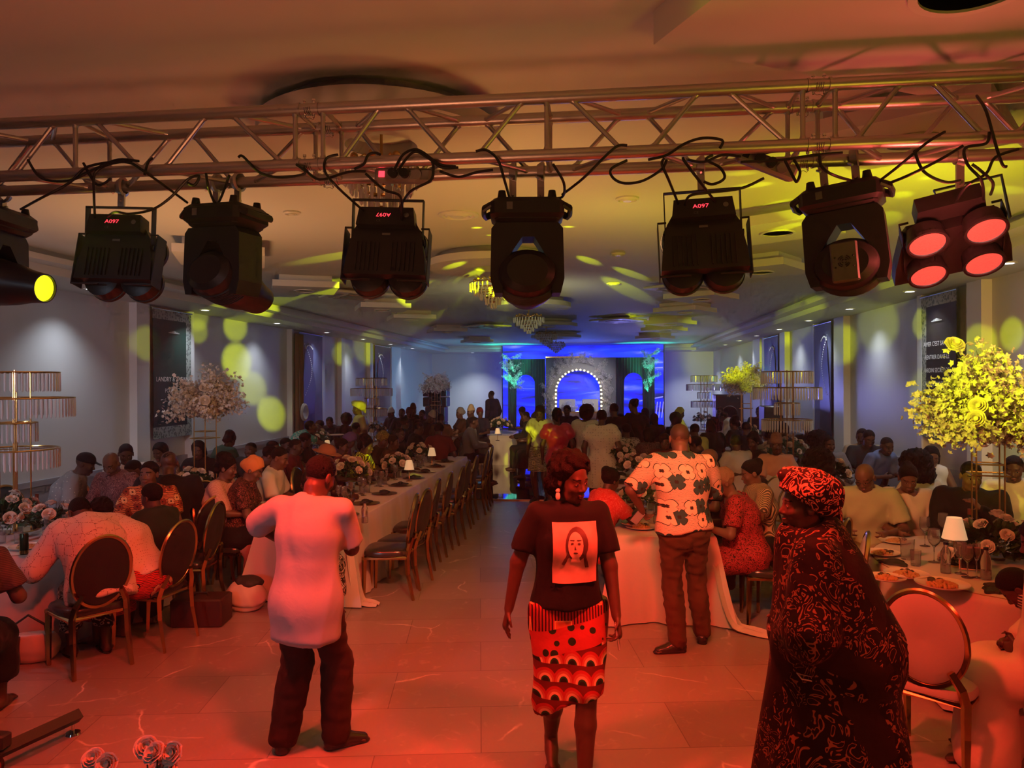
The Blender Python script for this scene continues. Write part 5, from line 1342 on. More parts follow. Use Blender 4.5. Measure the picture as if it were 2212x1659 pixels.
def crystal_stand(x, y, label, z=TH_ + .002, H_=1.5):
    e = empty('crystal_stand', (x, y, z), 0, label, 'crystal stand', 'tiered crystal stands on the tables')
    for a in range(4):
        X_, Y_ = .12 * math.cos(a * pi / 2 + .6), .12 * math.sin(a * pi / 2 + .6); mb = MB(); mb.cyl((X_, Y_, 0), (X_, Y_, H_), .007, n=8); mb.build('pole', M_gold, e)
    mb = MB(); mb.cyl((0, 0, 0), (0, 0, H_ + .02), .008, n=8); mb.lathe([(0, 0), (.16, 0), (.16, .01), (0, .012)], 32); mb.build('pole_base', M_gold, e)
    for (r, zz) in ((.355, H_), (.475, H_ - .235), (.175, H_ - .46), (.35, H_ - .70)):
        mb = MB(); n = max(20, int(r * 150))
        for k in range(n):
            t = 2 * pi * k / n; X_, Y_ = r * math.cos(t), r * math.sin(t); u = TR((X_, Y_, zz - .01), (0, 0, t))
            mb.add([(.0, -.009, 0), (.007, 0, 0), (0, .009, 0), (-.007, 0, 0), (.0, -.009, -.155), (.007, 0, -.155), (0, .009, -.155), (-.007, 0, -.155), (0, 0, -.172)], [(0, 1, 5, 4), (1, 2, 6, 5), (2, 3, 7, 6), (3, 0, 4, 7), (4, 5, 8), (5, 6, 8), (6, 7, 8), (7, 4, 8), (3, 2, 1, 0)], u)
        o = mb.build('crystal_fringe', M_cry, e, smooth=False)
        mb = MB()
        for q in (r, r - .03): mb.tube([(q * math.cos(2 * pi * k / 40), q * math.sin(2 * pi * k / 40), zz) for k in range(40)], .007, 6, closed=True)
        for a in range(4): mb.tube([(r * math.cos(a * pi / 2 + .6), r * math.sin(a * pi / 2 + .6), zz), (0, 0, zz)], .004, 5)
        mb.build('tier_ring', M_gold, o)
    return e
crystal_stand(-5.27, 6.2, 'tall four-tier crystal stand at the left edge of the frame', H_=1.45)
crystal_stand(atY(1700, 900, 11.2).x, 11.2, 'four-tier crystal stand on the second right table', H_=1.48)
crystal_stand(atY(803, 900, 16.6).x, 16.6, 'four-tier crystal stand near the left wall, middle distance', H_=1.45)
crystal_stand(atY(1521, 900, 20.8).x, 20.8, 'small distant four-tier crystal stand right of the blue screen', H_=1.5)
flower_stand(atZ(437, 1058, TH_).x + .02, 8.9, 'tall white blossom arrangement in front of the green banner', dia=1.05, seed=1, h=1.05)
flower_stand(2.98, 6.05, 'huge yellow-lit blossom arrangement at the right edge', dia=1.22, seed=2, nb=48, h=1.0)
flower_stand(atY(1612, 900, 15.9).x, 15.9, 'white blossom arrangement before the right speaker stack', dia=1.05, seed=3, h=1.25)
flower_stand(atY(942, 900, 21.6).x, 21.6, 'distant white blossom arrangement before the left speaker stack', dia=1.05, seed=4, h=1.35, z=.6)
# single rose standing out of the right arrangement
p = atY(2058, 752, 6.0); e = empty('long_rose', p, 0, 'single yellow-lit rose on a long stem above the right arrangement', 'rose'); q = link('rose', ROSES[0], e, (0, 0, 0), (R(50), 0, 0)); q.scale = (1.5,) * 3
mb = MB(); mb.tube([(0, 0, .01), (.06, .02, -.08), (.16, .05, -.2), (.3, .05, -.45)], .004, 6); mb.build('stem', M_leaf, e)
# centrepieces
rc = random.Random(11)
CP = [(757, 1062, .20, 13, 'rose bowl nearest the camera on the left long table'), (858, 1030, .19, 12, 'second rose bowl on the left long table'), (905, 1000, .19, 12, 'third rose bowl on the left long table, furthest back'),
      (1385, 1110, .17, 9, 'low rose bowl at the front of the right long table'), (1375, 1052, .22, 13, 'rose bowl on the right long table beside the floral shirt'), (1335, 1015, .2, 11, 'tall rose bowl further back on the right long table'),
      (420, 1068, .17, 8, 'white rose cluster under the left blossom stand'), (683, 975, .22, 14, 'white rose mound on the third left table'), (806, 954, .25, 12, 'white rose mound under the left crystal stand'),
      (1698, 1012, .30, 20, 'big white rose mound under the right crystal stand'), (1612, 960, .25, 12, 'white rose mound under the right blossom stand'), (1080, 940, .25, 16, 'rose arrangement on the catwalk table'), (1520, 925, .25, 10, 'white roses under the small distant crystal stand')]
for i, (px, py, R_, n, lab) in enumerate(CP):
    q = atZ(px, py, TH_); centrepiece(q.x, q.y, R_, n, lab, seed=i, tall=.16 + .08 * (R_ > .19))
q = atZ(35, 1150, TH_); centrepiece(q.x - .02, q.y - .1, .26, 20, 'mound of white roses under the left edge crystal stand', seed=3)
q = atZ(115, 1155, TH_); centrepiece(q.x, q.y - .05, .17, 9, 'smaller mound of white roses right of the left crystal stand', seed=4)
q = atZ(2135, 1200, TH_); centrepiece(q.x, q.y - .12, .27, 13, 'green and cream rose garland under the yellow-lit arrangement', seed=5, tall=.10)
q = atZ(2068, 1220, TH_); centrepiece(q.x, q.y, .09, 4, 'few fallen pink roses beside the garland on the right table', seed=6, tall=.03)
q = atZ(1895, 1180, TH_); centrepiece(2.55, 8.6, .24, 8, 'loose white blossom bunch behind the seated guests at right', seed=7, tall=.3)
# lamps
for px, py, lab in ((712, 1172, 'small lamp with cream shade beside the man in the long pale shirt'), (884, 1040, 'small lamp with cream shade behind the second rose bowl'), (933, 1006, 'small lamp with cream shade furthest along the left long table'),
                    (707, 985, 'small lit lamp on the third left table'), (1075, 952, 'small lamp on the catwalk table'), (1372, 985, 'small lamp far back on the right long table')):
    q = atZ(px, py, TH_); put('table_lamp', q.x, q.y, lab, 0, 'small cream table lamps')
q = atZ(2062, 1222, TH_); put('table_lamp', q.x, q.y, 'pleated cream table lamp on the nearest right table', 0, 'small cream table lamps', sc=1.22)
# settings on the long tables
ORD = ['nearest', 'second', 'third', 'fourth', 'fifth', 'sixth', 'seventh', 'eighth']
def setting(x, y, sx, where, rr, n_gl=3, food=False, k_=0, side='aisle side'):
    nm = ', %s, %s setting' % (side, ORD[k_])
    # sx: direction from table middle to the guest
    put('charger_plate', x, y, 'gold rimmed plate on ' + where + nm, 0, 'plates on ' + where)
    if food: put('food', x, y, 'plate of rice and meat on ' + where + nm, rr.random() * 6, 'plates of food on ' + where, z=TH_ + .016)
    else: put('napkin', x, y, 'black napkin on ' + where + nm, rr.random() * 3, 'napkins on ' + where, z=TH_ + .018)
    for k in range(n_gl):
        kind = ('wine_glass', 'tumbler', 'champagne_flute')[k % 3]
        put(kind, x - sx * (.22 + .05 * (k % 2)), y + .13 * (k - 1) + rr.uniform(-.03, .03), {'wine_glass': 'clear wine glass on ', 'tumbler': 'clear tumbler on ', 'champagne_flute': 'clear champagne flute on '}[kind] + where + nm, 0, 'glasses on ' + where)
rr = random.Random(5)
wl, wr_ = 'the left long table', 'the right long table'
for k in range(8):
    y = 7.25 + .72 * k
    setting(LONG_L[1] - .19, y, 1, wl, rr, 3, False, k); setting(LONG_L[0] + .19, y + .1, -1, wl, rr, 2, False, k, 'wall side')
for k in range(7):
    y = 6.95 + .74 * k
    setting(LONG_R[0] + .19, y, -1, wr_, rr, 2, k == 0, k); setting(LONG_R[1] - .19, y + .15, 1, wr_, rr, 2, False, k, 'wall side')
put('water_bottle', *atZ(738, 1160, TH_)[:2], 'small water bottle at the near corner of the left long table'); put('water_bottle', *atZ(788, 1130, TH_)[:2], 'small water bottle behind the near setting of the left long table')
put('water_bottle', *atZ(1350, 1120, TH_)[:2], 'small water bottle on the right long table beside the walking woman')
def dirp(a, T):
    a %= 360; lf = T[0] < 0
    nm = ['right', 'far right', 'far', 'far left', 'left', 'near left', 'near', 'near right'][int((a + 22.5) // 45) % 8]
    return ', on its %s side' % nm
def ring_setting(T, where, angs, rr, food=None, ng=2):
    for k, a in enumerate(angs):
        c_, s_ = math.cos(R(a)), math.sin(R(a)); x, y = T[0] + c_ * (T[2] - .22), T[1] + s_ * (T[2] - .22)
        put('dinner_plate', x, y, 'cream plate on ' + where + dirp(a, T), 0, 'plates on ' + where) if not (food and k in food) else put('food', x, y, 'plate of rice and meat on ' + where + dirp(a, T), a, 'plates of food on ' + where)
        for j in range(ng):
            kind = ('wine_glass', 'tumbler', 'champagne_flute')[(j + k) % 3]; b = a + 12 * (j - .5) * 2
            put(kind, T[0] + math.cos(R(b)) * (T[2] - .46), T[1] + math.sin(R(b)) * (T[2] - .46), {'wine_glass': 'clear wine glass on ', 'tumbler': 'clear tumbler on ', 'champagne_flute': 'clear champagne flute on '}[kind] + where + dirp(b, T), 0, 'glasses on ' + where)
ring_setting(T0, 'the nearest left round table', [-100, -60, -20, 20, 60, 100, 140], rr, (0, 1))
ring_setting(T4, 'the second left round table', [-120, -75, -30, 15, 60, 105], rr)
ring_setting(T5, 'the third left round table', [-120, -75, -30, 15, 60, 105], rr, None, 2)
ring_setting(T8, 'the second right round table', [-150, -110, -70, -30, 10, 60, 110], rr, None, 2)
ring_setting(T9, 'the third right round table', [-150, -90, -30, 30, 90, 150], rr, None, 2)
# nearest right table: items one by one
for px, py, kind, lab, sc in ((2035, 1268, 'food', 'plate heaped with rice and meat at the near edge, right table', 1.25), (1958, 1245, 'food', 'plate of orange rice left of the heaped plate', 1.1), (1915, 1252, 'food', 'plate with greens and a fritter at the left rim', .95), (1905, 1198, 'food', 'plate of meat before the kneeling robe, left rim of the right table', 1.0), (1935, 1172, 'food', 'plate of food before the woman in the cream blouse', 1.0),
        (1960, 1208, 'tumbler', 'tall tumbler left of the glasses on the right table', 1.5), (1978, 1222, 'tumbler', 'short tumbler in front of the tall tumbler', 1.1), (1998, 1180, 'wine_glass', 'wine glass behind the tumblers, left one', 1.15), (2018, 1215, 'wine_glass', 'wine glass with a wide bowl behind the small bottle', 1.2), (2038, 1170, 'wine_glass', 'wine glass left of the pleated lamp', 1.15), (2075, 1240, 'wine_glass', 'wide champagne glass in front of the pleated lamp', 1.1), (2090, 1248, 'wine_glass', 'wine glass right of the pleated lamp, nearest', 1.1), (2110, 1248, 'champagne_flute', 'champagne flute left of the blue-capped bottle', 1.1), (2113, 1150, 'wine_glass', 'wine glass right of the red wine bottle', 1.1), (2075, 1145, 'wine_glass', 'wine glass behind the pleated lamp', 1.1),
        (2043, 1238, 'water_bottle', 'squat water bottle among the glasses, dark cap', 1.05), (2130, 1252, 'water_bottle', 'squat water bottle right of the flute, blue cap', 1.05), (2095, 1185, 'wine_bottle', 'dark wine bottle with gold foil behind the lamp', 1.0), (1930, 1218, 'napkin', 'black napkin between the plates on the right table', 1.0), (2150, 1275, 'napkin', 'black napkin at the near right rim', 1.1)):
    q = atZ(px, py, TH_); put(kind, q.x, q.y, lab, random.random() * 3, None, sc=sc)
q = atZ(2100, 1235, TH_); e = empty('photo_frame', (q.x, q.y, TH_ + .002), R(-14), 'pink square table-number frame behind the glasses', 'frame')
mb = MB(); mb.tube([(-.075, 0, .012), (.075, 0, .012), (.075, .01, .165), (-.075, .01, .165)], .009, 4, closed=True); mb.build('border', mat('pink_plastic', (.75, .35, .3), .4), e, smooth=False)
mb = MB(); mb.box((-.072, .006, .015), (.072, .010, .16)); mb.build('card', mat('dark_card', (.04, .03, .03), .4), e, smooth=False)
q = atZ(1428, 1135, TH_)
put('food', 0.40, 6.85, 'plate of food at the near end of the right long table', 1, None, sc=1.1)
put('dinner_plate', *atZ(1325, 1030, TH_ + .12)[:2], 'large empty cream plate in the middle of the right long table', 0, None, z=TH_ + .10, sc=1.15)
put('wine_bottle', *atZ(398, 1062, TH_)[:2], 'wine bottle left of the left blossom stand')
put('wine_bottle', *atZ(80, 1140, TH_)[:2], 'wine bottle among the roses on the nearest left table')
# drink can with vertical lettering
q = atZ(52, 1198, TH_); e = empty('drink_can', (q.x, q.y, TH_ + .002), R(-32), 'dark green and gold drink can on the nearest left table', 'can')
mb = MB(); mb.lathe([(0, .0), (.026, 0), (.031, .008), (.031, .158), (.026, .168), (0, .166)], 28); mb.build('can_body', mat('dark_green_can', (.01, .045, .02), .3, .5), e)
mb = MB(); mb.lathe([(.0314, .009), (.0314, .035)], 28); mb.build('gold_band', M_gold, e)
me = text_mesh('DOCKI', .036); me.materials.append(M_gold); link('lettering', me, e, (-.002, -.0322, .095), (pi / 2, -pi / 2, 0))
# chairs ------------------------------------------------------------
chair(-3.80, 5.16, 58, 'black oval-back chair of the man in the pale lace shirt, nearest the camera')
chair(-3.60, 5.66, 83, 'black oval-back chair with an empty back beside the woman in white lace')
chair(-3.78, 6.50, 96, 'black oval-back chair behind the child in dark green')
chair(-3.72, 7.15, -88, 'black oval-back chair of the woman in pink sequins')
chair(-2.66, 6.62, 0, 'black oval-back chair at the near head of the left long table')
xs = ['first', 'second', 'third', 'fourth', 'fifth', 'sixth', 'seventh', 'eighth', 'ninth']
for k, y in enumerate((7.15, 7.55, 8.3, 8.95, 9.6, 10.3, 11.0, 11.8, 12.6)):
    chair(-2.06 + .03 * math.sin(k * 2), y, 90 + (7 if k == 0 else -6 if k == 1 else 3 * math.sin(k)), 'empty black oval-back chair on the aisle side, left long table, %s from the camera' % xs[k])
for k, y in enumerate((7.75, 8.5, 9.3, 10.1, 10.9, 11.7)): chair(-3.62, y, -90 + 4 * math.sin(k * 3), 'occupied black oval-back chair on the wall side, left long table, %s from the camera' % xs[k])
for k, (x, y, a) in enumerate(((.0, 7.3, -90), (-.06, 8.05, -92), (-.05, 9.2, -88), (-.05, 10.2, -88))): chair(x - .03, y, a, 'black oval-back chair on the aisle side, right long table, %s from the camera' % xs[k])
chair(1.50, 6.72, 88, 'black oval-back chair of the woman in the red printed dress'); chair(1.62, 7.15, 100, 'black oval-back chair between two guests right of the long table'); chair(1.30, 8.0, 95, 'black oval-back chair of the bald guest at the right long table')
chair(1.75, 6.35, 60, 'black oval-back chair turned sideways near the patterned robe')
chair(2.05, 8.15, 150, 'white oval-back chair with its back to the camera, right of the outstretched arm', True); chair(1.88, 8.75, 125, 'white oval-back chair seen edge on, behind the first white chair', True)
chair(2.25, 9.75, 175, 'white oval-back chair of the woman in peach', True)
chair(2.65, 8.95, 190, 'white oval-back chair left of the big dark hairdo', True)
chair(1.68, 5.72, 75, 'white oval-back chair seen edge on behind the dark robed woman', True)
chair(1.86, 4.34, -36, 'white oval-back chair nearest the camera on the right', True)
chair(3.02, 7.25, 178, 'white oval-back chair behind the woman in the cream blouse', True)
chair(-5.45, 7.35, 160, 'black oval-back chair showing its rear near the cap wearer'); chair(-6.15, 7.3, -110, 'black oval-back chair edge on beside the left wall'); chair(-5.95, 7.7, 200, 'black oval-back chair close to the left wall')
chair(-3.95, 7.05, 60, 'black oval-back chair behind the young man in orange print'); chair(-4.1, 9.6, 100, 'black oval-back chair right of the second left table'); chair(-4.5, 8.2, 20, 'black oval-back chair in front of the second left table'); chair(-4.35, 7.65, 30, 'black oval-back chair behind the man in the black suit')
chair(1.75, 11.5, -80, 'black oval-back chair left of the right crystal stand'); chair(2.45, 10.0, 20, 'black oval-back chair before the right crystal stand'); chair(4.1, 12.8, 100, 'black oval-back chair against the right wall, edge on'); chair(3.95, 11.4, 80, 'black oval-back chair beside the right wall table')
chair(-3.05, 14.6, 75, 'black oval-back chair beyond the left long table'); chair(-3.3, 17.5, 80, 'black oval-back chair in the crowd left of the catwalk'); chair(-1.85, 18.7, 92, 'black oval-back chair right of the catwalk table'); chair(-1.8, 19.5, 92, 'second black oval-back chair right of the catwalk table'); chair(-3.25, 19.2, -90, 'black oval-back chair left of the catwalk table')
# small things on the floor -----------------------------------------
q = atZ(520, 1325, 0); e = empty('tote_bag', (q.x, q.y + .1, 0), R(10), 'pale shopping bag with printed cloth on the floor', 'bag')
f = Field((-.25, -.2, -.05), (.25, .2, .4), .012); f.ell((0, 0, .13), (.19, .13, .17), None, 0); f.noise(.012, 22, 4); f.plane((0, 0, .0), (0, 0, -1)); f.plane((0, 0, .27), (.15, 0, 1)); V, Fc = f.mesh(); link('bag_body', np_mesh('bag_body', V, Fc, mat('cream_bag_cloth', (.55, .45, .36), .7)), e)
f = Field((-.25, -.2, .1), (.25, .2, .4), .012); f.ell((0.02, 0, .25), (.13, .1, .07), None, 0); f.noise(.012, 30, 4); V, Fc = f.mesh(); link('printed_cloth', np_mesh('printed_cloth', V, Fc, mat('black_print_cloth', (.03, .02, .02), .7, var=.9, bscale=30)), e)
q = atZ(50, 1440, 0); e = empty('handbag', (q.x, q.y + .1, 0), R(20), 'white and black handbag on the floor under the left table', 'bag')
f = Field((-.25, -.2, -.05), (.25, .2, .4), .010); f.ell((0, 0, .12), (.19, .09, .15), None, 0); f.plane((0, 0, .0), (0, 0, -1)); f.plane((0, 0, .22), (0, 0, 1)); f.noise(.004, 22, 4); V, Fc = f.mesh(); link('bag_body', np_mesh('hb', V, Fc, mat('white_leather', (.6, .52, .44), .4)), e)
mb = MB(); mb.tube([(-.12, -.07, .2), (-.11, -.085, .3), (0, -.09, .38), (.11, -.085, .3), (.12, -.07, .2)], .01, 6); mb.box((-.1, -.105, .02), (-.06, -.07, .22)); mb.build('strap', M_vinylb, e)
e = empty('suitcase', (-3.45, 6.15, 0), R(8), 'dark brown box under the chairs left', 'box'); mb = MB(); mb.bbox((0, 0, .12), (.22, .14, .12), .012); mb.build('case', mat('dark_brown_case', (.05, .02, .015), .5), e); mb = MB(); mb.tube([(-.06, 0, .24), (-.05, 0, .265), (.05, 0, .265), (.06, 0, .24)], .008, 6); mb.build('handle', M_vinylb, e)
# stand outrigger with wheel, bottom left
a, b = atZ(10, 1640, .08), atZ(172, 1560, .06)
e = empty('tower_outrigger', (a.x, a.y, 0), 0, 'black steel outrigger of a lighting tower at the bottom left corner', 'stand base'); I0 = Vector((a.x, a.y, 0))
A, B = atZ(-60, 1650, .11) - I0, atZ(170, 1545, .11) - I0
mb = MB(); mb.tube([A, B], .042, 4); mb.build('outrigger_bar', M_blackm, e, smooth=False)
mb = MB(); fp = B - Vector((.03, .01, .11)); mb.cyl((fp.x, fp.y, .004), (fp.x, fp.y, .07), .01, n=10); mb.cyl((fp.x, fp.y, 0), (fp.x, fp.y, .012), .045, .04, n=24); mb.build('levelling_foot', M_chrome, e)
W0 = atZ(15, 1640, .06) - I0; mb = MB(); mb.cyl((W0.x - .02, W0.y - .1, .06), (W0.x + .02, W0.y - .1, .06), .06, n=28); w_ = mb.build('wheel', M_black, e); mb = MB(); mb.cyl((W0.x - .024, W0.y - .1, .06), (W0.x + .024, W0.y - .1, .06), .035, n=24); mb.build('hub', mat('dark_red_hub', (.25, .05, .05), .4), w_)
mb = MB(); mb.bbox((W0.x - .03, W0.y - .02, .17), (.05, .04, .04), .01); mb.build('bracket', M_blackm, e)
# roses at the bottom edge of the frame
e_p = atZ(335, 1790, 0); e = empty('rose_pot', (e_p.x, e_p.y, 0), 0, 'pale roses in a vase at the bottom edge, near the left corner', 'flower arrangement')
mb = MB(); mb.lathe([(0, 0), (.08, 0), (.11, .2), (.10, .2), (0, .18)], 28); mb.build('pot', mat('white_ceramic', (.6, .55, .5), .3), e)
for k, (px, py) in enumerate(((340, 1632), (378, 1628), (205, 1645), (235, 1652), (315, 1618), (360, 1655))):
    c_ = atY(px, py, e_p.y + .03 * (k % 3)) - Vector((e_p.x, e_p.y, 0)); q = link('rose', ROSES[k % 3], e, c_, (R(40 + 20 * (k % 2)), R(-15 + 12 * k), 0)); q.scale = (1.1,) * 3
    mb = MB(); mb.tube([(0, 0, .15), (c_.x * .6, c_.y * .5, .2), c_], .004, 5); mb.build('stem', M_leaf, e)
# ------------------------------------------------------------------ printed cloths
def nodes_math(N, L):
    def f(op, a, b=None, c=None):
        q = N.new('ShaderNodeMath'); q.operation = op
        for i, v in enumerate((a, b, c)):
            if v is None: continue
            if hasattr(v, 'links') or hasattr(v, 'is_output'): L.new(v, q.inputs[i])
            else: q.inputs[i].default_value = v
        return q.outputs[0]
    return f
def mixc(N, L, fac, a, b):
    m = N.new('ShaderNodeMix'); m.data_type = 'RGBA'
    for k, v in (('Factor', fac), ('A', a), ('B', b)):
        if isinstance(v, tuple): m.inputs[k].default_value = (*v, 1)
        elif isinstance(v, float): m.inputs[k].default_value = v
        else: L.new(v, m.inputs[k])
    return m.outputs['Result']
def cbump(m, N, L, P, sc=12, st=.35):
    tc = N.new('ShaderNodeTexCoord'); nz = N.new('ShaderNodeTexNoise'); nz.inputs['Scale'].default_value = sc; nz.inputs['Detail'].default_value = 3; L.new(tc.outputs['Object'], nz.inputs['Vector'])
    b = N.new('ShaderNodeBump'); b.inputs['Strength'].default_value = st; b.inputs['Distance'].default_value = .02; L.new(nz.outputs['Fac'], b.inputs['Height']); L.new(b.outputs['Normal'], P.inputs['Normal'])
def flower_mat(name, bg, line, c1, c2, ctr, scale=6, thr=.40, wl=55):
    m, N, L, P = newmat(name); F = nodes_math(N, L); tc = N.new('ShaderNodeTexCoord')
    vo = N.new('ShaderNodeTexVoronoi'); vo.inputs['Scale'].default_value = scale; vo.inputs['Randomness'].default_value = .75; vo.voronoi_dimensions = '2D'
    sp0 = N.new('ShaderNodeSeparateXYZ'); L.new(tc.outputs['Object'], sp0.inputs[0]); cb = N.new('ShaderNodeCombineXYZ'); L.new(F('ADD', sp0.outputs['X'], F('MULTIPLY', sp0.outputs['Y'], .5)), cb.inputs['X']); L.new(sp0.outputs['Z'], cb.inputs['Y'])
    L.new(cb.outputs[0], vo.inputs['Vector'])
    vm = N.new('ShaderNodeVectorMath'); vm.operation = 'SUBTRACT'; L.new(cb.outputs[0], vm.inputs[0]); L.new(vo.outputs['Position'], vm.inputs[1])
    sp = N.new('ShaderNodeSeparateXYZ'); L.new(vm.outputs[0], sp.inputs[0]); ang = F('ARCTAN2', sp.outputs['Y'], sp.outputs['X'])
    r = F('MULTIPLY', vo.outputs['Distance'], F('ADD', 1.0, F('MULTIPLY', F('POWER', F('SUBTRACT', 1.0, F('ABSOLUTE', F('SINE', F('MULTIPLY', ang, 2.0)))), 4.0), .7)))
    wv = N.new('ShaderNodeTexWave'); wv.inputs['Scale'].default_value = wl; wv.inputs['Distortion'].default_value = 6; wv.inputs['Detail'].default_value = 1; L.new(tc.outputs['Object'], wv.inputs['Vector']); wv.bands_direction = 'Z'
    bgc = mixc(N, L, F('LESS_THAN', wv.outputs['Fac'], .22), bg, line)
    sc_ = N.new('ShaderNodeSeparateColor'); L.new(vo.outputs['Color'], sc_.inputs[0])
    fc = mixc(N, L, F('GREATER_THAN', sc_.outputs['Red'], .5), c1, c2)
    fc = mixc(N, L, F('LESS_THAN', r, .11), fc, ctr)
    fc = mixc(N, L, F('LESS_THAN', F('ABSOLUTE', F('SUBTRACT', r, thr - .02)), .022), fc, line)
    col = mixc(N, L, F('LESS_THAN', r, thr), bgc, fc)
    P.inputs['Specular IOR Level'].default_value = .12; L.new(col, P.inputs['Base Color']); P.inputs['Roughness'].default_value = .75; cbump(m, N, L, P)
    return m
def squiggle_mat(name, c1, c2, scale=14, thr=.5, dist=3.0, w_=.12, c3=None):
    m, N, L, P = newmat(name); F = nodes_math(N, L); tc = N.new('ShaderNodeTexCoord')
    nz = N.new('ShaderNodeTexNoise'); nz.inputs['Scale'].default_value = scale; nz.inputs['Detail'].default_value = 1.0; nz.inputs['Distortion'].default_value = dist; L.new(tc.outputs['Object'], nz.inputs['Vector'])
    d = F('ABSOLUTE', F('SUBTRACT', F('FRACT', F('MULTIPLY', nz.outputs['Fac'], 4.0)), .5))
    col = mixc(N, L, F('LESS_THAN', d, w_), c1, c2)
    if c3:
        n2 = N.new('ShaderNodeTexNoise'); n2.inputs['Scale'].default_value = scale * .5; L.new(tc.outputs['Object'], n2.inputs['Vector'])
        col = mixc(N, L, F('GREATER_THAN', n2.outputs['Fac'], .56), col, c3)
    P.inputs['Specular IOR Level'].default_value = .12; L.new(col, P.inputs['Base Color']); P.inputs['Roughness'].default_value = .7; P.inputs['Sheen Weight'].default_value = .02; cbump(m, N, L, P)
    return m
def dots_mat(name, c1, c2, scale=20, r_=.2, hexa=False):
    m, N, L, P = newmat(name); F = nodes_math(N, L); tc = N.new('ShaderNodeTexCoord')
    vo = N.new('ShaderNodeTexVoronoi'); vo.inputs['Scale'].default_value = scale; vo.inputs['Randomness'].default_value = .15 if not hexa else .3
    if hexa: vo.feature = 'DISTANCE_TO_EDGE'
    L.new(tc.outputs['Object'], vo.inputs['Vector'])
    k = F('LESS_THAN', vo.outputs['Distance'], r_)
    if hexa:
        v2 = N.new('ShaderNodeTexVoronoi'); v2.inputs['Scale'].default_value = scale * 8; v2.inputs['Randomness'].default_value = .3; L.new(tc.outputs['Object'], v2.inputs['Vector']); k = F('MULTIPLY', k, F('LESS_THAN', v2.outputs['Distance'], .38))
    P.inputs['Specular IOR Level'].default_value = .12; L.new(mixc(N, L, k, c1, c2), P.inputs['Base Color']); P.inputs['Roughness'].default_value = .75; cbump(m, N, L, P, 14, .4)
    return m
def stripe_mat(name, c1, c2, scale=20, axis='X', dist=0.5):
    m, N, L, P = newmat(name); F = nodes_math(N, L); tc = N.new('ShaderNodeTexCoord')
    wv = N.new('ShaderNodeTexWave'); wv.inputs['Scale'].default_value = scale; wv.inputs['Distortion'].default_value = dist; wv.bands_direction = axis; L.new(tc.outputs['Object'], wv.inputs['Vector'])
    L.new(mixc(N, L, F('LESS_THAN', wv.outputs['Fac'], .45), c1, c2), P.inputs['Base Color']); P.inputs['Roughness'].default_value = .7; cbump(m, N, L, P)
    return m
def skirt_mat():
    m, N, L, P = newmat('red_wax_print_skirt'); F = nodes_math(N, L); tc = N.new('ShaderNodeTexCoord'); sp = N.new('ShaderNodeSeparateXYZ'); L.new(tc.outputs['Object'], sp.inputs[0])
    x, z = sp.outputs['X'], sp.outputs['Z']
    # lower part: rows of peacock scallops
    S = 11.0; zc = F('MULTIPLY', z, S); row = F('FLOOR', zc); fz = F('SUBTRACT', zc, row)
    ux = F('SUBTRACT', F('FRACT', F('ADD', F('MULTIPLY', x, S), F('MULTIPLY', row, .5))), .5)
    d = F('SQRT', F('ADD', F('MULTIPLY', ux, ux), F('MULTIPLY', F('MULTIPLY', fz, fz), .6)))
    cr = N.new('ShaderNodeValToRGB'); cr.color_ramp.interpolation = 'CONSTANT'; el = cr.color_ramp.elements
    el[0].position = 0; el[0].color = (.02, .02, .01, 1); el[1].position = .17; el[1].color = (.02, .10, .04, 1)
    for p_, c in ((.25, (.66, .46, .30)), (.36, (.46, .14, .09)), (.47, (.40, .035, .035)), (.6, (.13, .02, .015))): e_ = el.new(p_); e_.color = (*c, 1)
    L.new(d, cr.inputs['Fac'])
    # band of dots
    vo = N.new('ShaderNodeTexVoronoi'); vo.inputs['Scale'].default_value = 15; vo.inputs['Randomness'].default_value = .5; L.new(tc.outputs['Object'], vo.inputs['Vector'])
    dots = mixc(N, L, F('LESS_THAN', vo.outputs['Distance'], .32), (.42, .045, .045), (.02, .05, .02))
    # upper part: dark pin stripes with pale squares
    wv = N.new('ShaderNodeTexWave'); wv.inputs['Scale'].default_value = 19; wv.inputs['Distortion'].default_value = .6; wv.bands_direction = 'X'; L.new(tc.outputs['Object'], wv.inputs['Vector'])
    st = mixc(N, L, F('LESS_THAN', wv.outputs['Fac'], .35), (.36, .045, .045), (.03, .01, .01))
    v2 = N.new('ShaderNodeTexVoronoi'); v2.distance = 'CHEBYCHEV'; v2.inputs['Scale'].default_value = 6.5; v2.inputs['Randomness'].default_value = .5; L.new(tc.outputs['Object'], v2.inputs['Vector'])
    st = mixc(N, L, F('LESS_THAN', v2.outputs['Distance'], .30), st, (.66, .40, .18)); st = mixc(N, L, F('LESS_THAN', v2.outputs['Distance'], .26), st, (.56, .14, .06))
    b1 = F('GREATER_THAN', F('ADD', z, F('MULTIPLY', x, .25)), .83); b2 = F('GREATER_THAN', F('ADD', z, F('MULTIPLY', x, .25)), .70)
    col = mixc(N, L, b2, cr.outputs['Color'], dots); col = mixc(N, L, b1, col, st)
    P.inputs['Specular IOR Level'].default_value = .12; L.new(col, P.inputs['Base Color']); P.inputs['Roughness'].default_value = .7; cbump(m, N, L, P)
    return m
C = {}
def cm(k, col=None, **kw):
    if k not in C: C[k] = mat(k + '_cloth', col, .8, spec=.12, sheen=.04, bump=.55, bscale=8, **kw)
    return C[k]
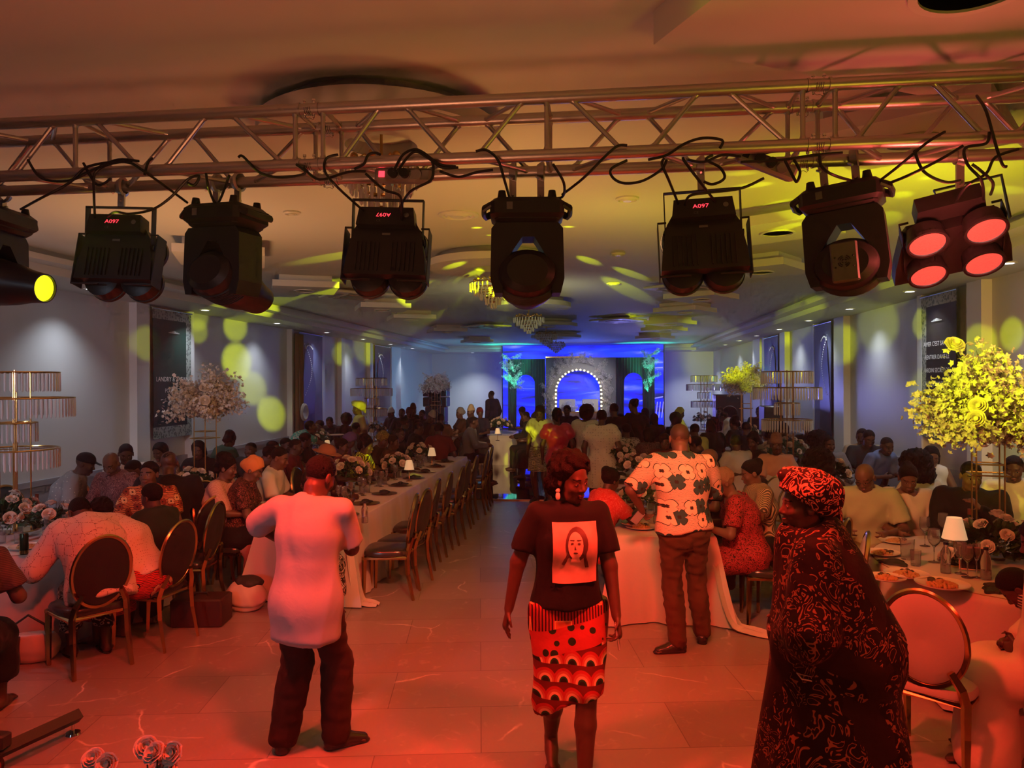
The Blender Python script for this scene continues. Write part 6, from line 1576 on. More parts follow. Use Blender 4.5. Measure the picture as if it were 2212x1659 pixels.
for k, c in dict(pale_grey=(.36, .38, .40), white=(.62, .60, .56), cream=(.60, .53, .42), black=(.014, .013, .015), charcoal=(.03, .03, .034), navy=(.018, .022, .05), brown=(.085, .038, .022), darkbrown=(.04, .018, .012), jeans=(.03, .045, .08),
                 maroon=(.13, .02, .02), red=(.5, .03, .03), peach=(.60, .30, .20), pink=(.58, .34, .30), teal=(.04, .20, .17), green=(.03, .06, .04), yellow=(.60, .52, .10), lime=(.42, .45, .26), grey=(.2, .2, .22), blue=(.12, .17, .35), orange=(.68, .26, .09), darkgreen=(.02, .04, .028), purple=(.16, .09, .2), beige=(.42, .34, .24)).items(): cm(k, c)
FLO = flower_mat('poppy_print_shirt', (.78, .52, .42), (.02, .03, .03), (.035, .075, .08), (.80, .50, .38), (.03, .02, .02), 7.2, .46)
ROB = squiggle_mat('black_gold_curl_print', (.007, .004, .004), (.20, .095, .05), 9, w_=.11, c3=(.016, .008, .006))
TUR = squiggle_mat('curl_print_headwrap', (.018, .008, .008), (.62, .24, .17), 11, w_=.15)
PRT = squiggle_mat('maroon_paisley_print', (.10, .03, .035), (.42, .22, .20), 26, w_=.13)
ORG = flower_mat('orange_tile_print', (.62, .20, .07), (.05, .01, .01), (.25, .04, .02), (.66, .40, .18), (.04, .01, .01), 13, .42, 20)
REDP = squiggle_mat('red_black_leaf_print', (.36, .035, .045), (.015, .004, .004), 20, w_=.17)
REDD = squiggle_mat('red_damask_print', (.58, .04, .04), (.70, .20, .16), 15, w_=.08)
LACE = dots_mat('white_eyelet_lace', (.66, .60, .55), (.12, .06, .05), 13, .05, True)
LACE2 = dots_mat('cream_lace', (.66, .60, .52), (.25, .14, .10), 60, .2)
POLK = dots_mat('grey_polka_dot', (.22, .21, .22), (.55, .52, .48), 26, .16)
KENT = flower_mat('red_kente_print', (.60, .05, .05), (.02, .02, .02), (.66, .42, .25), (.66, .42, .25), (.5, .04, .04), 6.5, .36, 26)
SWRL = squiggle_mat('black_white_swirl_print', (.015, .012, .012), (.60, .50, .42), 9, w_=.16)
SEQ = dots_mat('pink_sequin', (.55, .30, .25), (.8, .6, .45), 90, .3)
YSTR = stripe_mat('yellow_zebra_print', (.05, .06, .01), (.70, .85, .03), 14, 'DIAGONAL', 5)
SKM = skirt_mat()
M_ltype = mat('lips_fabric', (.3, .1, .1))
# ------------------------------------------------------------------ people builders
def person(x, y, deg, label, P, skin=M_skin, clothes=(), hairk='short', hairm=None, shoe=None, res=.011, hres=.0055, group=None, hairk2=None, tag_='p'):
    e = empty('person', (x, y, 0), R(deg), label, 'person', group)
    body(P, tag_, skin, e, res, hres)
    for c in clothes:
        nm_, fn, m = c[:3]; kw = c[3] if len(c) > 3 else {}
        garment(P, tag_, nm_, fn, m, e, **kw)
    if hairk: hair(P, hairk, hairm or M_hair, e, tag_)
    if shoe: shoes(P, shoe, e, tag_)
    return e
def lw(x, y, deg, p):
    v = Matrix.Rotation(-R(deg), 3, 'Z') @ (Vector(p) - Vector((x, y, 0))); return np.array(v)
# A: man in the long pale shirt, back to the camera
ax, ay, ad = -1.63, 4.02, -6
P = Pose(H=1.68, w=1.04, lean=.05, hunch=.14, head=(-.30, .42, .05), hands=[V3(-.30, .34, 1.10), lw(ax, ay, ad, atY(722, 1105, 4.28))], elbows=[V3(-1, -.1, .05), V3(.8, -.5, -.9)], feet=[V3(-.16, .02, .085), V3(.12, .12, .085)])
P.footdir = [V3(-.35, 1, 0), V3(.75, .65, 0)]; P.curl = [.6, .9]
def sh_a(f):
    shirt(P, .022, 'none', .20, .006)(f)
    for i in (0, 1): f.cone(P.sh[i], P.sh[i] + (P.elb[i] - P.sh[i]) * (1.02 if i == 0 else .85), .070, .082, .02, cut=True)
    f.cone(P.chest, P.pel + V3(0, 0, -.18),   .158, .170, .06, flat=((0, 1, 0), .80)); f.cone(P.pel + V3(-.02, -.02, -.03), P.pel + V3(.02, -.02, -.03), .156, .156, .04, flat=((0, 1, 0), 1.0)); f.plane(P.pel - V3(0, 0, .22), (0, .05, -1))
PA = person(ax, ay, ad, 'man in a long pale short-sleeved shirt and brown trousers, standing with his back turned', P, M_skin, [('shirt', sh_a, cm('pale_grey'), dict(res=.010, noise=(.009, 17, 1), smoothz=.45)), ('trousers', trousers(P, .022, .03, .005, -.35), cm('darkbrown'), dict(noise=(.007, 24, 2)))], 'short', shoe=M_vinylb, tag_='a', hres=.005)
# B: walking woman in the black T-shirt with a printed portrait
bx_, by_, bd = -.16, 4.02, 190
P = Pose(H=1.70, fem=True, w=1.02, lean=.03, head=(.62, .22, .04), hipz=.88, hands=[lw(bx_, by_, bd, atY(1334, 1345, 3.90)), lw(bx_, by_, bd, atY(1085, 1362, 3.98))], elbows=[V3(-.5, -.8, .1), V3(.8, -.6, .1)], feet=[V3(-.05, .26, .085), V3(.075, -.16, .12)], knees=[V3(0, 1, .1), V3(0, 1, .1)])
P.footdir = [V3(-.1, 1, 0), V3(.05, 1, -.35)]; P.curl = [.75, .35]
def tee(f):
    limbs(f, P, .020, ('torso',))
    for i in (0, 1): s0 = P.sh[i]; t = s0 + (P.elb[i] - s0) * .74; f.cone(s0, t, .064, .070, .02, cut=True)
    f.cone(P.chest, P.pel + V3(0, 0, .04), .140, .182, .05, flat=((0, 1, 0), .92))
    f.plane(P.pel + V3(0, 0, .03), (0, 0, -1)); f.cone(P.neck0 + P.up3 * .03, P.neck1 + P.up3 * .3, .058, .08, .01, 'sub')
def sk_b(f):
    f.cone(P.pel + V3(-.05, 0, 0), P.pel + V3(.05, 0, 0), .135, .135, .05, flat=((0, 1, 0), .92)); f.cone(P.pel + V3(0, 0, .08), P.waist, .135, .125, .05, flat=((0, 1, 0), .85))
    f.cone(P.pel, V3(.0, .05, .42), .165, .195, .06, flat=((0, 1, 0), .8))
    for i in (0, 1): f.cone(P.hip[i], P.knee[i], .115, .085, .05)
    f.plane((0, 0, .42), (-.45, 0, -1)); f.plane(P.pel + V3(0, 0, .045), (0, 0, 1))
PB = person(bx_, by_, bd, 'woman walking towards us in a black T-shirt with a printed portrait and red skirt', P, M_skin, [('t_shirt', tee, cm('black'), dict(res=.010, noise=(.006, 16, 3), smoothz=.6)), ('skirt', sk_b, SKM, dict(res=.010, noise=(.009, 15, 5), smoothz=.3))], 'sweep', tag_='b', res=.009, hres=.0042)
# printed portrait panel on the T-shirt: follows the front of the shirt
def portrait(e, P):
    cxp, czp, hw, hh = -.02, P.chest[2] - .035, .118, .158
    ysurf = P.chest[1] + .165
    m, N, L, Pn = newmat('rose_print_panel'); tc = N.new('ShaderNodeTexCoord'); nz = N.new('ShaderNodeTexNoise'); nz.inputs['Scale'].default_value = 14; nz.inputs['Detail'].default_value = 5; L.new(tc.outputs['Object'], nz.inputs['Vector'])
    L.new(mixc(N, L, nz.outputs['Fac'], (.42, .22, .18), (.78, .52, .44)), Pn.inputs['Base Color']); Pn.inputs['Roughness'].default_value = .6
    TV = np.array([v_.co[:] for v_ in [c_ for c_ in KIDS[e.name] if c_.name.startswith('t_shirt')][0].data.vertices]); TV = TV[TV[:, 1] > 0]
    def surf(u, v):
        x_, z_ = cxp + u * hw, czp + v * hh; m_ = (np.abs(TV[:, 0] - x_) < .022) & (np.abs(TV[:, 2] - z_) < .022); return (x_, (TV[m_, 1].max() if m_.any() else ysurf) + .003, z_)
    def surf_old(u, v): return (cxp + u * hw, ysurf - .030 * u * u - .012 * (v + .1) ** 2 - .018 * (v < -.2) * (-.2 - v), czp + v * hh)
    def patch(poly, off, mm, name, par):
        # polygon in u, v fanned and lifted to the shirt surface
        cu = sum(p_[0] for p_ in poly) / len(poly); cv = sum(p_[1] for p_ in poly) / len(poly); vs = []; fs = []; n = len(poly); rings = 6
        for r_ in range(rings + 1):
            for (u, v) in poly:
                t = r_ / rings; x, y, z = surf(cu + (u - cu) * t, cv + (v - cv) * t); vs.append((x, y + off, z))
        for r_ in range(rings):
            for i in range(n): fs.append((r_ * n + i, (r_ + 1) * n + i, (r_ + 1) * n + (i + 1) % n, r_ * n + (i + 1) % n))
        mb = MB(); mb.add(vs, fs); return mb.build(name, mm, par, smooth=True)
    def oval(cu, cv, a, b, n=20): return [(cu + a * math.cos(2 * pi * k / n), cv + b * math.sin(2 * pi * k / n)) for k in range(n)]
    n = 8; rect = [(-1, -1 + 2 * k / n) for k in range(n)] + [(-1 + 2 * k / n, 1) for k in range(n)] + [(1, 1 - 2 * k / n) for k in range(n)] + [(1 - 2 * k / n, -1) for k in range(n)]
    pn = patch(rect, 0, m, 'shirt_print', e)
    ink = mat('dark_print_ink', (.10, .04, .035), .6); pale = mat('pale_print_ink', (.80, .50, .40), .6)
    patch(oval(-.06, .30, .50, .56), .003, ink, 'printed_hair', pn)
    patch([(.30, .1), (.62, -.35), (.50, -.40), (.16, .0)], .003, ink, 'printed_braid', pn); patch([(-.45, .1), (-.62, -.5), (-.45, -.5), (-.30, .0)], .003, ink, 'printed_braid', pn)
    patch([(-.22, -.3), (.22, -.3), (.16, .1), (-.16, .1)], .0045, pale, 'printed_neck', pn)
    patch(oval(-.0, .26, .34, .44), .006, pale, 'printed_face', pn)
    for s_ in (-1, 1):
        patch(oval(s_ * .15, .33, .07, .035, 10), .008, ink, 'printed_eye', pn); patch([(s_ * .05, .42), (s_ * .25, .44), (s_ * .25, .46), (s_ * .05, .45)], .008, ink, 'printed_brow', pn)
    patch(oval(0, .02, .10, .03, 12), .008, ink, 'printed_mouth', pn); patch([(-.03, .13), (.05, .13), (.03, .28)], .008, ink, 'printed_nose', pn)
portrait(PB, P)
mb = MB(); c_ = P.hc + P.Rh @ V3(-.088, -.005, -.055); mb.sphere(tuple(c_), .013, 10, 6); mb.sphere(tuple(c_ - V3(0, 0, .03)), .016, 10, 6, None, (.8, .6, 1.4)); mb.build('earring', mat('pearl_earring', (.75, .7, .66), .25), PB)
mb = MB(); c_ = P.hc + P.Rh @ V3(.088, -.005, -.055); mb.sphere(tuple(c_), .013, 10, 6); mb.sphere(tuple(c_ - V3(0, 0, .03)), .016, 10, 6, None, (.8, .6, 1.4)); mb.build('earring', mat('pearl_earring', (.75, .7, .66), .25), PB)
q = P.wr[0]; ph = empty('mobile_phone', tuple(Matrix.Translation((bx_, by_, 0)) @ Matrix.Rotation(R(bd), 4, 'Z') @ Vector(q + V3(.0, .03, -.09))), 0, 'white phone held in the walking woman\'s hand', 'phone', rot=(R(8), R(5), R(bd + 75)))
mb = MB(); mb.bbox((0, 0, 0), (.033, .004, .07), .003); mb.build('phone_body', mat('white_phone', (.6, .58, .56), .25), ph)
# C: man in the floral shirt
cx_, cy2, cd = .68, 5.95, 6
P = Pose(H=1.76, w=1.10, lean=.08, hunch=.10, head=(-.05, .30, 0), hands=[V3(-.30, .16, 1.06), V3(.12, .42, 1.12)], elbows=[V3(-.9, -.5, -.3), V3(.9, -.3, -.4)], feet=[lw(cx_, cy2, cd, (.62, 5.86, .085)), lw(cx_, cy2, cd, (.84, 6.10, .085))])
P.footdir = [V3(-.9, -.15, 0), V3(.25, 1, 0)]; P.curl = [.9, .5]
def sh_c(f):
    shirt(P, .026, 'elbow', .06, .014)(f); f.cone(P.chest, P.pel + V3(0, 0, -.02), .17, .19, .06, flat=((0, 1, 0), .85)); f.plane(P.pel + V3(0, 0, .01), (.12, 0, -1))
    f.F = np.where(f._grid((slice(None),) * 3)[2] < P.pel[2] - .07, .1, f.F).astype(np.float32)
PC = person(cx_, cy2, cd, 'bald man in a poppy-print shirt and rust trousers, standing with his back turned', P, M_skin2, [('shirt', sh_c, FLO, dict(res=.011, noise=(.010, 14, 4), smoothz=.5)), ('trousers', trousers(P, .012, .03, .0), cm('brown'), dict(noise=(.008, 30, 2)))], 'buzz', mat('shaved_hair', (.05, .025, .02), .6), M_vinylb, tag_='c')
pw = Matrix.Translation((cx_, cy2, 0)) @ Matrix.Rotation(R(cd), 4, 'Z') @ Vector(P.wr[0] + V3(-.03, .03, -.06)); e = empty('mobile_phone', pw, 0, 'dark phone in the left hand of the man in the poppy shirt', 'phone', rot=(R(25), R(35), 0)); mb = MB(); mb.bbox((0, 0, 0), (.036, .005, .072), .003); mb.build('phone_body', M_black, e); mb = MB(); mb.bbox((0, -.006, 0), (.032, .001, .066), .001); mb.build('screen', mat('pale_screen', (.3, .3, .3), .1), e)
# D: woman in the dark robe and headwrap
dx_, dy_, dd = 1.06, 3.42, 76
P = Pose(H=1.66, fem=True, w=1.20, lean=.10, hunch=.16, head=(.28, .0, 0), hands=[V3(-.08, .22, 1.0), V3(.08, .24, 1.0)], elbows=[V3(-1, -.3, -.2), V3(1, -.3, -.2)])
def robe(f):
    limbs(f, P, .035, ('torso',))
    f.cone(P.chest, V3(0, -.02, .0), .19, .46, .06, flat=((0, 1, 0), .95)); f.cone(P.sc, V3(0, -.03, .9), .15, .27, .06)
    for i in (0, 1): f.cone(P.sh[i], P.elb[i] + V3(0, 0, -.05), .085, .12, .05); f.cone(P.elb[i] + V3(0, 0, -.05), P.wr[i] - V3(0, .04, .05), .11, .09, .05)
    f.cone(P.neck0 + P.up3 * .03, P.neck1 + P.up3 * .3, .075, .10, .01, 'sub')
PD = person(dx_, dy_, dd, 'woman in a wide black and gold robe and matching headwrap, front right', P, M_skin, [('robe', robe, ROB, dict(res=.013, noise=(.016, 11, 6), smoothz=.18))], 'turban', TUR, tag_='d', hres=.0045)
e = empty('hair_clip', atD(1737, 1464, 3.02), 0, 'small silver clip hanging on the dark robe', 'clip'); mb = MB(); mb.tube([(-.03, 0, .02), (-.01, -.004, -.004), (.03, 0, -.012), (.028, .002, .006), (-.012, .003, .012), (-.03, 0, .02)], .0035, 6); mb.build('clasp', M_chrome, e)
# E: man in white eyelet lace, hunched at the near left table
P = Pose(H=1.74, sit=True, w=1.16, lean=.42, hunch=.55, head=(.1, .75, 0), side=.0, hands=[V3(-.22, .50, .86), V3(.16, .52, .86)]); P.footdir = [V3(-.2, 1, 0), V3(.2, 1, 0)]
P.ank[0] = V3(-.12, .30, .085); P.ank[1] = V3(.10, .22, .085)
def sh_e(f): shirt(P, .032, 'long', .10, .02)(f)
PE = person(-3.72, 5.20, 52, 'hunched man in a white eyelet lace shirt on the nearest left chair', P, M_skin, [('shirt', sh_e, LACE, dict(noise=(.010, 16, 7))), ('trousers', trousers(P, .02, .20), SWRL)], 'buzz', M_hair, tag_='e')
for i in (0, 1):
    a_ = P.ank[i]; mb = MB(); mb.prism([(x * .045 * (1.0 + .1 * math.sin(3 * y)), y) for x, y in []] or [(.042 * math.cos(t), .13 * math.sin(t) + .06) for t in [2 * pi * k / 20 for k in range(20)]], -.083, -.070, TR(tuple(a_), (0, 0, 0))); mb.build('sandal', M_vinylb, PE)
# F: woman in white lace leaning over
P = Pose(H=1.66, fem=True, sit=True, w=1.10, lean=.62, hunch=.30, head=(.2, .7, 0), hands=[V3(-.25, .52, .84), V3(.2, .55, .84)])
def sh_f(f): shirt(P, .026, 'short', .02, .008, .07)(f)
PF = person(-3.55, 5.50, 72, 'woman in a white lace top and red print skirt leaning over towards the left table', P, M_skin, [('lace_top', sh_f, LACE2, dict(noise=(.009, 15, 8))), ('skirt', skirt(P, .02, .22, .02), KENT)], 'crop', tag_='f')
def specs(P):
    def f_(f):
        c, Rh = P.hc, P.Rh
        for sx in (-1, 1):
            pts = [c + Rh @ V3(sx * .031 + .021 * math.cos(t), .098 - .25 * abs(.021 * math.cos(t)), -.004 + .017 * math.sin(t)) for t in [k * pi / 5 for k in range(11)]]
            for a, b in zip(pts, pts[1:]): f.cone(a, b, .0028, .0028, 0)
            f.cone(c + Rh @ V3(sx * .052, .09, 0), c + Rh @ V3(sx * .084, .0, .0), .0028, .0028, 0)
        f.cone(c + Rh @ V3(-.010, .098, 0), c + Rh @ V3(.010, .098, 0), .0028, .0028, 0)
    return [('glasses', f_, M_black, dict(res=.0032, noise=None))]
# G to N: nearer seated guests, individually posed
def sitter(px, py, h, deg, label, fem=False, w=1.0, top=None, bottom=None, hk='short', hm=None, skin=M_skin, lean=.1, hunch=.15, head=(0, .25, 0), hands=None, sleeve='short', H=None, res=.014, hres=.0075, extra=None, tag_='g', elbows=None, neck=.05, side=0., shoe=None, hem=.06, twist=0.):
    H = H or (1.64 if fem else 1.74)
    P = Pose(H=H, fem=fem, sit=True, w=w, lean=lean, hunch=hunch, head=head, hands=hands, elbows=elbows, side=side, twist=twist)
    q = atZ(px, py, h); o = Matrix.Rotation(R(deg), 3, 'Z') @ Vector(P.hc); dz = h - P.hc[2]
    cl = [('shirt' if not fem else 'blouse', shirt(P, .022, sleeve, hem, .008, neck), top, dict(res=res))]
    if bottom is not None: cl.append(('trousers' if not fem else 'skirt', trousers(P, .018, .06) if not fem else skirt(P, .018, .20, .02), bottom, dict(res=res + .002)))
    if extra: cl += extra(P)
    return person(q.x - o.x, q.y - o.y, deg, label, P, skin, cl, hk, hm, shoe, res, hres, tag_=tag_)
sitter(240, 1013, 1.20, 172, 'bald man in a maroon paisley shirt looking down at the left table', False, 1.08, PRT, cm('charcoal'), None, None, lean=.12, hunch=.2, head=(.25, .50, 0), sleeve='elbow', skin=M_skin2, tag_='g')
sitter(322, 1056, 1.12, 200, 'young man in an orange tile-print shirt staring at the camera', False, .95, ORG, cm('charcoal'), 'short', None, lean=.05, hunch=.1, head=(-.25, -.05, 0), sleeve='short', skin=M_skin2, hres=.0055, H=1.66, tag_='h')
sitter(327, 1096, 1.06, 62, 'child with a shaved head in a dark green shirt, back turned', False, .85, cm('darkgreen'), cm('black'), 'buzz', M_hair, H=1.40, lean=.05, hunch=.1, head=(.3, .2, 0), tag_='i')
sitter(185, 1000, 1.24, -62, 'man in a black cap and grey polka-dot shirt, turned right, by the wall', False, 1.18, POLK, cm('charcoal'), 'cap', cm('black'), lean=.25, hunch=.25, head=(-.15, .3, 0), sleeve='elbow', tag_='j')
sitter(272, 985, 1.24, 190, 'man in a white shirt behind the bald man, half hidden', False, 1.0, cm('white'), cm('charcoal'), 'short', None, lean=.1, hunch=.2, head=(.5, .4, 0), tag_='k')
sitter(288, 1003, 1.2, 150, 'guest in a white shirt bending behind the maroon paisley shirt', False, 1.0, cm('white'), cm('charcoal'), 'buzz', None, lean=.5, hunch=.3, head=(0, .5, 0), tag_='k')
sitter(345, 975, 1.24, 165, 'woman with long braids in a brown leaf-print blouse by the left wall', True, 1.05, squiggle_mat('brown_leaf_print', (.10, .05, .035), (.45, .33, .24), 18, w_=.16), cm('black'), 'braids', None, head=(.2, .35, 0), tag_='k')
sitter(365, 1003, 1.30, 25, 'big man in a black suit seated with his back turned, second left table', False, 1.22, cm('black'), cm('black'), 'buzz', None, lean=.1, hunch=.15, head=(.1, .3, 0), sleeve='long', H=1.82, tag_='l')
sitter(428, 985, 1.16, 185, 'woman with beaded short braids facing us beyond the left blossom stand', True, .95, cm('black'), cm('black'), 'bob', None, head=(.1, .2, 0), tag_='l')
sitter(492, 1016, 1.22, -82, 'woman in a pink sequinned dress seated in profile, left of the pale shirt', True, 1.15, SEQ, cm('pink'), 'updo', None, lean=.05, hunch=.1, head=(-.05, .2, 0), sleeve='elbow', neck=.09, skin=M_skin2, hres=.0055, tag_='m')
sitter(548, 1033, 1.14, -75, 'woman in a bright orange headscarf and dark ruffled blouse in profile', True, 1.05, squiggle_mat('black_red_ruffle', (.02, .01, .01), (.4, .12, .1), 22, w_=.12), cm('black'), 'scarf', cm('orange'), lean=.12, hunch=.15, head=(-.1, .4, 0), skin=M_skin2, hres=.0055, tag_='n')
def tie(P):
    def f_(f):
        a_ = P.neck0 + P.R3 @ V3(0, .10, -.02); b_ = P.chest + P.R3 @ V3(0, .15, -.08); f.cone(a_, b_, .014, .03, .01, flat=(P.R3 @ V3(0, 1, 0), .4)); f.cone(b_, P.waist + P.Rt @ V3(0, .15, 0), .03, .02, .01, flat=(P.Rt @ V3(0, 1, 0), .4))
    return [('necktie', f_, cm('charcoal'), dict(res=.008, noise=None))]
sitter(605, 1008, 1.18, -80, 'man in a white shirt and dark tie in profile, left of the pale shirt', False, 1.0, cm('white'), cm('charcoal'), 'buzz', None, lean=.08, hunch=.15, head=(-.1, .3, 0), extra=tie, skin=M_skin2, tag_='o')
sitter(706, 1000, 1.20, -85, 'man in dark clothes wearing a brown felt hat, beside the first rose bowl', False, 1.05, cm('darkbrown'), cm('black'), 'hat', mat('brown_felt', (.30, .12, .05), .8), lean=.1, hunch=.15, head=(-.1, .25, 0), tag_='o')
sitter(793, 962, 1.24, -90, 'woman in a yellow zebra-striped blouse beyond the hat', True, 1.05, YSTR, cm('black'), 'updo', None, head=(-.1, .25, 0), tag_='q')
sitter(828, 958, 1.18, -100, 'woman in an olive patterned headscarf right of the zebra stripes', True, 1.0, cm('darkbrown'), cm('black'), 'scarf', squiggle_mat('olive_wrap_print', (.10, .08, .02), (.45, .36, .10), 24, w_=.12), head=(-.2, .3, 0), tag_='q')
# right side
sitter(1320, 1055, 1.10, -55, 'girl with braided hair in a red damask dress, left side of the right long table', True, .95, REDD, REDD, 'bun', None, H=1.5, lean=.12, hunch=.15, head=(.1, .35, 0), hands=[V3(-.12, .40, .88), V3(.10, .42, .92)], shoe=mat('pink_slipper', (.6, .3, .25), .5), tag_='r')
sitter(1562, 1058, 1.14, 84, 'woman with short bleached curls in a red and black leaf-print dress', True, 1.14, REDP, REDP, 'crop', mat('bleached_hair', (.26, .15, .09), .7, bump=.9, bscale=120), lean=.18, hunch=.22, head=(.15, .45, 0), neck=.10, skin=M_skin2, hres=.0055, sleeve='short', hands=[V3(-.18, .42, .84), V3(.16, .42, .82)], shoe=M_vinylb, tag_='s')
sitter(1531, 1008, 1.20, 90, 'bald man in profile behind the poppy shirt', False, 1.05, cm('charcoal'), cm('black'), None, None, lean=.12, hunch=.15, head=(0, .3, 0), skin=M_skin2, tag_='s')
sitter(1622, 1043, 1.15, 100, 'young woman with smooth hair resting an arm over a chair', True, .98, stripe_mat('striped_blouse', (.05, .03, .02), (.5, .36, .22), 26, 'X', .3), cm('black'), 'bun', None, lean=.02, hunch=.12, head=(-.1, .3, 0), hands=[V3(-.1, .3, .9), V3(.42, -.05, .98)], elbows=[V3(-1, 0, -1), V3(.8, -.2, -.5)], skin=M_skin2, tag_='s')
sitter(1677, 968, 1.22, 178, 'woman in a peach blouse and knitted cap looking towards the camera', True, 1.08, cm('peach'), cm('peach'), 'kufi', squiggle_mat('knit_cap', (.16, .07, .05), (.35, .2, .15), 60, w_=.2), lean=0, hunch=.05, head=(-.1, .0, 0), sleeve='elbow', neck=.07, tag_='t')
sitter(1768, 1010, 1.22, -12, 'woman with a huge dark afro seen from behind, beyond the headwrap', True, 1.05, cm('darkbrown'), cm('black'), 'big', None, head=(.1, .2, 0), tag_='t')
sitter(1765, 955, 1.26, 15, 'second woman with long dark hair from behind, nearer the right wall', True, 1.05, cm('charcoal'), cm('black'), 'big', None, head=(.1, .2, 0), tag_='t')
sitter(1877, 952, 1.24, 176, 'man in a dark T-shirt looking down, at the right wall table', False, 1.15, cm('charcoal'), cm('black'), 'short', None, lean=.08, hunch=.12, head=(.1, .4, 0), tag_='u')
sitter(1862, 940, 1.30, 160, 'man in a pale shirt half hidden behind the dark T-shirt', False, 1.0, cm('beige'), cm('black'), 'short', None, head=(-.2, .2, 0), tag_='u')
sitter(1916, 955, 1.26, 210, 'man in a blue shirt bowing beside the right wall', False, 1.0, cm('blue'), cm('black'), 'buzz', None, lean=.3, hunch=.3, head=(-.3, .3, 0), tag_='u')
sitter(2012, 985, 1.24, 165, 'woman with glasses and long braids in a white sleeveless top', True, 1.05, cm('white'), cm('black'), 'braids', None, sleeve='none', extra=specs, head=(.15, .35, 0), skin=M_skin2, tag_='v')
sitter(1975, 1010, 1.24, 20, 'woman with a wide dark hairdo seen from behind before the glasses wearer', True, 1.1, cm('cream'), cm('black'), 'big', None, head=(0, .2, 0), tag_='v')
def neckl(P):
    def f_(f):
        for k in range(15):
            t = (k - 7) / 7; f.ell(P.neck0 + P.R3 @ V3(t * .085, .105 - .06 * t * t, -.05 + .085 * t * t - .03), (.010, .010, .010), None, 0)
    return [('necklace', f_, mat('bead_necklace', (.6, .42, .3), .3), dict(res=.005, noise=None))]
sitter(1962, 1050, 1.16, 172, 'woman in a cream blouse with a bead necklace, eyes lowered, right table', True, 1.12, cm('cream'), cm('cream'), 'bun', None, lean=.08, hunch=.12, head=(-.05, .45, 0), neck=.085, extra=neckl, skin=M_skin2, hres=.0055, tag_='v')
sitter(1868, 1048, 1.18, 160, 'bald man with glasses and a pale lime shirt looking down at his plate', False, 1.05, cm('lime'), cm('beige'), None, None, extra=specs, lean=.15, hunch=.2, head=(-.3, .5, 0), skin=M_skin2, hres=.0055, tag_='w')
sitter(2098, 1040, 1.24, 150, 'man in a black shirt holding his chin behind the gold stand', False, 1.2, cm('black'), cm('black'), 'short', None, lean=.02, hunch=.1, head=(.4, .2, 0), hands=[V3(-.1, .35, 1.05), V3(.1, .42, .85)], skin=M_skin2, sleeve='long', tag_='w')
sitter(2190, 1030, 1.2, 150, 'guest in a pale top at the right edge, behind the gold stand', False, 1.0, cm('cream'), cm('black'), 'short', None, tag_='w')
# far left edge: woman with dark hair, only her back shows
sitter(-62, 1178, 1.10, 25, 'woman with a long dark wig cut off by the left edge', True, 1.1, stripe_mat('dark_stripe', (.03, .015, .015), (.10, .05, .05), 30, 'Z', .3), cm('black'), 'long', None, lean=.2, hunch=.3, head=(0, .4, 0), tag_='x')
# woman at the near head of the left long table, behind the standing man
sitter(672, 1080, 1.10, 0, 'woman in a black and white swirl skirt hidden behind the pale-shirted man', True, 1.1, cm('darkbrown'), SWRL, 'short', None, tag_='x')
# right edge: baby bending over and a seated woman in cream
wx, wy, wd_ = 2.50, 4.15, 60
P = Pose(H=1.66, fem=True, sit=True, w=1.25, lean=.12, hunch=.15, head=(0, .3, 0), hands=[V3(-.05, .26, .68), V3(.10, .28, .68)])
def gown(f):
    shirt(P, .035, 'long', .1, .03)(f)
    for t in (0, .5, 1):
        kn = P.knee[0] * (1 - t) + P.knee[1] * t; h_ = P.hip[0] * (1 - t) + P.hip[1] * t; an = P.ank[0] * (1 - t) + P.ank[1] * t; f.cone(h_, kn, .13, .12, .05); f.cone(kn, an, .12, .17, .05)
person(wx, wy, wd_, 'seated woman in a flowing cream gown, cut off by the right edge', P, M_skin, [('gown', gown, cm('cream'), dict(res=.014, noise=(.018, 10, 9), smoothz=.3))], 'updo', tag_='y')
P = Pose(H=1.02, w=.8, sit=True, seat=.62, lean=.85, hunch=.35, head=(0, .9, 0), hands=[V3(-.12, .22, .55), V3(.12, .30, .80)], feet=[V3(-.08, .1, .45), V3(.08, .1, .45)])
q = atZ(2196, 1290, .84); o_ = Matrix.Rotation(R(62), 3, 'Z') @ Vector(P.hc)
person(q.x - o_.x, q.y - o_.y, 62, 'small child in a striped shirt bending over the near right table rim', P, M_skin, [('shirt', shirt(P, .02, 'short', .04, .005, .04), stripe_mat('striped_kids_shirt', (.02, .02, .02), (.55, .5, .45), 18, 'Z', .2), dict(res=.012)), ('trousers', trousers(P, .015, .46), cm('cream'), dict(res=.012))], 'buzz', M_hair, tag_='z')
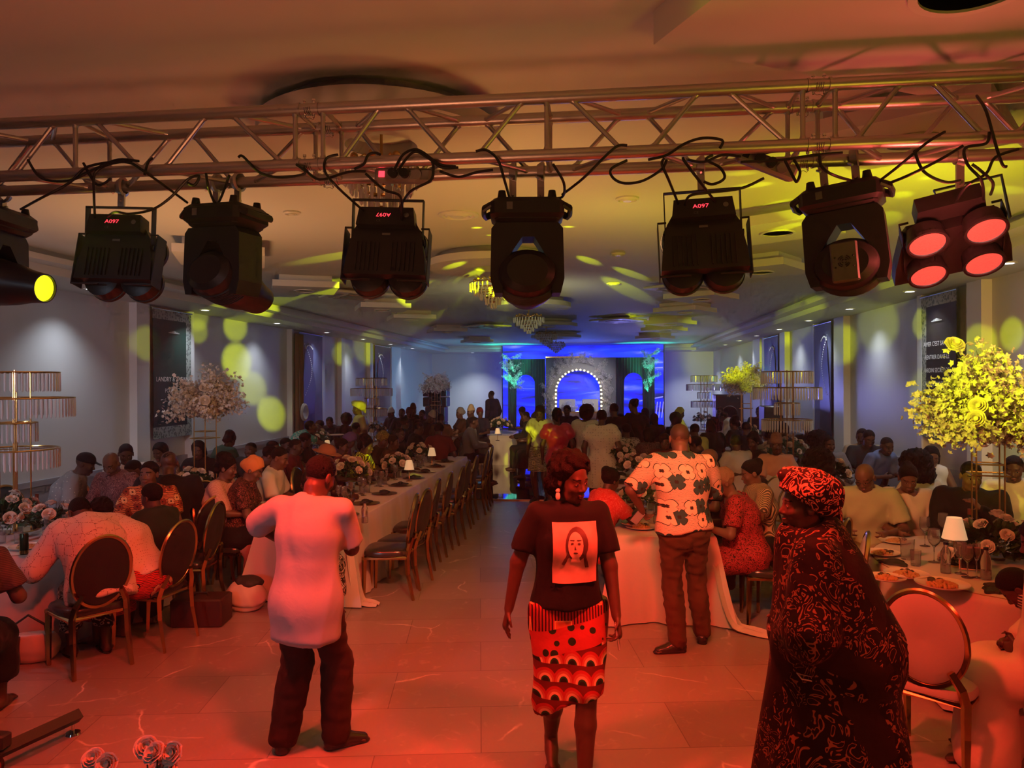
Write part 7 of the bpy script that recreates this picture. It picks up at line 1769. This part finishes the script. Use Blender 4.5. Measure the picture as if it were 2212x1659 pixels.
# ------------------------------------------------------------------ the crowd further back
VAR = {}
def variant(key):
    if key in VAR: return VAR[key]
    kind, fem, pv = key
    pr = {0: dict(lean=.08, hunch=.12, head=(0, .15, 0)), 1: dict(lean=.22, hunch=.25, head=(.1, .5, 0)), 2: dict(lean=.06, hunch=.1, head=(.55, .15, .08)), 3: dict(lean=.06, hunch=.12, head=(-.55, .2, -.08)), 4: dict(lean=-.05, hunch=.12, head=(.15, .05, 0))}[pv]
    P = Pose(H=1.64 if fem else 1.74, fem=fem, sit=(kind == 'sit'), w=1.05, **pr)
    t = 'crowd_%s%d%d' % (kind, fem, pv)
    root = empty('tmp_proto')
    b = body(P, t, M_skin, root, .018, .011, hands_fine=False, detail=True)
    if fem: top = garment(P, t, 'blouse', shirt(P, .022, 'short', .06, .006, .06), M_white, root, res=.018); bot = garment(P, t, 'skirt', skirt(P, .02, .22, .03), M_white, root, res=.020)
    else: top = garment(P, t, 'jacket', shirt(P, .024, 'long', .08, .006), M_white, root, res=.018); bot = garment(P, t, 'trousers', trousers(P, .018, .06), M_white, root, res=.020)
    VAR[key] = dict(P=P, body=b.data, top=(top.name.split('.')[0], top.data), bot=(bot.name.split('.')[0], bot.data), hair={})
    for o in [b, top, bot]: bpy.data.objects.remove(o)
    bpy.data.objects.remove(root)
    return VAR[key]
def slot(o, m):
    o.material_slots[0].link = 'OBJECT'; o.material_slots[0].material = m
def crowd(px, py, h, deg, label, fem=False, hk='short', hm=None, top=None, bot=None, pv=None, kind='sit', skin=None, group=None, ypos=None, sc=1.0):
    global _cn
    if pv is None: pv = int(px * 7 + py) % 5
    v = variant((kind, int(fem), pv)); P = v['P']
    if hk not in v['hair']:
        r = empty('tmp'); ho = hair(P, hk, M_hair, r, 'crowd', .013); v['hair'][hk] = (ho.name.split('.')[0], ho.data); bpy.data.objects.remove(ho); bpy.data.objects.remove(r)
    o_ = Matrix.Rotation(R(deg), 3, 'Z') @ Vector(P.hc) * sc
    q = atZ(px, py, h) if ypos is None else atY(px, py, ypos)
    x, y = q.x - o_.x, q.y - o_.y
    e = empty('person', (x, y, 0), R(deg), label, 'person', group); e.scale = (sc, sc, (q.z / P.hc[2]) if ypos is None else sc)
    if ypos is None: e.scale = (1, 1, h / P.hc[2])
    b = link('body', v['body'], e); slot(b, skin or M_skin)
    slot(link(v['top'][0], v['top'][1], e), top or cm('black')); slot(link(v['bot'][0], v['bot'][1], e), bot or cm('black'))
    slot(link(v['hair'][hk][0], v['hair'][hk][1], e), hm or M_hair)
    return e
W_ = M_white
CR_ = [
 (497, 952, 1.20, -20, 'woman in a green dress with her back turned, beside the green banner', True, 'updo', None, cm('green')),
 (541, 972, 1.16, 170, 'young guest in a dark T-shirt facing us beyond the green dress', False, 'buzz', None, cm('charcoal')),
 (590, 968, 1.15, -60, 'guest with short hair right of the dark T-shirt, second left row', False, 'short', None, cm('brown')),
 (583, 985, 1.18, -70, 'bowed guest just above the man with the tie', False, 'crop', None, cm('darkbrown')),
 (618, 962, 1.18, -80, 'guest in a dark jacket above the tie wearer, further back', False, 'short', None, cm('black')),
 (640, 965, 1.2, -75, 'broad guest in dark red seated before the white rose mound', False, 'buzz', None, cm('maroon')),
 (661, 950, 1.16, -95, 'guest with round dark hair left of the felt hat', True, 'crop', None, cm('black')),
 (740, 965, 1.22, -90, 'guest in maroon between the felt hat and the zebra stripes', True, 'bun', None, cm('maroon')),
 (757, 952, 1.16, -85, 'guest in a purple headscarf at the left long table', True, 'scarf', cm('purple'), cm('purple')),
 (865, 938, 1.2, -95, 'guest with dark hair beyond the third rose bowl', False, 'short', None, cm('black')),
 (850, 955, 1.2, -90, 'guest in brown beside the olive headscarf', True, 'short', None, cm('brown')),
 (712, 912, 1.22, 165, 'person in black against the left wall, beyond the teal headscarf', False, 'short', None, cm('black')),
 (690, 920, 1.2, 160, 'dark-haired guest right of the woman handing over a plate', False, 'crop', None, cm('black')),
 (748, 908, 1.30, 20, 'woman with a tall dark hairdo in a black top, mid left', True, 'afro', None, cm('black')),
 (742, 935, 1.22, 30, 'guest in a grey lace blouse under the tall hairdo', True, 'updo', None, cm('grey')),
 (845, 893, 1.30, 150, 'guest in a white cap left of the speaker stack', False, 'kufi', W_, cm('black')),
 (868, 893, 1.34, 170, 'tall dark guest with bare head left of the distant blossoms', False, 'short', None, cm('black')),
 (884, 893, 1.32, 175, 'guest in a brown veil left of the distant blossoms', True, 'scarf', cm('darkbrown'), cm('darkbrown')),
 (893, 886, 1.40, 180, 'guest in a tall brimless cap behind the brown veil', False, 'kufi', cm('darkbrown'), cm('black')),
 (912, 896, 1.30, 160, 'guest leaning with dark hair before the left speaker stack', False, 'short', None, cm('black')),
 (905, 925, 1.24, -60, 'guest in a dark suit bending forward, middle left', False, 'buzz', None, cm('black')),
 (875, 915, 1.26, -40, 'guest in black with a pale collar in the left crowd', False, 'crop', None, cm('black')),
 (932, 902, 1.30, -110, 'man in a pale cap and dark suit facing left', False, 'kufi', cm('beige'), cm('charcoal')),
 (952, 905, 1.28, 15, 'broad woman in brown seen from behind near the catwalk', True, 'short', None, cm('brown')),
 (948, 930, 1.25, 10, 'guest in dark red fabric seen from behind, left of the catwalk', True, 'crop', None, cm('maroon')),
 (993, 893, 1.36, 110, 'woman in a patterned veil left of the catwalk table', True, 'scarf', cm('grey'), cm('darkbrown')),
 (1017, 890, 1.40, 120, 'guest in a pale cap left of the standing waiter', False, 'kufi', cm('beige'), cm('black')),
 (1037, 893, 1.34, 170, 'guest in a red-brown headscarf beside the standing waiter', True, 'scarf', cm('maroon'), cm('navy')),
 (1024, 912, 1.28, -78, 'man in a grey T-shirt and jeans eating at the catwalk table', False, 'buzz', None, cm('grey')),
 (1135, 900, 1.28, 100, 'dark guest seated right of the catwalk table', False, 'short', None, cm('black')),
 (1128, 890, 1.30, 120, 'guest in black before the left stage curtain', True, 'crop', None, cm('black')),
 (1155, 905, 1.3, 110, 'guest in purple right of the catwalk roses', True, 'updo', None, cm('purple')),
 (1340, 905, 1.25, 30, 'dark guest left of the two standing women in white', False, 'crop', None, cm('black')),
 (1352, 930, 1.28, 20, 'guest in a black and white panel dress from behind, right crowd', True, 'short', None, squiggle_mat('white_black_panel', (.5, .48, .42), (.02, .02, .02), 8, w_=.2)),
 (1392, 893, 1.34, 15, 'woman with long straight dark hair before the right stage curtain', True, 'long', None, cm('navy')),
 (1412, 905, 1.30, 10, 'second long-haired guest beside the standing woman in black', True, 'long', None, cm('black')),
 (1400, 940, 1.24, 20, 'guest in a brown floral blouse, bare shoulders, right crowd', True, 'bob', None, squiggle_mat('brown_flower_print', (.07, .03, .03), (.16, .09, .09), 16, w_=.2)),
 (1436, 955, 1.22, 160, 'guest with curly hair facing us left of the poppy shirt', True, 'crop', None, cm('maroon')),
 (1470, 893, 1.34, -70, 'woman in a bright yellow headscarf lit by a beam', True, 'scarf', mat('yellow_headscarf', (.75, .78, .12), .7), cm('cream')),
 (1458, 908, 1.32, 20, 'guest with bushy dark hair before the yellow headscarf', True, 'afro', None, cm('black')),
 (1500, 930, 1.25, 30, 'guest with a yellow-lit shoulder right of the bushy hair', True, 'short', None, cm('yellow')),  # yellow light on the shoulder is put into the cloth colour
 (1535, 920, 1.30, 15, 'tall dark guest right of the poppy shirt\'s shoulder', True, 'long', None, cm('black')),
 (1502, 962, 1.2, 60, 'guest in black with wavy hair behind the bald profile', False, 'crop', None, cm('black')),
 (1585, 915, 1.28, 40, 'woman with a tall knot of dark hair, right crowd', True, 'updo', None, cm('black')),
 (1612, 925, 1.26, -30, 'guest in black seated below the right blossom stand', False, 'short', None, cm('black')),
 (1590, 958, 1.20, 30, 'man in a white shirt lit yellow at the waist, back turned', False, 'crop', None, cm('white')),
 (1626, 955, 1.22, 110, 'woman in black with piled hair left of the cream shirt', True, 'updo', None, cm('black')),
 (1661, 945, 1.22, -35, 'man in a cream shirt seen from behind, left of the peach blouse', False, 'short', None, cm('beige')),
 (1640, 890, 1.38, 160, 'dark guest beneath the right blossom stand, far back', False, 'short', None, cm('black')),
 (1555, 890, 1.36, 150, 'guest in burgundy before the right speaker stack', False, 'short', None, cm('maroon')),
 (1693, 930, 1.26, 170, 'guest in black behind the crystal stand roses', True, 'bob', None, cm('black')),
 (1745, 925, 1.30, 170, 'woman in a pale green headwrap near the right wall', True, 'scarf', cm('beige'), cm('black')),
 (1790, 960, 1.24, 190, 'guest in a grey shirt behind the long-haired guests, right wall', False, 'buzz', None, cm('grey')),
 (1380, 912, 1.26, 15, 'small dark head between the lace dress and the woman in black', False, 'buzz', None, cm('black')),
 (770, 925, 1.22, -30, 'guest in dark brown left of the yellow-lit headwrap', False, 'short', None, cm('darkbrown')),
]
for c in CR_:
    px, py, h, deg, lab, fem, hk, hm, top = c; crowd(px, py, h, deg, lab, fem, hk, hm, top)
# standing people further back
def stander(px, pytop, y, deg, label, fem, hk, clothes, H=1.7, w=1.0, hm=None, head=(0, .1, 0), hands=None, lean=.03, hunch=.05, tag_='st', res=.015, elbows=None, skin=M_skin, hres=.009):
    P = Pose(H=H, fem=fem, w=w, head=head, hands=hands, lean=lean, hunch=hunch, elbows=elbows)
    q = atY(px, pytop, y); o = Matrix.Rotation(R(deg), 3, 'Z') @ Vector(P.hc)
    return person(q.x - o.x, y - o.y, deg, label, P, skin, clothes(P), hk, hm, M_vinylb, res, hres, tag_=tag_)
def suit(P): return [('white_shirt', shirt(P, .016, 'none', .05), cm('white'), dict(res=.012, noise=None)), ('trousers', trousers(P, .016), cm('navy'), dict(res=.015))]
def jacket(P):
    def f_(f):
        shirt(P, .028, 'long', .16, .008)(f); a = P.neck0 + P.R3 @ V3(0, .16, -.02); f.cone(a, P.waist + P.Rt @ V3(0, .19, 0), .085, .03, .01, 'sub')
    return [('jacket', f_, cm('navy'), dict(res=.012, noise=(.004, 20, 2)))]
stander(1061, 850, 22.2, 62, 'waiter in a dark jacket over a white shirt, standing left of the blue screen', False, 'short', lambda P: suit(P) + jacket(P), H=1.84, head=(-.05, 0, 0))
def dress(P, q=.02, hem=.5, flare=.06, sleeve='short'):
    def f_(f):
        limbs(f, P, q, ('torso',)); f.cone(P.pel, V3(0, 0, hem), .16 * P.w, .19 + flare, .06, flat=((0, 1, 0), .85))
        if sleeve == 'ruffle':
            for i in (0, 1): f.cone(P.sh[i], P.sh[i] + (P.elb[i] - P.sh[i]) * .30, .085, .11, .02)
            f.cone(P.sh[0] * .9 + P.sh[1] * .1, P.sh[1] * .9 + P.sh[0] * .1, .10, .10, .03)
        if sleeve == 'short':
            for i in (0, 1): f.cone(P.sh[i], P.sh[i] + (P.elb[i] - P.sh[i]) * .6, .07, .08, .03)
        f.cone(P.neck0 + P.up3 * .02, P.neck1 + P.up3 * .3, .085, .12, .01, 'sub'); f.plane((0, 0, hem), (0, 0, -1))
    return f_
stander(1166, 888, 12.9, 160, 'woman in a yellow-lit ruffled blouse and checked skirt standing by the aisle', True, 'scarf', lambda P: [('skirt', skirt(P, .02, .55, .03), flower_mat('checked_skirt', (.45, .42, .25), (.05, .04, .03), (.3, .28, .12), (.5, .45, .2), (.1, .1, .05), 9, .42, 12), dict(res=.015)), ('ruffled_blouse', dress(P, .024, .98, -.02, 'ruffle'), cm('cream'), dict(res=.013, noise=(.010, 34, 3)))], H=1.66, w=1.08, hm=cm('black'), head=(.2, .2, 0))
stander(1203, 908, 12.2, 10, 'woman in a fitted red satin dress seen from behind', True, 'updo', lambda P: [('dress', dress(P, .018, .55, -.02, 'ruffle'), mat('red_satin', (.50, .02, .05), .35, sheen=.3), dict(res=.013))], H=1.62, w=1.15)
stander(1268, 880, 12.4, -15, 'woman in a cream lace dress with tall dark hair, leaning right', True, 'afro', lambda P: [('dress', dress(P, .022, .5, .02, 'ruffle'), dots_mat('cream_lace_dress', (.62, .58, .45), (.4, .38, .28), 30, .2), dict(res=.013))], H=1.68, w=1.1, lean=.1)
stander(1300, 905, 11.4, -5, 'woman in an ivory peplum lace dress seen from behind', True, 'bun', lambda P: [('dress', dress(P, .024, .5, .05, 'ruffle'), dots_mat('ivory_lace_dress', (.68, .64, .50), (.45, .42, .32), 24, .25), dict(res=.013))], H=1.66, w=1.25)
stander(1326, 890, 13.5, 15, 'person in black standing right of the ivory dress', False, 'short', lambda P: [('jacket', shirt(P, .024, 'long', .1), cm('black'), dict(res=.016)), ('trousers', trousers(P), cm('black'), dict(res=.018))], H=1.7)
stander(1368, 880, 13.8, 40, 'woman in black standing before the right screen', True, 'bun', lambda P: [('dress', dress(P, .02, .5, .0, 'short'), cm('black'), dict(res=.015))], H=1.78, w=1.05)
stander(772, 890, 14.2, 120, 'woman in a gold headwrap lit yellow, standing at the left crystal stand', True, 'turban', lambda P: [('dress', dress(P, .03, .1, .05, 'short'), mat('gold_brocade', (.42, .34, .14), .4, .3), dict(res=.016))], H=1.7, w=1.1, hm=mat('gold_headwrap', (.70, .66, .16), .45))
stander(672, 905, 12.6, -78, 'woman in a teal and white dress bending to hand over a plate', True, 'short', lambda P: [('dress', dress(P, .028, .2, .02, 'short'), squiggle_mat('teal_white_print', (.05, .30, .24), (.5, .45, .4), 5, w_=.14, c3=(.10, .02, .03)), dict(res=.016))], H=1.66, w=1.15, lean=.85, hunch=.1, head=(0, -.25, 0), hands=[V3(-.1, .85, .98), V3(.15, .9, .98)])
q = atY(727, 941, 12.3); put('dinner_plate', q.x, q.y, 'white plate handed across the third left table', 0, None, z=q.z)
stander(1562, 868, 17.6, 75, 'man with rolled white sleeves bending over the far right table', False, 'short', lambda P: [('shirt', shirt(P, .028, 'long', .1), cm('cream'), dict(res=.015)), ('trousers', trousers(P), cm('charcoal'), dict(res=.018))], H=1.75, lean=1.0, hunch=.2, head=(0, 0, 0), hands=[V3(-.2, .75, .8), V3(.2, .8, .85)])
stander(1225, 895, 15.5, 175, 'dark figure standing in the aisle before the stage', False, 'short', lambda P: [('jacket', shirt(P, .024, 'long', .1), cm('navy'), dict(res=.018)), ('trousers', trousers(P), cm('black'), dict(res=.02))], H=1.6)
# ------------------------------------------------------------------ mirrored catwalk and the stage
M_mir = mat('mirror_floor', (.30, .30, .32), .03, 1.0)
m0, m1 = atZ(1030, 1080, .02), atZ(1190, 1080, .02)
e = empty('mirror_catwalk', (0, 0, 0), 0, 'low mirrored catwalk leading to the stage', 'catwalk')
mb = MB(); mb.box((-3.05, 13.1, .002), (.05, 26.0, .02)); mb.build('mirror_panel', M_mir, e, smooth=False)
mb = MB(); mb.box((-3.07, 13.07, .002), (.07, 13.1, .024)); mb.build('edge_trim', M_gold, e, smooth=False)
def screen_mat():
    m, N, L, P = newmat('blue_video_screen'); F = nodes_math(N, L); tc = N.new('ShaderNodeTexCoord'); mp = N.new('ShaderNodeMapping'); mp.inputs['Rotation'].default_value = (0, R(-24), 0); mp.inputs['Scale'].default_value = (.35, 1, 2.2); L.new(tc.outputs['Object'], mp.inputs['Vector'])
    nz = N.new('ShaderNodeTexNoise'); nz.inputs['Scale'].default_value = 1.1; nz.inputs['Detail'].default_value = 5; nz.inputs['Distortion'].default_value = .6; L.new(mp.outputs['Vector'], nz.inputs['Vector'])
    cr = N.new('ShaderNodeValToRGB'); el = cr.color_ramp.elements; el[0].position = .36; el[0].color = (.008, .012, .12, 1); el[1].position = .46; el[1].color = (.006, .012, .75, 1)
    for p_, c in ((.58, (.01, .04, 1.0)), (.66, (.10, .13, 1.0)), (.74, (.28, .30, .95))): q = el.new(p_); q.color = (*c, 1)
    L.new(nz.outputs['Fac'], cr.inputs['Fac']); P.inputs['Base Color'].default_value = (.01, .01, .02, 1); L.new(cr.outputs['Color'], P.inputs['Emission Color']); P.inputs['Emission Strength'].default_value = 1.9; P.inputs['Roughness'].default_value = .4
    return m
YS = 28.3
A = atY(1086, 748, YS); B = atY(1433, 742, YS)
e = empty('video_wall', (0, YS, 0), 0, 'large blue video wall behind the stage decor', 'screen')
mb = MB(); mb.box((A.x, 0, .35), (B.x, .12, A.z)); mb.build('screen', screen_mat(), e, smooth=False)
mb = MB(); mb.box((A.x - .04, .02, .3), (B.x + .04, .16, .35)); mb.box((A.x - .04, .02, .35), (A.x, .16, A.z)); mb.box((B.x, .02, .35), (B.x + .04, .16, A.z)); mb.build('casing', M_black, e, smooth=False)
mb = MB()   # light beams and trusses shown on the screen
for k in range(7):
    z0 = 1.0 + .0 * k; x0 = B.x - .75 + k * .11; mb.add([(x0, -.004, .75), (x0 + .035, -.004, .75), (x0 + .10, -.004, 1.35), (x0 + .065, -.004, 1.35)], [(0, 1, 2, 3)])
mb.add([(B.x - .9, -.004, 1.36), (B.x - .02, -.004, 1.52), (B.x - .02, -.004, 1.56), (B.x - .9, -.004, 1.40)], [(0, 1, 2, 3)]); mb.add([(B.x - 1.6, -.004, 2.55), (B.x - .02, -.004, 2.62), (B.x - .02, -.004, 2.66), (B.x - 1.6, -.004, 2.59)], [(0, 1, 2, 3)]); mb.add([(B.x - 1.6, -.004, 2.75), (B.x - .02, -.004, 2.82), (B.x - .02, -.004, 2.85), (B.x - 1.6, -.004, 2.78)], [(0, 1, 2, 3)])
mb.build('truss_picture', mat('pale_violet_pixels', (.1, .1, .2), .5, emit=(.30, .30, 1.0), es=1.2), e, smooth=False)
mb = MB(); mb.box((-4.6, 26.2, 0), (3.9, YB - .02, .3)); mb.build('stage_deck', mat('dark_carpet', (.03, .03, .05), .9), None, smooth=False, label='low dark stage platform across the back', cat='stage')
def arch_panel(name, x0, x1, ztop, ax0, ax1, azt, y, m, label, fold=0.0, cat='curtain'):
    e = empty(name, (0, y, 0), 0, label, cat); r = (ax1 - ax0) / 2; c = (ax0 + ax1) / 2; zc = azt - r; n = 14
    path = [(ax1, .3)] + [(c + r * math.cos(t), zc + r * math.sin(t)) for t in [pi * k / n for k in range(n + 1)]] + [(ax0, .3)]
    mb = MB(); fr = []
    # strips between the arch and the outer edge, folded
    N_ = 60; vs = []; fs = []
    xs_ = [x0 + (x1 - x0) * i / N_ for i in range(N_ + 1)]
    for x in xs_:
        lo = .3
        if ax0 < x < ax1: lo = zc + math.sqrt(max(0, r * r - (x - c) ** 2))
        f_ = fold * math.sin(x * 60); vs += [(x, f_, lo), (x, f_, ztop)]
    for i in range(N_): fs.append((2 * i, 2 * i + 2, 2 * i + 3, 2 * i + 1))
    mb.add(vs, fs); k = len(vs); mb.add([(x, yy + .05, z) for x, yy, z in vs], [f_[::-1] for f_ in fs])
    mb.build('drape' if cat == 'curtain' else 'board', m, e, ang=80)
    return e
def X_(px, y=27.7): return atY(px, 830, y).x
def Z_(py, y=27.7): return atY(1255, py, y).z
M_cur = mat('dark_green_velvet', (.012, .06, .045), .75, sheen=.3)
arch_panel('stage_curtain', X_(1098), X_(1178), Z_(775), X_(1116), X_(1156), Z_(809), 27.6, M_cur, 'dark green draped curtain with an arched gap, left of the stage arch', .03)
arch_panel('stage_curtain', X_(1330), X_(1414), Z_(773), X_(1348), X_(1388), Z_(806), 27.6, M_cur, 'dark green draped curtain with an arched gap, right of the stage arch', .03)
pe = arch_panel('backdrop_panel', X_(1180), X_(1330), Z_(773), X_(1204), X_(1297), Z_(801), 27.45, mat('grey_backdrop_paint', (.24, .24, .24), .5), 'grey panel with a round-topped opening in the middle of the stage', 0, 'panel')
mb = MB(); mb.box((X_(1180), -.05, Z_(773)), (X_(1262), .1, Z_(773) + .05)); mb.build('gold_edge', M_gold, pe, smooth=False)
# arch of flowers with bulbs
c_x, r_a = (X_(1204) + X_(1297)) / 2, (X_(1297) - X_(1204)) / 2; zc = Z_(801) - r_a
e = empty('flower_arch', (c_x, 27.3, 0), 0, 'arch of white and purple flowers with glowing bulbs on the stage', 'flower arch'); rs = random.Random(9)
def archp(t, r): # t 0..1 from left foot over the top to right foot
    Ls = zc - .3; La = pi * r; T = 2 * Ls + La; s = t * T
    if s < Ls: return (-r, .3 + s)
    if s < Ls + La: a = pi - (s - Ls) / r; return (r * math.cos(a), zc + r * math.sin(a))
    return (r, .3 + T - s)
for k in range(70):
    x, z = archp((k + .5) / 70, r_a + .30 + rs.uniform(-.12, .12)); o = link('blossom_branch', BR_[k % 4], e, (x, rs.uniform(-.1, .1), z), (rs.uniform(-1, 1), rs.uniform(-1, 1), rs.uniform(0, 6))); o.scale = (.8,) * 3
M_bulb = mat('warm_bulb', (1, .9, .6), .4, emit=(1, .85, .45), es=5)
for k in range(38):
    x, z = archp((k + .5) / 38, r_a + .03); mb = MB(); mb.sphere((x, -.1, z), .035, 8, 6); mb.build('bulb', M_bulb, e)
# head table with flowers, two chairs
e = empty('head_table', (c_x, 26.8, .3), 0, 'gilded head table in front of the flower arch', 'table')
mb = MB(); mb.box((-.95, -.35, .70), (.95, .35, .75)); mb.build('tabletop', M_gold, e, smooth=False)
for sx in (-.9, .9):
    for sy in (-.3, .3): mb = MB(); mb.cyl((sx, sy, 0), (sx, sy, .7), .03, n=10); mb.build('leg', M_gold, e)
mb = MB(); mb.box((-.93, -.36, .50), (.93, -.34, .70)); mb.build('mirror_front', M_chrome, e, smooth=False)
for k, (dx, lab) in enumerate(((-.35, 'left'), (.35, 'right'))):
    flower = empty('flower_mound', (c_x + dx, 26.75, 1.06), 0, 'pale green-lit flower mound on the %s half of the head table' % lab, 'flower arrangement')
    for j in range(12):
        o = link('blossom_branch', BR_[j % 4], flower, (0, 0, 0), (rs.uniform(-1.3, 1.3), rs.uniform(-1.3, 1.3), j)); o.scale = (.75,) * 3
for dx, lab in ((-.42, 'left'), (.42, 'right')):
    e = empty('throne_chair', (c_x + dx, 27.15, .3), 0, 'white high-backed wedding chair behind the head table, %s one' % lab, 'chair')
    mb = MB(); mb.bbox((0, 0, .45), (.28, .25, .06), .03); mb.build('seat', M_vinylw, e); mb = MB(); mb.bbox((0, .24, .82), (.3, .04, .36), .03); mb.build('backrest', M_vinylw, e)
    for sx in (-1, 1):
        for sy in (-1, 1): mb = MB(); mb.cyl((sx * .24, sy * .2, 0), (sx * .24, sy * .2, .4), .025, n=8); mb.build('leg', M_gold, e)
# side flower bunches under teal light
for px, py, lab in ((1106, 805, 'left'), (1398, 802, 'right')):
    p_ = atY(px, py, 27.52); e = empty('flower_bunch', p_, 0, 'tall white flower bunch lit green at the top of the %s curtain' % lab, 'flower arrangement'); 
    for j in range(22):
        z = rs.uniform(-.75, .75); o = link('blossom_branch', BR_[j % 4], e, (rs.uniform(-.15, .15), 0, z * .8), (rs.uniform(-1.2, 1.2), rs.uniform(-1.2, 1.2), j)); o.scale = (.8,) * 3
    spot('teal_uplight', (p_.x + .1, 26.6, .9), (p_.x, 27.2, 2.6), (.02, 1.0, .55), 420, 50, .8, .05)
# speaker stacks
M_spk = mat('black_speaker_cloth', (.02, .02, .022), .8); 
def speaker(px, y, z0, z1, wpx, label):
    x = atY(px, 860, y).x; w_ = wpx / 1600 * y / 2; h = z1 - z0
    e = empty('loudspeaker', (x, y, z0), 0, label, 'speaker'); mb = MB(); mb.bbox((0, 0, h / 2), (w_, .28, h / 2), .02); mb.build('cabinet', M_black, e); mb = MB(); mb.box((-w_ * .9, -.29, h * .08), (w_ * .9, -.278, h * .92)); g = mb.build('grille', M_spk, e, smooth=False)
    mb = MB(); mb.lathe([(0, 0), (w_ * .5, 0), (w_ * .55, .012), (w_ * .6, 0)], 24, TR((0, -.29, h * .4), (pi / 2, 0, 0))); mb.build('woofer', M_blackm, e)
speaker(943, 24.5, 0, .78, 44, 'lowest cabinet of the left speaker stack'); speaker(943, 24.5, .78, 1.30, 44, 'middle cabinet of the left speaker stack'); speaker(943, 24.5, 1.30, 1.62, 53, 'upper cabinet of the left speaker stack'); speaker(943, 24.5, 1.64, 1.92, 53, 'topmost cabinet of the left speaker stack')
speaker(1572, 20.6, 0, .9, 52, 'lower cabinet of the right speaker stack'); speaker(1572, 20.6, .9, 1.75, 56, 'upper cabinet of the right speaker stack'); speaker(1665, 17.2, 0, 1.55, 38, 'tall narrow speaker at the right wall behind the crystal stand')
# yellow patches on ceiling, walls and guests from added narrow spots without fixtures
S1 = Vector((-.75, 6.6, 2.98)); YB_ = (.80, .95, .0)
def blob(S, T, size, k=1.0):
    d = (T - S).length; spot('yellow_beam', S, T, YB_, 36 * d * d * k * 1.3, size, .6, .02)
for px, py, sz, k in ((1030, 492, 7, 1.2), (1056, 508, 3, 1), (1228, 490, 6, 1.1), (1270, 562, 5, 1.4), (1360, 590, 4, 1.3), (1348, 622, 5, 1.3), (905, 632, 5, 1), (948, 560, 6, 1), (735, 552, 8, .9), (610, 642, 6, 1.2), (1000, 655, 4, .6), (1080, 690, 4, .5), (1000, 590, 6, 1)):
    T = atZ(px, py, ZC); blob(S1, T, sz, k * 1.6)
SR_ = Vector((2.0, 5.2, 2.9))
for px, py, sz, k in ((1700, 330, 14, .5), (1630, 400, 9, 1), (1680, 440, 9, 1), (1640, 470, 8, .8), (1950, 420, 9, 1), (1920, 470, 8, .9), (2170, 410, 9, .8), (1830, 300, 10, .7), (1600, 375, 6, .8), (2000, 385, 7, 1), (1700, 700, 5, .5), (1935, 612, 5, .9)):
    T = atZ(px, py, ZC) if py < 500 or px < 1800 else atX(px, py, SR - .1); blob(SR_, T, sz, k * .9)
SW = Vector((-1.2, 6.0, 2.7))
for px, py, sz, k in ((510, 706, 4, 1.6), (513, 780, 5, 2.2), (548, 838, 4.5, 1.3), (587, 893, 4.5, 2), (430, 715, 3.4, .8), (428, 684, 4, .7), (312, 742, 5, .4), (795, 752, 4, .8), (741, 765, 3, .6)):
    T = atX(px, py, XL + .05); blob(SW, T, sz, k * .55)
for px, py, sz, k in ((1895, 702, 7, .7), (2118, 745, 5.5, .9), (2180, 722, 4.5, 1.1), (1991, 700, 4, .9), (1818, 745, 5, .7), (1700, 772, 5, .5), (1615, 790, 6, .8), (1555, 765, 8, .4), (1990, 840, 5, .4)):
    T = atX(px, py, XR - .05); blob(Vector((.2, 5.4, 2.6)), T, sz, k * .6)
for px, py, y, sz, k in ((2080, 860, 6.0, 19, 1.15), (2190, 830, 6.0, 16, 1.0), (1625, 830, 15.9, 2.5, .5), (1475, 885, 14.5, 1.6, .9), (775, 885, 14.2, 1.8, .9), (800, 985, 10.2, 2.2, 1), (925, 1000, 9.5, 1.4, .8), (1155, 915, 12.9, 3, .5), (1590, 970, 12, 1.6, .8), (1175, 960, 12.9, 2.5, .4), (1110, 990, 18, 2, .8)):
    T = atY(px, py, y); blob(Vector((.3, 3.6, 2.9)), T, sz, k * .6)
# ------------------------------------------------------------------ stage haze filling the hall
hm = bpy.data.materials.new('stage_haze'); hm.use_nodes = True; hn = hm.node_tree.nodes; hn.clear()
ho = hn.new('ShaderNodeOutputMaterial'); hv = hn.new('ShaderNodeVolumePrincipled'); hv.inputs['Density'].default_value = 0.0055; hv.inputs['Color'].default_value = (.9, .9, .9, 1); hv.inputs['Anisotropy'].default_value = 0.25
hm.node_tree.links.new(hv.outputs[0], ho.inputs['Volume'])
mb = MB(); mb.box((XL + .14, YN + .05, .03), (XR - .14, YB - .05, ZD - .03)); mb.build('haze', hm, None, smooth=False, kind='stuff')
